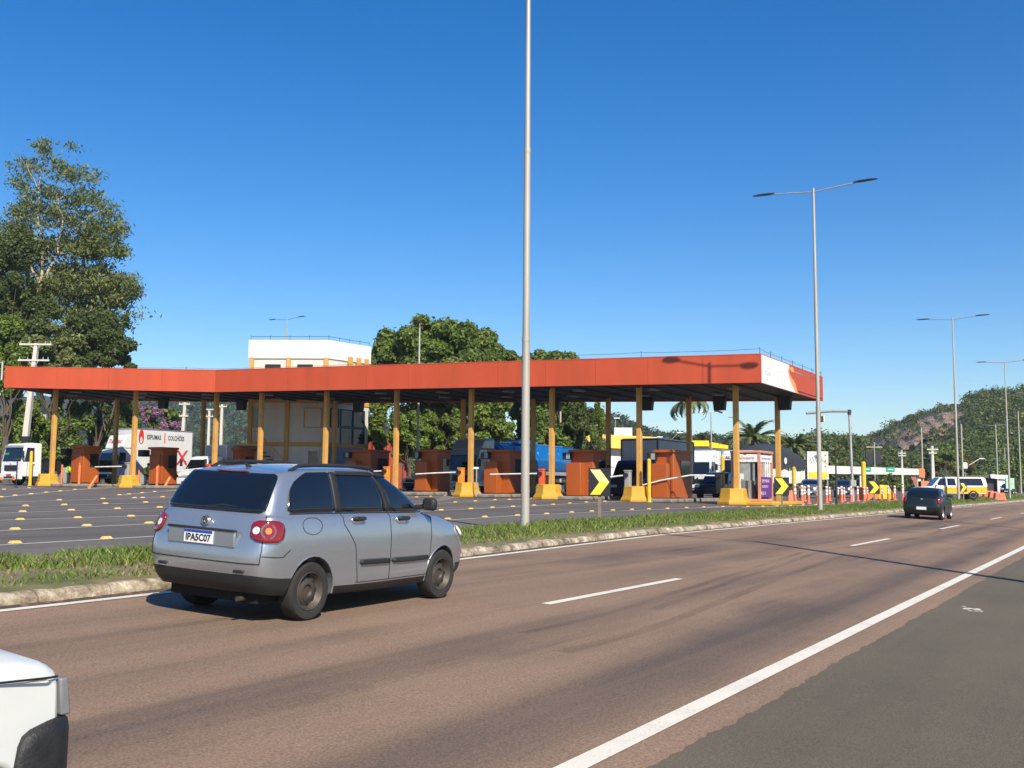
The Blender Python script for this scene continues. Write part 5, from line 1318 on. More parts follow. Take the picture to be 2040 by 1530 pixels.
# ---------------------------------------------------------------- white car, lower left corner
def white_corner():
    t = thing('white_hatchback', 'white hatchback front corner with black bumper entering at the lower left', 'car')
    WP = paint_mat('white_old_paint', (.60, .61, .585), 0, .42, .12, .35); h = .77
    # boxy lower body: side outline with both wheel openings, x = 0 at the nose
    def arc(xc, r, z0=.25, n=12): return [(xc + r * math.cos(a), .28 + r * math.sin(a)) for a in [math.radians(185 - 190 * k / n) for k in range(n + 1)]][::-1]
    top = [(-.075, .30, .955), (-.06, .70, .955), (-.078, .846, .955), (-.13, .852, .985), (-.5, .874, 1), (-1.0, .90, 1), (-1.06, .93, .99), (-3.3, .935, .985), (-3.52, .92, .96), (-3.64, .60, .97), (-3.62, .27, .97)]
    bot = [(x, z, 1.0) for x, z in arc(-2.98, .335)[::-1]] + [(x, z, 1.0) for x, z in arc(-.47, .335)[::-1]]
    MB().prism([(x, z, k) for x, z, k in top + bot], -h, h).build('body', WP, t, 28, bevel=.022, seg=3)
    # clamshell bonnet, gently crowned
    prof = [(-.072, .852, .03), (-.082, .885, .03), (-.13, .912, .02), (-.25, .932, .01), (-.55, .955, 0), (-1.02, .985, 0)]
    V = []; ys = [-1, -.985, -.92, -.5, 0, .5, .92, .985, 1]; crown = [0, .55, .9, 1.15, 1.3, 1.15, .9, .55, 0]; n = len(ys)
    for x, z, ins in prof:
        zb = .853 + .05 * min(1, max(0, (-x - .1) / .9))
        for y, c in zip(ys, crown): V.append((x - .02 * (1 - c if c < 1 else 0), y * (h - .012 - ins), zb + (z - zb) * c))
    MB().add(V, [(i * n + j, (i + 1) * n + j, (i + 1) * n + j + 1, i * n + j + 1) for i in range(len(prof) - 1) for j in range(n - 1)] + [tuple(range(n))]).build('bonnet', WP, t, 60)
    for sd in (-1, 1):
        MB().tube([(-.09, sd * (h * .965), .8525), (-.14, sd * (h - .006), .8575), (-.5, sd * (h - .002), .879), (-1.0, sd * (h - .002), .905)], .0045, 6).build('bonnet_seam', M_WELL, t)
        # lamp unit wrapping the corner
        poly = [(-.064, .704), (-.022, .704), (-.046, .843), (-.080, .843)]
        MB().prism(poly, sd * .66, sd * (h - .021)).build('corner_lamp', pbr('smoked_lens', (.20, .20, .205), .3, coat=.3), t, bevel=.008)
        MB().prism([(x + .004, z) for x, z in poly], sd * .36, sd * .655).build('headlight', M_LWHT, t, bevel=.01)
        for xc in (-.47, -2.98): wheel(t, (xc, sd * (h - .11), .28), .28, .17, sd, M_STEELW, .64)
        MB().box((-1.02, sd * (h + .001), .60), (.01, .008, .6)).build('door_seam', M_WELL, t); MB().box((-2.02, sd * (h + .001), .60), (.01, .008, .6)).build('door_seam', M_WELL, t)
        MB().box((-1.86, sd * (h + .01), .80), (.16, .03, .035)).build('door_handle', M_TRIM, t, bevel=.01)
        MB().box((-2.0, sd * (h + .004), .50), (1.9, .02, .07)).build('side_moulding', M_TRIM, t, bevel=.008)
        MB().box((-3.66, sd * .62, .72), (.06, .2, .3)).build('tail_light', M_LRED, t, bevel=.02)
        MB().box((-1.28, sd * (h + .09), .99), (.09, .17, .12)).build('door_mirror', M_TRIM, t, bevel=.03)
        for q in ([(-1.30, .96), (-2.0, .96), (-2.0, 1.33), (-1.60, 1.33)], [(-2.08, .96), (-3.2, .96), (-3.05, 1.33), (-2.08, 1.33)]):
            w_ = lambda z: h * (.965 - .17 * (z - .92) / .48) + .005
            MB().add([(x, sd * w_(z), z) for x, z in q] + [(x, sd * (w_(z) - .03), z) for x, z in q], BOXF).build('side_window', M_TINT, t)
    MB().prism([(-1.0, .90, .965), (-1.52, 1.35, .81), (-1.75, 1.40, .79), (-3.2, 1.40, .79), (-3.33, 1.34, .81), (-3.56, .90, .965)], -h, h).build('cabin', WP, t, bevel=.03)
    for q, nm in (([(-1.06, .97), (-1.49, 1.34)], 'windscreen'), ([(-3.545, .97), (-3.345, 1.32)], 'rear_window')):
        (xa, za), (xb, zb) = q; o_ = .012 if nm == 'windscreen' else -.012
        MB().add([(xa + o_, -.68, za), (xa + o_, .68, za), (xb + o_, .55, zb), (xb + o_, -.55, zb)], [(0, 1, 2, 3)]).build(nm, M_TINT, t)
    MB().box((-.055, 0, .775), (.05, .70, .12)).build('grille', M_TRIM, t, bevel=.01)
    MB().box((-1.8, 0, .36), (3.3, .98, .24)).build('underbody', M_WELL, t)
    # wrap-round black bumper, as one swept shell
    path = [(-.262, .772, .56), (-.250, .780, .625), (-.228, .785, .660), (-.19, .788, .678), (-.12, .784, .692), (-.06, .768, .700), (-.022, .735, .703), (.0, .66, .704), (.016, .38, .704), (.022, 0, .704)]
    path = [(x, -y, z) for x, y, z in path] + [(x, y, z) for x, y, z in path[-2::-1]]
    V = []; n = 8
    for i, (x, y, zt) in enumerate(path):
        a_, b_ = path[max(i - 1, 0)], path[min(i + 1, len(path) - 1)]; nx, ny = (b_[1] - a_[1]), -(b_[0] - a_[0]); q = math.hypot(nx, ny); nx, ny = nx / q, ny / q
        for z, o_ in ((.24, -.10), (.25, -.035), (.31, -.004), (.45, .008), (zt - .05, .004), (zt - .014, -.003), (zt, -.016), (zt - .002, -.10)): V.append((x + nx * o_, y + ny * o_, z))
    link_mesh('front_bumper', V, [(i * n + j, i * n + j + 1, (i + 1) * n + j + 1, (i + 1) * n + j) for i in range(len(path) - 1) for j in range(n - 1)] + [tuple(range(n)), tuple(range((len(path) - 1) * n, len(path) * n))], pbr('bumper_black', (.014, .014, .015), .55, var=.3, scale=14, bump=.3), t, 50)
    # right front corner stands here
    fc = Vector((-1.645, 4.0, 0)); d = Vector((DX, DY, 0)); l = Vector((-DY, DX, 0))
    o = fc + d * .0 + l * h; o.z = hz(o.x, o.y)
    place_car(t, o, d, UPR)
white_corner()
# ================================================================== lamp posts
M_POLE = pbr('pole_concrete_steel', (.42, .385, .33), .55, .25, var=.14, scale=2.5, streak=True)
M_LAMPH = pbr('lamp_head_dark', (.03, .032, .04), .45)
LG = 'tall double armed lamp posts along the median'
def lamp(label, P, Hh=14.8, yaw=YAW, r0=.108, r1=.05, arm=2.75, group=LG, heads=(1, -1), up=.02):
    t = thing('street_lamp', label, 'street lamp', P, yaw, group)
    mb = MB(); mb.cyl((0, 0, -.2), (0, 0, 4.6), r0, r0 * .90, 20); mb.cyl((0, 0, 4.6), (0, 0, 9.4), r0 * .84, r0 * .74, 20); mb.cyl((0, 0, 9.4), (0, 0, Hh), r0 * .70, r1, 16)
    mb.cyl((0, 0, 4.55), (0, 0, 4.68), r0 * .95, n=20); mb.cyl((0, 0, 9.35), (0, 0, 9.48), r0 * .80, n=16)
    mb.build('pole', M_POLE, t, 40)
    for sg in heads:
        MB().tube([(0, 0, Hh - .18), (0, sg * arm * .4, Hh - .08), (0, sg * arm * .72, Hh - .01)], .034, 8).build('arm', M_GALV, t)
        hmb = MB(); y0 = sg * arm * .66
        P_ = []
        for f, w_, h_ in ((0, .06, .035), (.12, .09, .045), (.3, .14, .05), (.7, .15, .045), (.92, .10, .03), (1, .04, .015)):
            y = y0 + sg * 1.05 * f; z = Hh + .01 + up * f * .5
            P_ += [(-w_, y, z), (0, y, z - h_), (w_, y, z), (w_ * .6, y, z + h_), (-w_ * .6, y, z + h_)]
        fs = [(i * 5 + k, i * 5 + (k + 1) % 5, (i + 1) * 5 + (k + 1) % 5, (i + 1) * 5 + k) for i in range(5) for k in range(5)] + [(4, 3, 2, 1, 0), tuple(range(25, 30))]
        hmb.add(P_, fs).build('lamp_head', M_LAMPH, t, 50)
    return t
def gp(px, Y): return on(px, Y, -.03)
lamp('nearest tall lamp post rising out of the picture from the grass', Vector((.34, 25.2, hz(.34, 25.2))))
lamp('second lamp post with both dark heads in view, right of the canopy end', gp(1633, 46.4))
lamp('third lamp post, standing in front of the patrol pickup', gp(1909, 85.6), 15.3)
lamp('fourth lamp post, its left arm against sky above the hill trees', gp(2011, 112), 15.0)
lamp('lamp post far down the median with arms below the hilltop', gp(2062, 150), 15.0)
for s, q in ((17.9, -4.9), (41.5, -5.2), (66, -5.2)):
    x, y = xy(s, q)
    lamp('lamp post on the near shoulder whose shadow crosses the lanes', Vector((x, y, hz(x, y) - .05)), 11.0, group='lamp posts on the near shoulder', r0=.17, r1=.11, heads=(1,), arm=2.4)
LG2 = 'lamp posts behind the canopy'
lamp('double armed lamp post rising behind the white office tower', gp(562, 118), (968 - 640) / 2050 * 118 + .4, group=LG2)
lamp('thin pale lamp post in front of the big leafy crown', Vector((at(832, 900, 77).x, 77, plaza_z(-5, 77))), (964 - 640) / 2050 * 77 + .5, group=LG2, r0=.10, r1=.05, arm=1.3, heads=(-1,), yaw=.2)
lamp('lamp post seen between the leaves left of the blue tank', gp(1116, 100), (966 - 713) / 2050 * 100 + .3, group=LG2, r0=.12, heads=(1, -1), yaw=YAW)
lamp('pole beside the leafy edge above the yellow roof', gp(1193, 100), 9.0, group=LG2, heads=(1,), yaw=0.3)
LG3 = 'far lamp posts before the hill'
for lab, px, ty, Y, hd, yw in (('far lamp post with one arm left of the utility pole by the portal', 1839, 878, 150, (1,), 0), ('far lamp post with one short arm just right of the third tall post', 1919, 863, 140, (1,), 0), ('far double armed lamp post before the dark hillside', 1988, 845, 170, (1, -1), YAW),
                             ('far double armed lamp post lower on the hillside, right of the former', 2004, 892, 230, (1, -1), YAW), ('lamp post at the right edge with single arm', 2034, 818, 160, (1,), 0)):
    lamp(lab, gp(px, Y), (975 - ty) / 2050 * Y + H - hz(on(px, Y).x, Y), group=LG3, r0=.13, r1=.09, heads=hd, yaw=yw, arm=3.0 if len(hd) > 1 else 2.2)
# twin floodlight pole behind the kiosk
t = thing('floodlight_mast', 'twin floodlight mast standing among palms behind the canopy end', 'floodlight', gp(1418, 105)); hh = (971 - 822) / 2050 * 105 + .6
MB().cyl((0, 0, 0), (0, 0, hh), .09, .06, 10).build('pole', M_GALV, t)
MB().tube([(-.9, 0, hh - .1), (.9, 0, hh + .05)], .04, 6).build('crossarm', M_GALV, t)
for x, a in ((-.85, -.5), (.75, .5)): MB().box((0, 0, 0), (.85, .4, .16), M=Matrix.Translation((x, 0, hh + .05)) @ Matrix.Rotation(a * .7, 4, 'Y')).build('floodlight', M_WPLAS if x < 0 else M_DK, t, bevel=.03)
for k, (px, ty, tx) in enumerate(((1226, 838, 1226), (1268, 875, 1312), (1322, 866, 1352))):
    P = on(px, 150); t = thing('small_lamp', ['small lamp on straight stem above the yellow roof', 'curved stem lamp leaning over the yellow roof', 'curved stem lamp left of the palm trunk'][k], 'street lamp', P, group='small curved lamps by the yellow roofed station'); hh = (970 - ty) / 2050 * 150 + .4; dx = (tx - px) / 2050 * 150
    MB().tube([(0, 0, 0), (0, 0, hh * .55), (dx * .45, 0, hh * .85), (dx, 0, hh)], .055, 6).build('pole', M_GALV, t)
    MB().box((dx + .2, 0, hh), (.9, .35, .16)).build('lamp_head', M_WPLAS, t, bevel=.04)
M_ARMG = pbr('arm_grey', (.16, .165, .17), .5)
# camera gantry
P = gp(1699, 72); hh = (973 - 819) / 2050 * 72 + H - P.z
t = thing('camera_gantry', 'grey L-shaped gantry with a white camera box over the bypass lane', 'gantry', P)
MB().cyl((0, 0, 0), (-.12, 0, hh), .10, .085, 14).build('pole', M_GALV, t); MB().tube([(.02, 0, hh - .02), (-1.4, 0, hh - .02), (-3.15, 0, hh - .18)], .085, 8).build('arm', M_ARMG, t)
MB().cyl((-.12, 0, hh - .25), (-.12, 0, hh + .1), .13, n=12).build('joint', M_STEEL, t)
MB().cyl((-2.15, 0, hh - .1), (-2.15, 0, hh - .4), .03, n=6).build('camera_bracket', M_DK, t)
MB().box((-2.2, 0, hh - .58), (.34, .45, .42)).build('camera', M_STEEL, t, bevel=.05); MB().box((-1.97, -.05, hh - .55), (.1, .4, .4)).build('camera_hood', M_WPLAS, t, bevel=.02)
MB().box((-.02, -.1, 1.25), (.4, .25, .45)).build('junction_box', M_GREY, t, bevel=.02)
# ------------------------------------------------------------------ chevron markers
M_SIGNB = pbr('sign_black', (.02, .02, .022), .5); M_SIGNY = pbr('sign_yellow', (.84, .68, .06), .4, var=.06); M_SIGNY2 = pbr('sign_pale_yellow', (.86, .76, .30), .4, var=.06); M_POST = pbr('sign_post', (.22, .17, .12), .7, dirt=.3)
def chevron(label, P, w, h, zc, yaw, two=False, back=False):
    t = thing('chevron_sign', label, 'road sign', P, yaw, 'black and yellow chevron markers along the median')
    MB().box((0, .05, zc / 2 - .1), (.09, .07, zc + .5 - .2)).build('post', M_POST, t)
    pl = MB().box((0, 0, zc), (w, .02, h)).build('plate', M_SIGNB, t, bevel=.004)
    y = -.013; x0, x1, th = -w * .42, w * .46, w * .48
    top = [(x0, h * .45), (x0 + th * .95, h * .45), (x1, 0), (x1 - th * .95, 0)]
    bot = [(x, -z) for x, z in top]
    for poly, m_ in ((top, M_SIGNY2 if two else M_SIGNY), (bot, M_SIGNY)):
        q = [(x, y, zc + z) for x, z in poly] + [(x, y + .004, zc + z) for x, z in poly]
        MB().add(q, [(0, 1, 2, 3) if poly is bot else (3, 2, 1, 0), (7, 6, 5, 4) if poly is bot else (4, 5, 6, 7)]).build('chevron', m_, pl, smooth=0)
    return t
def chev_at(label, px, py_base, py_top, py_bot, w_px, Y, yaw, **k):
    P = on(px, Y, -.03); s = Y / 2050
    zc = H - ((py_top + py_bot) / 2 - (968 + .008 * (px - 1020))) * s - P.z
    chevron(label, P, w_px * s, (py_bot - py_top) * s, zc, yaw, **k)
chev_at('nearest chevron marker, two-tone yellow arrow in front of the brown booth', 1194, 1033, 933, 988, 44, 30.5, -.28, two=True)
chev_at('second chevron marker, beside the kiosk with purple poster', 1557, 1015, 951, 986, 29, 46, -.28)
chev_at('third chevron marker, in front of the yellow barrier beyond the second lamp post', 1741, 1003, 958, 984, 22, 61, -.28)
chev_at('fourth chevron marker, narrow against the patrol pickup side', 1919, 996, 962, 980, 13, 84, -.1)
# ------------------------------------------------------------------ orange delineator posts and cones
M_DORG = pbr('delineator_orange', (.76, .17, .085), .5, var=.1); M_DWH = pbr('delineator_white', (.78, .76, .74), .4)
def delin_proto(label, P):
    t = thing('traffic_post', label, 'traffic post', P, 0, 'orange posts with white bands beside the bypass lane')
    MB().lathe([(.001, 0), (.17, 0), (.17, .05), (.10, .07), (.085, .45), (.075, .93), (.06, 1.0), (.001, 1.01)], n=14).build('post_body', M_DORG, t, 40)
    for z in (.62, .83): MB().lathe([(.080, z - .07), (.086, z - .07), (.083, z + .07), (.078, z + .07)], n=14).build('reflective_band', M_DWH, t, 40)
    MB().lathe([(.06, 1.02), (.085, 1.04), (.085, 1.10), (.04, 1.14), (.001, 1.14)], n=10).build('top_grip', M_DWH, t, 40)
    return t
dl = None
DD = [(1584, 1003, 1.15, 'first beyond the kiosk barrier'), (1598, 1003.5, 1.1, 'second beyond the kiosk'), (1603, 998, 1.0, 'behind the second, farther back'), (1611, 1003, 1.1, 'third beyond the kiosk, before the blue grey car'), (1629, 1003, 1.05, 'half hidden by the second lamp post'), (1647, 1001.5, 1.05, 'just right of the second lamp post'), (1653, 997, .95, 'farther back right of the second lamp post'), (1670, 997, .95, 'before the blue grey car rear'), (1677, 1000, 1.05, 'before the dark saloon nose'), (1682, 997, .95, 'behind its neighbour before the dark saloon'), (1696, 999.5, 1.05, 'left of the gantry pole'), (1709, 998, 1.05, 'right of the gantry pole'), (1722, 998, 1.0, 'left of the tall yellow slab post'), (1729, 996, .95, 'at the yellow barrier behind the third chevron'), (1757, 996, 1.0, 'right of the third chevron marker'), (1770, 996.5, 1.1, 'first right of the yellow barrier'), (1783, 996, 1.1, 'second right of the yellow barrier'), (1799, 996.5, 1.15, 'touching the dark hatchback outline')]
for px, py, sc, nm in DD:
    p = g_plaza(px, py); p.z = hz(p.x, p.y) - .02; p2 = Vector((p.x, p.y, p.z)); lab = 'orange traffic post with white bands, ' + nm
    if dl is None: dl = delin_proto(lab, p2); dl.scale = (sc * .88,) * 3
    else: dup(dl, p2, label=lab, scale=sc * .88)
for k, (px, py, nm) in enumerate(((1573, 1002, 'orange traffic cone at the end of the kiosk barrier'), (1577, 999, 'orange traffic cone behind the kiosk barrier end'))):
    p = g_plaza(px, py); t = thing('traffic_cone', nm, 'traffic cone', Vector((p.x, p.y, hz(p.x, p.y))), group='cones by the kiosk')
    MB().lathe([(.001, .03), (.17, .03), (.05, .72), (.03, .75), (.001, .75)], n=14).build('cone', M_DORG, t, 40); MB().box((0, 0, .015), (.42, .42, .04)).build('base', M_DK, t); MB().lathe([(.122, .26), (.125, .26), (.095, .42), (.09, .42)], n=14).build('reflective_band', M_DWH, t)
# yellow kiosk island nose already an island; low yellow barrier by the bypass
p = on(1748, 80); t = thing('concrete_barrier', 'orange and yellow concrete barrier behind the third chevron marker', 'barrier', p, .25)
MB().prism([(-1.5, 0), (-1.45, .95), (-.2, .95), (-.2, 0)], -.4, .4).build('orange_block', M_ORG2, t, bevel=.05); MB().prism([(-.2, 0), (-.2, 1.15), (.7, 1.1), (1.25, .35), (1.3, 0)], -.42, .42).build('yellow_block', M_BOL, t, bevel=.08)
for k in range(4):
    p = on(1957 + k * 11, 104 - k * 1.5, .0); o = MB().prism([(-.62, 0), (-.5, .25), (-.42, .72), (.42, .72), (.5, .25), (.62, 0)], -.28, .28).build('water_barrier', M_DORG, bevel=.05)
    o.location = p; tag(o, 'orange plastic road barrier ' + ['nearest the pickup tail', 'second from the pickup tail', 'third from the pickup tail', 'farthest from the pickup tail'][k], 'barrier', 'orange plastic barriers right of the patrol pickup')
# dark slim posts in front of the cars
for k, px in enumerate((1666,)):
    p = on(px, 57); o = MB().cyl((0, 0, 0), (0, 0, 1.5), .07, .06, 10).cyl((0, 0, 1.5), (0, 0, 4.0), .05, .03, 8).build('slim_pole', M_STEEL); o.location = p; tag(o, 'slim pole, dark below and pale above, before the queueing cars', 'pole')
# ------------------------------------------------------------------ signboard, portal, billboards, sheds, station
M_SB = pbr('signboard_white', (.68, .66, .62), .5, var=.05); M_SBY = pbr('signboard_yellow', (.82, .52, .03), .5)
P = on(1630, 100); t = thing('signboard', 'white signboard with yellow foot and three small marks, left of the portal', 'signboard', P, -.1); s = 100 / 2050
for x in (-.9, .9): MB().cyl((x, .08, 0), (x, .08, 1.6), .06, n=8).build('post', M_GALV, t)
MB().box((0, 0, 2.85), (2.0, .1, 2.7)).build('panel', M_SB, t); MB().box((0, -.055, 1.9), (1.8, .03, .62)).build('yellow_field', M_SBY, t)
for z in (3.85, 3.3, 2.75): MB().box((.72, -.06, z), (.2, .02, .2)).build('mark', M_SBY, t); MB().box((.72, -.063, z), (.1, .025, .1)).build('mark', M_INK, t)
mb = MB()
for k in range(4): mb.tube([(-.75 + k * .25, -.06, 3.7), (-.55 + k * .22, -.06, 3.0 + .1 * k)], .03, 5)
mb.build('scribble', M_GREY, t)
Y = 150; s = Y / 2050; P = on(1743, Y); M_BEAM = pbr('beam_white', (.66, .64, .58), .6, var=.05, dirt=.1)
t = thing('entrance_portal', 'long white beam portal with two green signs and an orange end', 'portal', P, 0); zb = lambda py: H - (py - 974) * s - P.z
xl, xr = (1644 - 1743) * s, (1828 - 1743) * s
MB().prism([(xl, zb(945)), (xl, zb(929)), (xr, zb(934)), (xr, zb(946))], -.5, .5).build('beam', M_BEAM, t)
MB().prism([(xr + .02, zb(950)), (xr + .02, zb(933)), (xr + .85, zb(934)), (xr + .85, zb(952))], -.55, .55).build('end_block', M_ORG2, t)
for px in (1716, 1830): MB().box(((px - 1743) * s, 0, zb(945) / 2), (.5, .5, zb(945))).build('pillar', M_BEAM, t)
M_GRN = pbr('sign_green', (.01, .30, .20), .5)
for px, w_ in ((1727, .95), (1772, 1.25)):
    sgn = MB().box(((px - 1743) * s, -.56, zb(935.5)), (w_, .06, .62)).build('green_sign', M_GRN, t); MB().box(((px - 1743) * s, -.60, zb(935.5)), (w_ * .6, .02, .12)).build('sign_line', M_SB, sgn)
MB().prism([((1812 - 1743) * s, zb(946)), ((1822 - 1743) * s, zb(946)), ((1836 - 1743) * s, 0), ((1826 - 1743) * s, 0)], -.2, .2).build('strut', pbr('strut_brown', (.30, .12, .06), .6), t)
MB().box(((1838 - 1743) * s, .0, .8), (1.6, .5, 1.5)).build('low_wall', M_ORG2, t, bevel=.03)
Y = 165; s = Y / 2050; P = on(1741, Y); t = thing('billboard', 'dark back of a billboard above the portal beam', 'billboard', P)
for py0, py1 in ((900, 925), (930, 945)): MB().box((0, 0, H - ((py0 + py1) / 2 - 974) * s - P.z), (2.4, .3, (py1 - py0) * s)).build('panel', M_DK, t)
for x in (-.9, .9): MB().cyl((x, .3, 0), (x, .3, 5.8), .08, n=8).build('post', M_STEEL, t)
MB().cyl((.1, -.3, 0), (.1, -.3, 7.7), .1, n=8).build('mast', M_GALV, t); MB().tube([(-1.2, -.3, 6.9), (1.4, -.3, 6.9)], .05, 6).build('crossarm', M_GALV, t)
Y = 150; P = on(1975, Y); s = Y / 2050; t = thing('roadside_hut', 'small dark hut with a white flat canopy at the far right roadside', 'building', P)
MB().box((-1.6, 1, 1.1), (4.4, 3, 2.2)).build('wall', M_STEEL, t); MB().prism([(-4.2, 2.25), (-4.2, 2.5), (1.9, 2.75), (1.9, 2.25)], -1, 2.5).build('roof', pbr('roof_brown', (.12, .09, .08), .7), t)
MB().prism([(-.6, 2.2), (-.7, 2.75), (1.9, 2.65), (1.7, 2.0)], -1.3, -1.05).build('canopy_front', M_SB, t); MB().box((.9, -1.1, 1.0), (1.1, .1, 1.7)).build('door', M_SB, t)
P = on(2012, 135); o = MB().box((0, 0, 1.5), (1.1, .2, 1.4)).cyl((0, .1, 0), (0, .1, 1.0), .06).build('notice_board', pbr('pale_green', (.35, .55, .38), .6)); o.location = P; tag(o, 'pale green notice board beside the fourth lamp post', 'notice board')
# fuel station: yellow fascia roofs behind the lorries
Y = 125; s = Y / 2050; P = on(1255, Y); M_YROOF = pbr('station_yellow', (.80, .55, .10), .5, var=.04, streak=True)
t = thing('fuel_station', 'yellow roofed fuel station behind the blue lorry', 'building', P); zz = lambda py: H - (py - 970) * s - P.z
MB().prism([((1150 - 1255) * s, zz(893)), ((1150 - 1255) * s, zz(868)), ((1300 - 1255) * s, zz(874)), ((1300 - 1255) * s, zz(900))], -4, 6).build('roof', M_YROOF, t)
MB().box((-.2, 1, zz(893) / 2), (6, 8, zz(893))).build('wall', M_SB, t); MB().box((-1.2, -3.6, zz(866) + .1), (2.1, .4, 1.0)).build('rooftop_box', M_SB, t)
for x in (-5.5, 2): MB().cyl((x, -3.5, 0), (x, -3.5, zz(893)), .2, n=10).build('pillar', M_SB, t)
for px0, px1, py0, py1, nm in ((1374, 1410, 879, 890, 'bright yellow box fascia beside the palm trunk'), (1416, 1448, 882, 893, 'yellow sloping roof behind the white articulated lorry')):
    P = on((px0 + px1) / 2, 118); t = thing('station_kiosk', nm, 'building', P, group='small yellow roofed station buildings'); s2 = 118 / 2050; w_ = (px1 - px0) * s2
    ztop, zbot = H - (py0 - 971) * s2 - P.z, H - (py1 - 971) * s2 - P.z
    MB().prism([(-w_ / 2, zbot), (-w_ / 2, ztop), (w_ / 2, ztop - (.35 if px0 > 1410 else 0)), (w_ / 2, zbot - (.1 if px0 > 1410 else 0))], -1, 1.5).build('roof', pbr('fascia_yellow', (.85, .60, .01), .4, var=.04), t); MB().box((0, .3, zbot / 2), (w_ * .9, 1.6, zbot)).build('wall', M_SB, t)
# utility poles
M_UP = pbr('utility_concrete', (.55, .51, .44), .8, var=.1, scale=2, streak=True)
def upole(label, px, Y, ty, arms, w=.17, lean=0, band=False):
    P = on(px, Y); s = Y / 2050; hh = H - (ty - (968 + .008 * (px - 1020))) * s - P.z
    t = thing('utility_pole', label, 'utility pole', P, 0, 'concrete utility poles')
    MB().prism([(-w * 1.5, 0), (w * 1.5, 0), (w * .8 + lean, hh), (-w * .8 + lean, hh)], -w * 1.2, w * 1.2).build('pole', M_UP, t, bevel=.02)
    for z, L in arms:
        z = hh - z; xc = lean * z / hh
        MB().box((xc, -.2, z), (L, .12, .14)).build('crossarm', M_UP, t)
        mb = MB()
        for k in (-.46, -.2, .3, .46): mb.cyl((xc + L * k, -.2, z + .06), (xc + L * k, -.2, z + .28), .045, .03, 8)
        mb.build('insulator', M_GREY, t)
        MB().tube([(xc - L * .2, -.2, z), (xc, -.15, z - .5), (xc + L * .2, -.2, z)], .025, 5).build('brace', M_UP, t)
    if band: MB().box((.0 + lean * .35, 0, hh * .30), (.56, .46, .75)).build('band', M_DK, t)
    return t
upole('concrete utility pole with two crossarms at far left behind the canopy', 40, 86, 683, ((.1, 2.7), (1.45, 2.6)), .18, .75, True)
upole('leaning pale utility pole behind the lettered lorry', 357, 112, 802, ((.2, 1.2), (1.5, 1.0)), .16, .3)
upole('utility pole with crossarm above the white delivery truck', 412, 150, 815, ((.1, 1.6), (1.1, 1.6)), .16)
upole('plain pale utility pole right of the white delivery truck cab', 437, 140, 806, ((.3, 1.4),), .17)
upole('white utility pole with short crossarms right of the portal', 1859, 130, 889, ((.45, 1.4), (.9, 1.0)), .16)
upole('thin utility pole behind the portal beam', 1798, 160, 897, ((.5, 1.2), (.9, 1.2)), .12)
P = on(1921, 148); t = thing('roadside_lamp', 'curved roadside lamp with a white meter box right of the third tall post', 'street lamp', P)
MB().tube([(.2, 0, 0), (.2, 0, 3.0), (.8, 0, 4.0), (2.3, 0, 4.9)], .06, 6).build('pole', M_GALV, t); MB().box((2.6, 0, 4.95), (.8, .3, .16)).build('lamp_head', M_SB, t, bevel=.04); MB().box((.1, -.15, 3.9), (.75, .4, .95)).build('meter_box', M_SB, t, bevel=.15)
# ------------------------------------------------------------------ people
M_SKIN = pbr('skin', (.30, .16, .10), .6); M_VEST = pbr('hi_vis_vest', (.62, .75, .06), .6, var=.1); M_NAVY = pbr('navy_cloth', (.02, .025, .05), .8); M_VGRN = pbr('vest_green', (.10, .30, .05), .7); M_HAIR = pbr('hair_dark', (.012, .01, .009), .7)
def skin_mesh(name, pts, edges, rad, mat, par, lv=2, root=0):
    me = bpy.data.meshes.new(name); me.from_pydata(pts, edges, []); o = bpy.data.objects.new(name, me); COL.objects.link(o)
    s = o.modifiers.new('s', 'SKIN'); s.use_smooth_shade = True
    for i, r in enumerate(rad):
        me.skin_vertices[0].data[i].radius = r if isinstance(r, tuple) else (r, r)
    me.skin_vertices[0].data[root].use_root = True
    ss = o.modifiers.new('d', 'SUBSURF'); ss.levels = lv; ss.render_levels = lv
    bpy.context.view_layer.update()
    m2 = bpy.data.meshes.new_from_object(o.evaluated_get(bpy.context.evaluated_depsgraph_get())); bpy.data.objects.remove(o)
    m2.materials.clear(); m2.materials.append(mat); m2.polygons.foreach_set('use_smooth', [True] * len(m2.polygons)); m2.name = name
    o = bpy.data.objects.new(name, m2); COL.objects.link(o); o.parent = par; return o
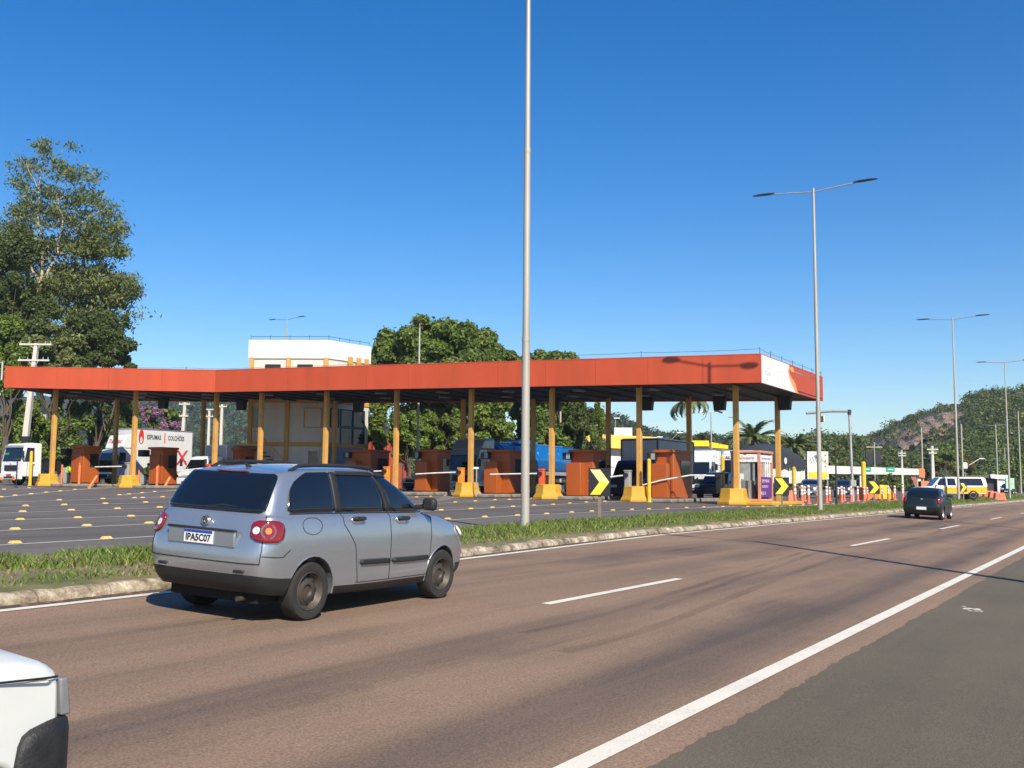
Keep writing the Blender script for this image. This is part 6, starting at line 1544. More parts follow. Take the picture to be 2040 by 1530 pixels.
def person(label, P, yaw, bend=0.0):
    t = thing('person', label, 'person', P, yaw, 'toll attendants')
    b = bend
    pel = (0, 0, .95); ch = (b * .35, 0, 1.30); nk = (b * .6, 0, 1.47); hd = (b * .7 + .02, 0, 1.60); ht = (b * .75 + .02, 0, 1.72)
    pts = [pel, ch, nk, hd, ht]; E = [(0, 1), (1, 2), (2, 3), (3, 4)]; rad = [(.15, .11), (.16, .11), .055, .095, .07]
    for sg in (-1, 1):
        i = len(pts); pts += [(0, sg * .1, .90), (.02, sg * .11, .50), (-.02, sg * .11, .08), (.13, sg * .12, .04)]; E += [(0, i), (i, i + 1), (i + 1, i + 2), (i + 2, i + 3)]; rad += [.09, .06, .045, .035]
        i = len(pts); pts += [(ch[0], sg * .19, 1.40), (ch[0] + .02, sg * .25, 1.14), (ch[0] + .2, sg * .21, 1.0), (ch[0] + .27, sg * .2, .98)]; E += [(1, i), (i, i + 1), (i + 1, i + 2), (i + 2, i + 3)]; rad += [.06, .045, .035, .03]
        for k in range(4):
            j = len(pts); pts += [(ch[0] + .34 + .012 * (k % 2), sg * (.185 + .018 * k), .985 - .01 * k), (ch[0] + .38, sg * (.185 + .018 * k), .955 - .01 * k)]; E += [(i + 3, j), (j, j + 1)]; rad += [.009, .007]
        j = len(pts); pts += [(ch[0] + .30, sg * .16, .99)]; E += [(i + 3, j)]; rad += [.01]
    bo = skin_mesh('body', pts, E, rad, M_SKIN, t)
    # clothing
    def sleeve(nm, pts_, r, m_): return MB().tube(pts_, r, 12).build(nm, m_, t, 60)
    MB().lathe([(.10, .93), (.17, .95), (.18, 1.1), (.19, 1.28), (.17, 1.41), (.08, 1.46)], Matrix(((1, 0, b * .4, -b * .32), (0, 1.1, 0, 0), (0, 0, 1, 0), (0, 0, 0, 1))), 18).build('vest', M_VEST, t, 60)
    for sg in (-1, 1):
        sleeve('trouser_leg', [(0, sg * .09, .97), (.02, sg * .11, .5), (-.02, sg * .11, .09)], [.105, .08, .065], M_NAVY); sleeve('sleeve', [(ch[0], sg * .18, 1.41), (ch[0] + .02, sg * .25, 1.14), (ch[0] + .17, sg * .215, 1.02)], [.075, .06, .05], M_VGRN)
    Mh = Matrix.Translation((hd[0] - .01, 0, hd[2] + .04))
    MB().lathe([(.108, -.03), (.112, .04), (.09, .10), (.045, .13), (.001, .135)], Mh, 14).build('hair', M_HAIR, t, 60)
    mb = MB(); mb.cyl((hd[0] + .09, 0, hd[2] + .0), (hd[0] + .125, 0, hd[2] - .02), .014, .01, 8)
    for sg in (-1, 1): mb.box((hd[0] + .0, sg * .1, hd[2]), (.04, .02, .06)); 
    mb.build('nose_and_ears', M_SKIN, bo)
    mb = MB()
    for sg in (-1, 1): mb.box((hd[0] + .092, sg * .035, hd[2] + .03), (.01, .026, .012))
    mb.box((hd[0] + .088, 0, hd[2] - .055), (.012, .045, .008)); mb.build('face_features', M_HAIR, bo)
person('attendant in yellow hi-vis vest leaning by the second booth, dark trousers', on(289, 77), 0.1, .25)
person('attendant in hi-vis vest mostly hidden behind the leftmost booth panel', on(135.5, 77), 0.0, .1)
# ================================================================== vegetation
def leaf_cloud(name, clumps, size, mat, parent, seed, per=None, dens=1.0, droop=0.0, elong=1.6, shell=.55, upbias=.35, gauss=0):
    """clumps: list of (center, (rx,ry,rz), count)"""
    rs = np.random.RandomState(seed); C = []; Nn = []; S = []
    for c, r, n in clumps:
        n = int(n * dens); d = rs.normal(size=(n, 3)); d /= np.linalg.norm(d, axis=1)[:, None]
        rad = shell + (1 - shell) * rs.rand(n) ** .6; rad *= 1 + .17 * rs.normal(size=n)
        C.append(np.array(c) + (rs.normal(size=(n, 3)) * gauss if gauss else d * rad[:, None]) * np.array(r)); Nn.append(d); S.append(size * (.6 + .8 * rs.rand(n)))
    C = np.concatenate(C); Nn = np.concatenate(Nn); S = np.concatenate(S); n = len(C)
    nr = Nn * .8 + rs.normal(size=(n, 3)) * .55 + np.array([0, 0, upbias]); nr /= np.linalg.norm(nr, axis=1)[:, None]
    a = rs.normal(size=(n, 3)); a[:, 2] -= droop; u = a - nr * (a * nr).sum(1)[:, None]; u /= np.linalg.norm(u, axis=1)[:, None]; w = np.cross(nr, u)
    L = (S * elong * .5)[:, None]; W = (S * .5)[:, None]
    P = np.stack([C - u * L, C + w * W - u * L * .1, C + u * L, C - w * W - u * L * .1], 1).reshape(-1, 3)
    me = bpy.data.meshes.new(name); me.vertices.add(4 * n); me.vertices.foreach_set('co', P.ravel())
    me.loops.add(4 * n); me.loops.foreach_set('vertex_index', np.arange(4 * n)); me.polygons.add(n); me.polygons.foreach_set('loop_start', np.arange(n) * 4)
    me.update(calc_edges=True); me.materials.append(mat)
    o = bpy.data.objects.new(name, me); COL.objects.link(o)
    if parent: o.parent = parent
    return o
M_BARK = pbr('bark_brown', (.10, .075, .055), .9, var=.3, scale=4, bump=.4); M_PALEB = pbr('bark_pale', (.42, .34, .25), .8, var=.2, scale=2.5, streak=True)
L_DARK = leaf_mat('leaf_dark', (.020, .036, .009), (.085, .115, .026)); L_MID = leaf_mat('leaf_mid', (.034, .064, .011), (.145, .20, .034))
L_OLIVE = leaf_mat('leaf_olive', (.052, .070, .018), (.175, .195, .055)); L_BRIGHT = leaf_mat('leaf_bright', (.040, .078, .010), (.17, .23, .035)); L_PURP = leaf_mat('blossom_purple', (.12, .05, .10), (.34, .19, .30)); L_PALM = leaf_mat('palm_frond', (.045, .07, .02), (.18, .21, .08), .45, .15); L_FAR = leaf_mat('leaf_far', (.028, .046, .014), (.115, .142, .040)); L_RUST = leaf_mat('leaf_rusty', (.05, .05, .012), (.17, .12, .03))
def limb(mb, p0, p1, r0, r1, seg=5, wob=.06, rs=None):
    p0, p1 = Vector(p0), Vector(p1); L = (p1 - p0).length; pts = []
    for k in range(seg + 1):
        t = k / seg; p = p0.lerp(p1, t)
        if 0 < k < seg: p += Vector((rs.uniform(-1, 1), rs.uniform(-1, 1), rs.uniform(-.5, .5))) * wob * L
        pts.append(p)
    mb.tube(pts, [r0 + (r1 - r0) * k / seg for k in range(seg + 1)], 7)
def tree(label, P, blobs, leaf, size, trunk=(.35, 3), bark=None, seed=1, dens=1.0, group=None, name='tree', branches=True, **kw):
    """blobs in local metres: (x, y, z, rx, ry, rz, count)"""
    size *= .46; dens *= 3.4
    t = thing(name, label, 'tree', P, group=group); rs = random.Random(seed)
    cl = []
    for x, y, z, rx, ry, rz, n in blobs:                # break every blob into ragged sub clumps
        k = max(5, int(n / 170))
        for _ in range(k):
            d = Vector((rs.gauss(0, 1), rs.gauss(0, 1), rs.gauss(0, 1))).normalized(); f = rs.uniform(.35, 1.02); s = rs.uniform(.2, .42)
            cl.append(((x + d.x * rx * f, y + d.y * ry * f, z + d.z * rz * f), (rx * s, ry * s, rz * s), n / k))
    mb = MB(); zt = sum(b[2] for b in blobs) / len(blobs)
    xc = sum(b[0] for b in blobs) / len(blobs); yc = sum(b[1] for b in blobs) / len(blobs)
    limb(mb, (0, 0, -.2), (xc * .3, yc * .3, trunk[1]), trunk[0], trunk[0] * .75, 4, .03, rs)
    if branches:
        for c, r, n in rs.sample(cl, min(len(cl), 9)): limb(mb, (xc * .3, yc * .3, trunk[1] * rs.uniform(.75, 1)), c, trunk[0] * .24, .02, 4, .09, rs)
    mb.build('trunk', bark or M_BARK, t, 50)
    leaf_cloud('crown', cl, size, leaf, t, seed, dens=dens, **kw)
    return t
def gpt(px, Y): p = on(px, Y); return p
def blob_px(P, px, py, rpx, rpy, Y, n, dy=0, ry=None):     # blob centred on a pixel at distance Y, in tree-local metres
    c = at(px, py, Y + dy); s = Y / 2050
    return (c.x - P.x, c.y - P.y, c.z - P.z, rpx * s, (ry or (rpx * s)), rpy * s, n)
# big leafy crown behind the canopy
Y = 92; P = gpt(880, Y)
tree('big round leafy tree with dense mid green crown behind the canopy', P,
     [blob_px(P, x, y, rx, ry, Y, n, dy) for x, y, rx, ry, n, dy in ((790, 715, 55, 55, 5200, 0), (850, 685, 62, 50, 5600, 1), (935, 690, 66, 58, 6400, -1), (985, 735, 50, 48, 3800, -1), (890, 745, 80, 50, 5000, -3), (770, 770, 40, 40, 2200, -1), (1012, 722, 34, 34, 2200, 1), (735, 735, 22, 30, 1000, 0), (900, 800, 90, 45, 3600, 0))],
     L_MID, .50, (.4, 4), seed=11, dens=1.3)
Y = 104; P = gpt(1100, Y)
tree('smaller round tree top showing above the canopy right of the tall lamp post', P, [blob_px(P, x, y, rx, ry, Y, n) for x, y, rx, ry, n in ((1085, 735, 38, 34, 3000), (1120, 740, 40, 36, 3000), (1100, 790, 60, 50, 3200))], L_MID, .5, (.3, 4), seed=12, dens=1.1)
Y = 81
for k, (px, py, rx, ry, n, leaf, lab) in enumerate(((755, 850, 45, 70, 3600, L_BRIGHT, 'leafy young tree drooping over the red annex under the canopy'), (815, 870, 42, 60, 3400, L_BRIGHT, 'bright leafy tree under the canopy behind the thin pale post'), (880, 860, 45, 65, 3200, L_MID, 'leafy tree under the canopy left of the grey tanker cab'), (985, 855, 60, 55, 4200, L_BRIGHT, 'bright leafy tree above the blue tank, left of tall lamp post'), (1080, 860, 50, 55, 3800, L_MID, 'leafy tree above the blue tank, right of the tall lamp post'), (1150, 860, 42, 62, 3600, L_DARK, 'darker leafy tree above the blue tank end'), (1190, 860, 16, 70, 1400, L_BRIGHT, 'slim bright tree at the right edge of the leafy row'))):
    YY = Y + 8 + (k % 3) * 2 if px > 900 else Y + (k % 3) * 3; P = gpt(px, YY)
    tree(lab, P, [blob_px(P, px + dx, py + dy, rx * .7, ry * .6, YY, n / 3) for dx, dy in ((-rx * .3, 15), (rx * .35, 5), (0, -ry * .45))], leaf, .42, (.16, 2.0), seed=20 + k, group='row of leafy trees seen beneath the canopy', dens=1.25)
for k, (px, YY, py, rx, ry, lab) in enumerate(((700, 98, 850, 50, 60, 'dark tree behind the office windows under the canopy'), (870, 103, 860, 60, 65, 'dark tree filling the gap behind the grey tanker cab'), (960, 106, 850, 60, 65, 'dark tree behind the leafy row left of the tall lamp post'), (1060, 108, 855, 62, 62, 'dark tree behind the leafy row right of the tall lamp post'), (1150, 110, 860, 45, 60, 'dark tree behind the leafy row near the yellow roof'))):
    P = gpt(px, YY); tree(lab, P, [blob_px(P, px + dx, py + dy, rx * .75, ry * .65, YY, 1700) for dx, dy in ((-rx * .4, 20), (rx * .4, 10), (0, -ry * .45), (0, 50))], L_DARK, .5, (.2, 2), seed=130 + k)
# tall sparse eucalyptus at far left
Y = 112; P = gpt(78, Y); s = Y / 2050
t = thing('tree', 'tall open crowned tree with pale branches rising at the far left', 'tree', P); rs = random.Random(5); mb = MB(); cl = []
def lp_(px, py, dy=0): c = at(px, py, Y + dy); return (c.x - P.x, c.y - P.y, c.z - P.z)
B = [((78, 960), (80, 720), .55, .42), ((80, 720), (82, 560), .42, .3), ((80, 570), (55, 520), .2, .13), ((55, 520), (45, 470), .13, .08), ((58, 525), (85, 480), .12, .08), ((82, 560), (120, 505), .2, .13), ((120, 505), (150, 502), .13, .07), ((110, 520), (125, 440), .15, .10), ((125, 440), (112, 390), .1, .06), ((115, 470), (150, 455), .08, .05), ((80, 640), (125, 600), .18, .12), ((125, 600), (170, 565), .12, .06), ((82, 560), (75, 420), .2, .12), ((75, 420), (82, 310), .12, .06), ((82, 330), (100, 285), .07, .03), ((78, 380), (50, 320), .08, .04), ((112, 390), (140, 350), .07, .03), ((112, 400), (190, 340), .08, .03), ((150, 455), (215, 410), .06, .03), ((150, 502), (240, 480), .07, .03), ((170, 565), (250, 540), .06, .03), ((95, 680), (150, 635), .14, .06), ((150, 635), (260, 580), .06, .03), ((45, 470), (20, 400), .08, .03)]
for (a, c, r0, r1) in B: limb(mb, lp_(*a, dy=-1.2 + rs.uniform(-.4, .4)), lp_(*c, dy=-1.3 + rs.uniform(-.8, .8)), r0 * .8, r1 * .75, 5, .035, rs)
mb.build('trunk', M_PALEB, t, 50)
for px, py, rx, ry, n in ((85, 300, 30, 24, 260), (60, 330, 26, 26, 240), (120, 335, 28, 24, 260), (45, 365, 22, 26, 180), (150, 345, 26, 28, 200), (195, 335, 24, 26, 160), (95, 380, 40, 28, 420), (150, 390, 34, 26, 340), (60, 410, 30, 26, 360), (190, 400, 24, 20, 220), (215, 420, 22, 18, 200), (110, 435, 50, 30, 700), (170, 450, 40, 30, 520), (30, 450, 30, 34, 520), (90, 490, 60, 36, 1000), (180, 500, 46, 34, 760), (230, 465, 22, 18, 260), (235, 500, 18, 16, 220), (30, 510, 40, 44, 900), (130, 560, 80, 40, 1700), (215, 555, 36, 30, 640), (50, 590, 56, 44, 1200), (165, 610, 70, 38, 1500), (238, 585, 26, 22, 360), (258, 565, 10, 8, 60), (200, 650, 50, 30, 900), (262, 590, 14, 10, 70)):
    for _ in range(max(3, int(n / 34))):
        d = (rs.gauss(0, .55) * rx, rs.gauss(0, .5) * ry); c = lp_(px + d[0], py + d[1], rs.uniform(-3.0, 4.5)); f = rs.uniform(.35, .75)
        cl.append((c, (max(.8, rx * s * .75 * f), 1.2, max(.6, ry * s * .62 * f)), 58 if py < 440 else 105))
leaf_cloud('crown', cl, .17, L_OLIVE, t, 55, dens=1.0, droop=1.2, elong=2.8, shell=.0, gauss=.62)
# dense dark trees below it
for k, (px, Y, bl, leaf, lab) in enumerate((
   (30, 104, ((20, 500, 46, 60), (10, 590, 50, 60), (60, 640, 60, 50), (20, 680, 60, 60)), L_DARK, 'dark spreading tree behind the pale branched tree at the left edge'),
   (190, 100, ((170, 660, 60, 46), (210, 690, 56, 40), (150, 720, 60, 40), (245, 720, 34, 22), (230, 650, 22, 30)), L_DARK, 'dense dark rounded tree above the left part of the canopy'),
   (110, 96, ((95, 690, 60, 44), (60, 730, 60, 44), (130, 750, 60, 46)), L_OLIVE, 'olive green tree between the utility pole and the dark rounded tree'),
   (10, 90, ((8, 660, 34, 44), (20, 710, 30, 40), (0, 740, 40, 50)), L_BRIGHT, 'bright green bushy tree at the left edge above the canopy'))):
    P = gpt(px, Y); tree(lab, P, [blob_px(P, x, y, rx, ry, Y, 2600 * rx * ry / 2400) for x, y, rx, ry in bl], leaf, .48, (.35, 4), seed=40 + k, dens=1.1)
for k, (px, Y, rx, ry, py, leaf, lab) in enumerate(((20, 92, 50, 70, 840, L_BRIGHT, 'bright shrub tree below the canopy at the left edge'), (75, 95, 40, 66, 850, L_BRIGHT, 'sunlit shrub tree right of the utility pole base'), (140, 98, 46, 70, 845, L_MID, 'green tree below the canopy over the leftmost booth'), (205, 102, 40, 60, 840, L_DARK, 'dark tree behind the pale top of the lettered lorry'), (250, 106, 34, 46, 835, L_MID, 'small tree left of the purple blossom tree'))):
    P = gpt(px, Y); tree(lab, P, [blob_px(P, px + dx, py + dy, rx * .72, ry * .62, Y, 1500) for dx, dy in ((-rx * .3, 25), (rx * .3, 15), (0, -ry * .4), (0, 60))], leaf, .42, (.2, 2), seed=60 + k, group='shrubby trees beneath the left end of the canopy', dens=1.1)
Y = 120; P = gpt(312, Y); t = tree('tree covered in purple blossom behind the lettered lorry', P, [blob_px(P, x, y, rx, ry, Y, n) for x, y, rx, ry, n in ((285, 840, 22, 26, 900), (315, 826, 26, 20, 1200), (345, 846, 20, 22, 700), (315, 870, 40, 25, 1000))], L_PURP, .42, (.2, 2), seed=71)
cl = [((rs.uniform(-2, 2), rs.uniform(-1, 1), rs.uniform(4, 8.5)), (.7, .7, .5), 60) for _ in range(12)]; leaf_cloud('green_leaves', cl, .4, L_MID, t, 72)
# ------------------------------------------------------------------ palms
def palm(label, P, hh, n, L, r=.16, droop=1.0, seed=0, name='palm_tree', upright=.5, tr=None):
    t = thing(name, label, 'palm tree', P, group='palms by the fuel station'); rs = random.Random(seed)
    mb = MB(); mb.tube([(0, 0, 0), (.05, 0, hh * .5), (0, 0, hh)], [r * 1.25, r, r * .9], 10); mb.build('trunk', tr or M_BARK, t, 50)
    for k in range(n):
        a = k * 2.39996 + rs.uniform(-.2, .2); e = upright + (1.35 - upright) * rs.random() ** 1.1 * (1 if k % 3 else .5) - .35 * (k % 4 == 0)
        LL_ = L * rs.uniform(.8, 1.1); mb = MB(); d = Vector((math.cos(a), math.sin(a), 0)); p = Vector((0, 0, hh)); ang = e; N = 11; sp = []
        for i in range(N + 1):
            sp.append(p.copy()); p = p + (d * math.cos(ang) + Vector((0, 0, math.sin(ang)))) * (LL_ / N); ang -= droop * .16 * (.5 + i / N)
        mb.tube(sp, [.035 * (1 - .8 * i / N) + .006 for i in range(N + 1)], 4)
        sd_ = Vector((-d.y, d.x, 0))
        for i in range(1, N * 3):
            f = i / (N * 3); j = min(N - 1, int(f * N)); q = sp[j].lerp(sp[j + 1], f * N - j); tn = (sp[j + 1] - sp[j]).normalized()
            ll = LL_ * .22 * math.sin(min(1, .15 + f * 1.0) * 3.0) ** .7 if f < .95 else LL_ * .06
            for sg in (-1, 1):
                tip = q + (sd_ * sg * .8 + tn * .55 + Vector((0, 0, -.25 + rs.uniform(-.1, .1)))) * ll; w_ = tn * .085
                mb.add([q - w_, q + w_, tip], [(0, 1, 2)])
        mb.build('frond', L_PALM, t, smooth=0)
    return t
Y = 108; P = gpt(1500, Y); palm('broad date palm with stiff arching fronds behind the kiosk', P, (970 - 886) / 2050 * Y + 1.0, 44, 3.7, .28, .9, 1, upright=.3)
P = gpt(1585, 112); palm('smaller date palm above the tarpaulin load', P, (970 - 894) / 2050 * 112 + .6, 38, 3.2, .26, .9, 2, upright=.3)
Y = 100; P = gpt(1376, Y); palm('tall slender palm whose fronds hang just below the canopy edge', P, (970 - 796) / 2050 * Y + .2, 16, 3.3, .15, 1.9, 3, upright=.2, tr=M_PALEB)
P = gpt(1456, 118); palm('low palm left of the broad date palm', P, (970 - 915) / 2050 * 118 + .5, 18, 3.0, .2, 1.2, 4, upright=.1)
# ------------------------------------------------------------------ hills and woods
def hill(name, pts, Y0, Y1, mat, base=-.5, side=1):
    """ridge profile in pixels at distance Y1, rising from Y0"""
    V = []; Fc = []; nx_, nt_ = 90, 14
    xs = np.linspace(pts[0][0], pts[-1][0], nx_); ys = np.interp(xs, [p[0] for p in pts], [p[1] for p in pts])
    for i in range(nx_):
        for j in range(nt_ + 4):
            f = j / nt_; Yd = Y0 + (Y1 - Y0) * f
            top = at(xs[i], ys[i], Y1).z; zf = math.sin(min(1, f) * math.pi / 2) ** 1.15 if f <= 1 else 1 - (f - 1) * .8
            x = ray(xs[i], 968).x * Yd
            V.append((x, Yd, base + (top - base) * zf + (1.2 * math.sin(xs[i] * .11 + j) if 0 < f < 1 else 0)))
    n = nt_ + 4
    Fc = [(i * n + j, (i + 1) * n + j, (i + 1) * n + j + 1, i * n + j + 1) for i in range(nx_ - 1) for j in range(n - 1)]
    o = link_mesh(name, V, Fc, mat, smooth=180); o['kind'] = 'structure'; return (xs, ys, Y0, Y1, base)
M_HILL = pbr('hill_undergrowth', (.035, .045, .018), .95, var=.3, scale=.05)
RIDGE = [(1560, 915), (1640, 900), (1700, 896), (1735, 886), (1775, 866), (1830, 840), (1870, 828), (1930, 818), (1960, 811), (2000, 807), (2050, 804), (2130, 790), (2260, 780), (2500, 800), (2800, 900)]
hp = hill('quarry_hill', RIDGE, 215, 380, M_HILL)
def hill_pt(hp, px, f):
    xs, ys, Y0, Y1, base = hp; Yd = Y0 + (Y1 - Y0) * f; top = at(px, float(np.interp(px, xs, ys)), Y1).z
    return Vector((ray(px, 968).x * Yd, Yd, base + (top - base) * math.sin(f * math.pi / 2) ** 1.15))
def solve_f(hp, px, py):
    lo, hi = 0.0, 1.0
    for _ in range(24):
        m_ = (lo + hi) / 2; p = hill_pt(hp, px, m_); yy = 968 + .008 * (px - 1020) - (p.z - H) * 2050 / p.y
        if yy > py: lo = m_
        else: hi = m_
    return lo
def in_poly(x, y, poly):
    c = False
    for (x0, y0), (x1, y1) in zip(poly, poly[1:] + poly[:1]):
        if (y0 > y) != (y1 > y) and x < (x1 - x0) * (y - y0) / (y1 - y0) + x0: c = not c
    return c
CLIFF = [(1716, 876), (1745, 862), (1775, 850), (1802, 842), (1828, 832), (1850, 824), (1880, 812), (1912, 806), (1926, 812), (1905, 832), (1888, 846), (1880, 858), (1862, 862), (1838, 866), (1818, 884), (1806, 890), (1796, 876), (1775, 866), (1762, 884), (1735, 886)]
CLIFF = [(1815 + (x - 1815) * 1.10, 850 + (y - 848) * 1.22 + 8) for x, y in CLIFF]
# rock face
rm, nt, b = new_mat('rock_face')
vv = objvec(nt)
c = ramp(nt, noise(nt, vv, .22, 8, .7, .6), [(.32, (.12, .09, .065)), (.48, (.30, .21, .15)), (.62, (.46, .32, .21))])
c = mixc(nt, ramp(nt, noise(nt, vv, .6, 6, .7), [(.5, 0.), (.66, .8)]), c, (.05, .055, .025))
nt.links.new(c, b.inputs['Base Color']); b.inputs['Roughness'].default_value = .95
bp = nd(nt, 'ShaderNodeBump'); bp.inputs['Strength'].default_value = 1; bp.inputs['Distance'].default_value = 1.5; nt.links.new(noise(nt, vv, .7, 8, .7), bp.inputs['Height']); nt.links.new(bp.outputs[0], b.inputs['Normal'])
V = []; Fs = []; idx = {}; rr = random.Random(9); st = 2.0
gx = [1705 + st * i for i in range(117)]; gy = [798 + st * j for j in range(50)]
for i, px in enumerate(gx):
    for j, py in enumerate(gy):
        if in_poly(px + rr.uniform(-1, 1), py + rr.uniform(-1, 1), CLIFF):
            p = hill_pt(hp, px, min(.99, solve_f(hp, px, py))); k = 1 - .016 - .007 * (math.sin(px * .21 + 2 * math.sin(py * .13)) + math.sin(py * .33 + px * .12)) - rr.uniform(0, .005); k = .9995 if not all(in_poly(px + ax * 1.5, py + ay * 1.5, CLIFF) for ax, ay in ((1, 0), (-1, 0), (0, 1), (0, -1))) else k; p = Vector((p.x * k, p.y * k, H + (p.z - H) * k)); idx[i, j] = len(V); V.append(tuple(p))
for (i, j) in list(idx):
    q = [(i, j), (i, j + 1), (i + 1, j + 1), (i + 1, j)]
    if all(e in idx for e in q): Fs.append(tuple(idx[e] for e in q))
# give the face real depth: extrude back into the hill
o = link_mesh('rock_face', V, Fs, rm, smooth=0); o['kind'] = 'structure'
# trees on the hill
def wood(name, label, hp, n, x0, x1, seed, mat, fmin=.02, fmax=1.0, size=(2.6, 4.6), per=46, leaf=.95, avoid=None, power=1.0):
    rs_ = random.Random(seed); cl = []
    k = 0
    while k < n:
        px = rs_.uniform(x0, x1); f = fmin + (fmax - fmin) * rs_.random() ** power; p = hill_pt(hp, px, f); py = 968 + .008 * (px - 1020) - (p.z - H) * 2050 / p.y; k += 1
        r = rs_.uniform(*size); hp_ = 2 * r * 2050 / p.y
        if avoid and any(in_poly(px + dx, py - hp_ * e, avoid) for e in (0, .25, .5, .75, 1.0) for dx in (-4, 4)) and rs_.random() < .99: continue
        kk = rs_.uniform(.75, 1.15)
        cl.append(((p.x, p.y, p.z + r * .75), (r, r, r * kk), per)); cl.append(((p.x + rs_.uniform(-r, r) * .7, p.y - r * .3, p.z + r * rs_.uniform(.8, 1.5)), (r * .55, r * .55, r * .5), per * .45))
    o = leaf_cloud(name, cl, leaf, mat, None, seed, shell=.75, elong=1.2); tag(o, label, 'woodland', None, 'stuff'); return o
wood('hill_wood', 'wooded cover of the quarry hill at right, dark green', hp, 1500, 1560, 2250, 1, L_FAR, avoid=CLIFF, per=120, size=(1.6, 3.2), leaf=.55)
wood('hill_scrub', 'olive scrub and paler bushes on the quarry hill', hp, 420, 1600, 2250, 2, L_OLIVE, size=(1.0, 2.2), avoid=CLIFF, per=80, leaf=.5)
wood('hill_foot_wood', 'brighter trees along the foot of the quarry hill', hp, 260, 1560, 2200, 3, L_MID, fmin=.0, fmax=.25, size=(2.0, 3.6), per=150, leaf=.5, avoid=CLIFF)
wood('crest_wood', 'ragged row of small trees along the top of the quarry cliff', hp, 150, 1690, 1960, 12, L_FAR, fmin=.95, fmax=1.0, size=(.9, 2.0), per=110, leaf=.45)
# a few trees one can tell apart on the crest
for k, (px, py, rx, ry, lab) in enumerate(((1966, 778, 11, 13, 'lone rounded tree standing on the hill crest'), (1998, 782, 11, 9, 'low spreading tree right of the lone rounded crest tree'), (2027, 774, 14, 12, 'umbrella shaped tree on the crest at the right edge'), (1838, 806, 8, 7, 'small tuft tree on the left slope of the crest'), (1916, 790, 7, 6, 'tiny crest tree just right of the third lamp post'))):
    P = hill_pt(hp, px, .97); Yq = P.y; py = 968 + .008 * (px - 1020) - (P.z - H) * 2050 / P.y - ry * 1.0; tree(lab, P, [blob_px(P, px + dx * rx, py + dy * ry, rx * .6, ry * .55, Yq, 420) for dx, dy in ((-.45, .25), (.45, .1), (0, -.35))], L_FAR, 1.0, (.3, 1.5), seed=90 + k, group='trees on the hill crest')
# wood band right of the canopy and centre hills
hp2 = hill('wooded_rise', [(1520, 925), (1560, 912), (1600, 905), (1640, 900), (1680, 904), (1720, 920), (1760, 934), (1800, 944), (1850, 948)], 165, 212, M_HILL)
wood('roadside_wood', 'wood of dark rounded trees behind the gantry', hp2, 150, 1530, 1850, 4, L_FAR, size=(1.5, 2.8), per=170, leaf=.42); wood('roadside_wood_bright', 'sunlit trees mixed in the wood behind the gantry', hp2, 70, 1540, 1840, 5, L_MID, size=(1.2, 2.2), per=170, leaf=.4)
hp3 = hill('pine_hill', [(1150, 862), (1200, 852), (1225, 846), (1255, 862), (1290, 878), (1330, 884), (1370, 888), (1420, 890), (1500, 896), (1560, 908)], 330, 430, M_HILL)
wood('pine_hill_wood', 'distant conifer covered hill behind the fuel station', hp3, 700, 1130, 1570, 6, leaf_mat('leaf_pine', (.018, .034, .014), (.060, .082, .030)), size=(1.6, 3.2), per=80, leaf=.7, power=.7)
hp4 = hill('far_hill', [(-300, 800), (0, 790), (200, 795), (330, 800), (420, 808), (520, 825), (650, 840), (760, 860)], 650, 900, M_HILL)
wood('far_hill_wood', 'blue green wooded far hill seen under the left canopy', hp4, 900, 150, 760, 7, leaf_mat('leaf_far_dark', (.022, .040, .014), (.060, .090, .030)), size=(5, 9), per=40, leaf=2.4, power=.8)
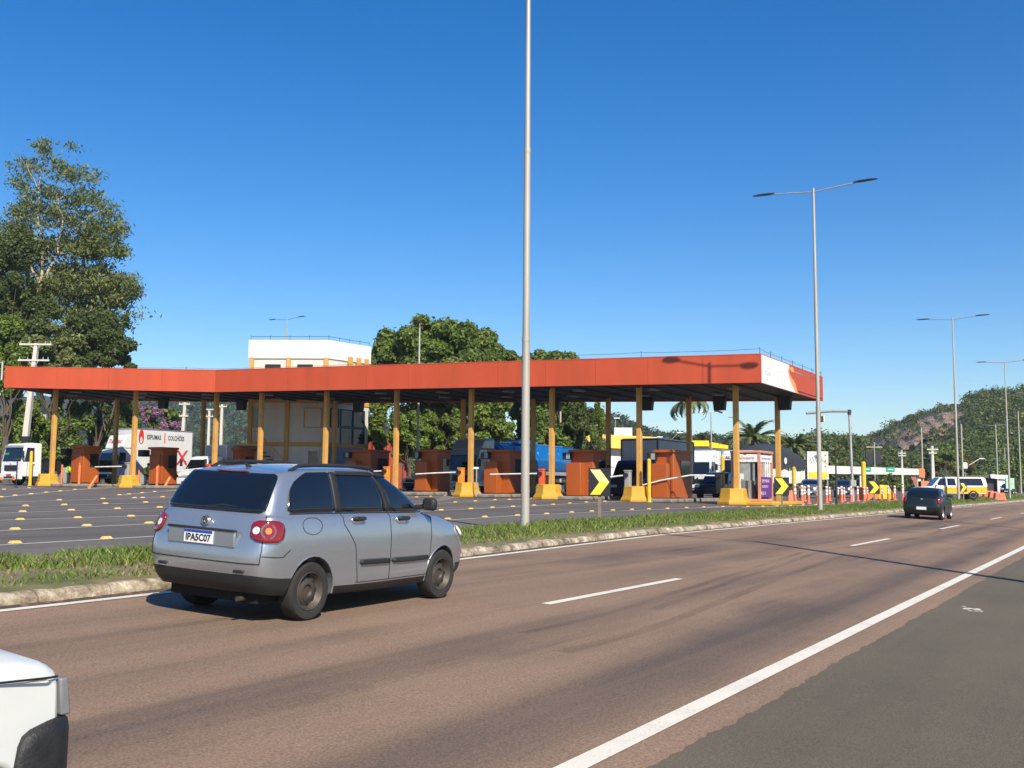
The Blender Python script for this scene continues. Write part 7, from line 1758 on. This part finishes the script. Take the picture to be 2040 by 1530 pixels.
# roadside hedge mass, right distance
M_ = None
for k, (px, Y, py, rx, ry, leaf, lab) in enumerate(((1895, 165, 925, 44, 30, L_RUST, 'broad spreading tree with rusty tips behind the patrol pickup'), (1880, 160, 905, 40, 20, L_MID, 'green layer tree above the rusty tipped tree'), (1775, 150, 960, 26, 18, L_MID, 'rounded bush behind the portal pillar'), (1950, 150, 965, 22, 18, L_MID, 'clipped bush right of the patrol pickup'), (2030, 175, 925, 22, 40, L_MID, 'tree at the right edge behind the lamp posts'), (1850, 175, 935, 20, 34, L_DARK, 'very dark tree behind the utility pole right of the portal'), (1690, 175, 945, 26, 20, L_MID, 'bush under the portal beam'), (1615, 128, 915, 22, 34, L_RUST, 'rusty fronded tree beside the signboard'), (2010, 170, 960, 18, 20, L_DARK, 'dark bush behind the pale green notice board'), (1480, 130, 930, 30, 24, L_DARK, 'dark bush behind the broad date palm'), (1345, 200, 880, 26, 18, L_DARK, 'flat topped tree left of the slender palm'), (1400, 210, 872, 24, 16, L_FAR, 'flat topped tree right of the slender palm'))):
    P = gpt(px, Y); tree(lab, P, [blob_px(P, px + dx * rx, py + dy * ry, rx * .6, ry * .6, Y, 800) for dx, dy in ((-.45, .25), (.45, .2), (0, -.35))], leaf, .6, (.18, 1.2), seed=110 + k)
# far tree belt closing the horizon behind the plaza
hp5 = hill('horizon_rise', [(-900, 935), (-200, 925), (300, 928), (700, 925), (1150, 925), (1300, 928), (1550, 930), (1900, 935), (2600, 925), (3300, 920)], 240, 300, M_HILL)
wood('horizon_wood', 'low far belt of trees closing the view behind the plaza', hp5, 900, -700, 2900, 8, L_FAR, size=(1.8, 3.2), per=60, leaf=.7)

# ------------------------------------------------------------------ thin morning air
m = bpy.data.materials.new('haze_air'); m.use_nodes = True; nt = m.node_tree; nt.nodes.clear()
vo = nt.nodes.new('ShaderNodeVolumePrincipled'); vo.inputs['Color'].default_value = (.80, .88, 1, 1); vo.inputs['Density'].default_value = .00022; vo.inputs['Anisotropy'].default_value = .2
ou = nt.nodes.new('ShaderNodeOutputMaterial'); nt.links.new(vo.outputs[0], ou.inputs['Volume'])
o = MB().box((0, 400, 48), (9000, 9000, 104)).build('haze', m, smooth=0); o['kind'] = 'stuff'
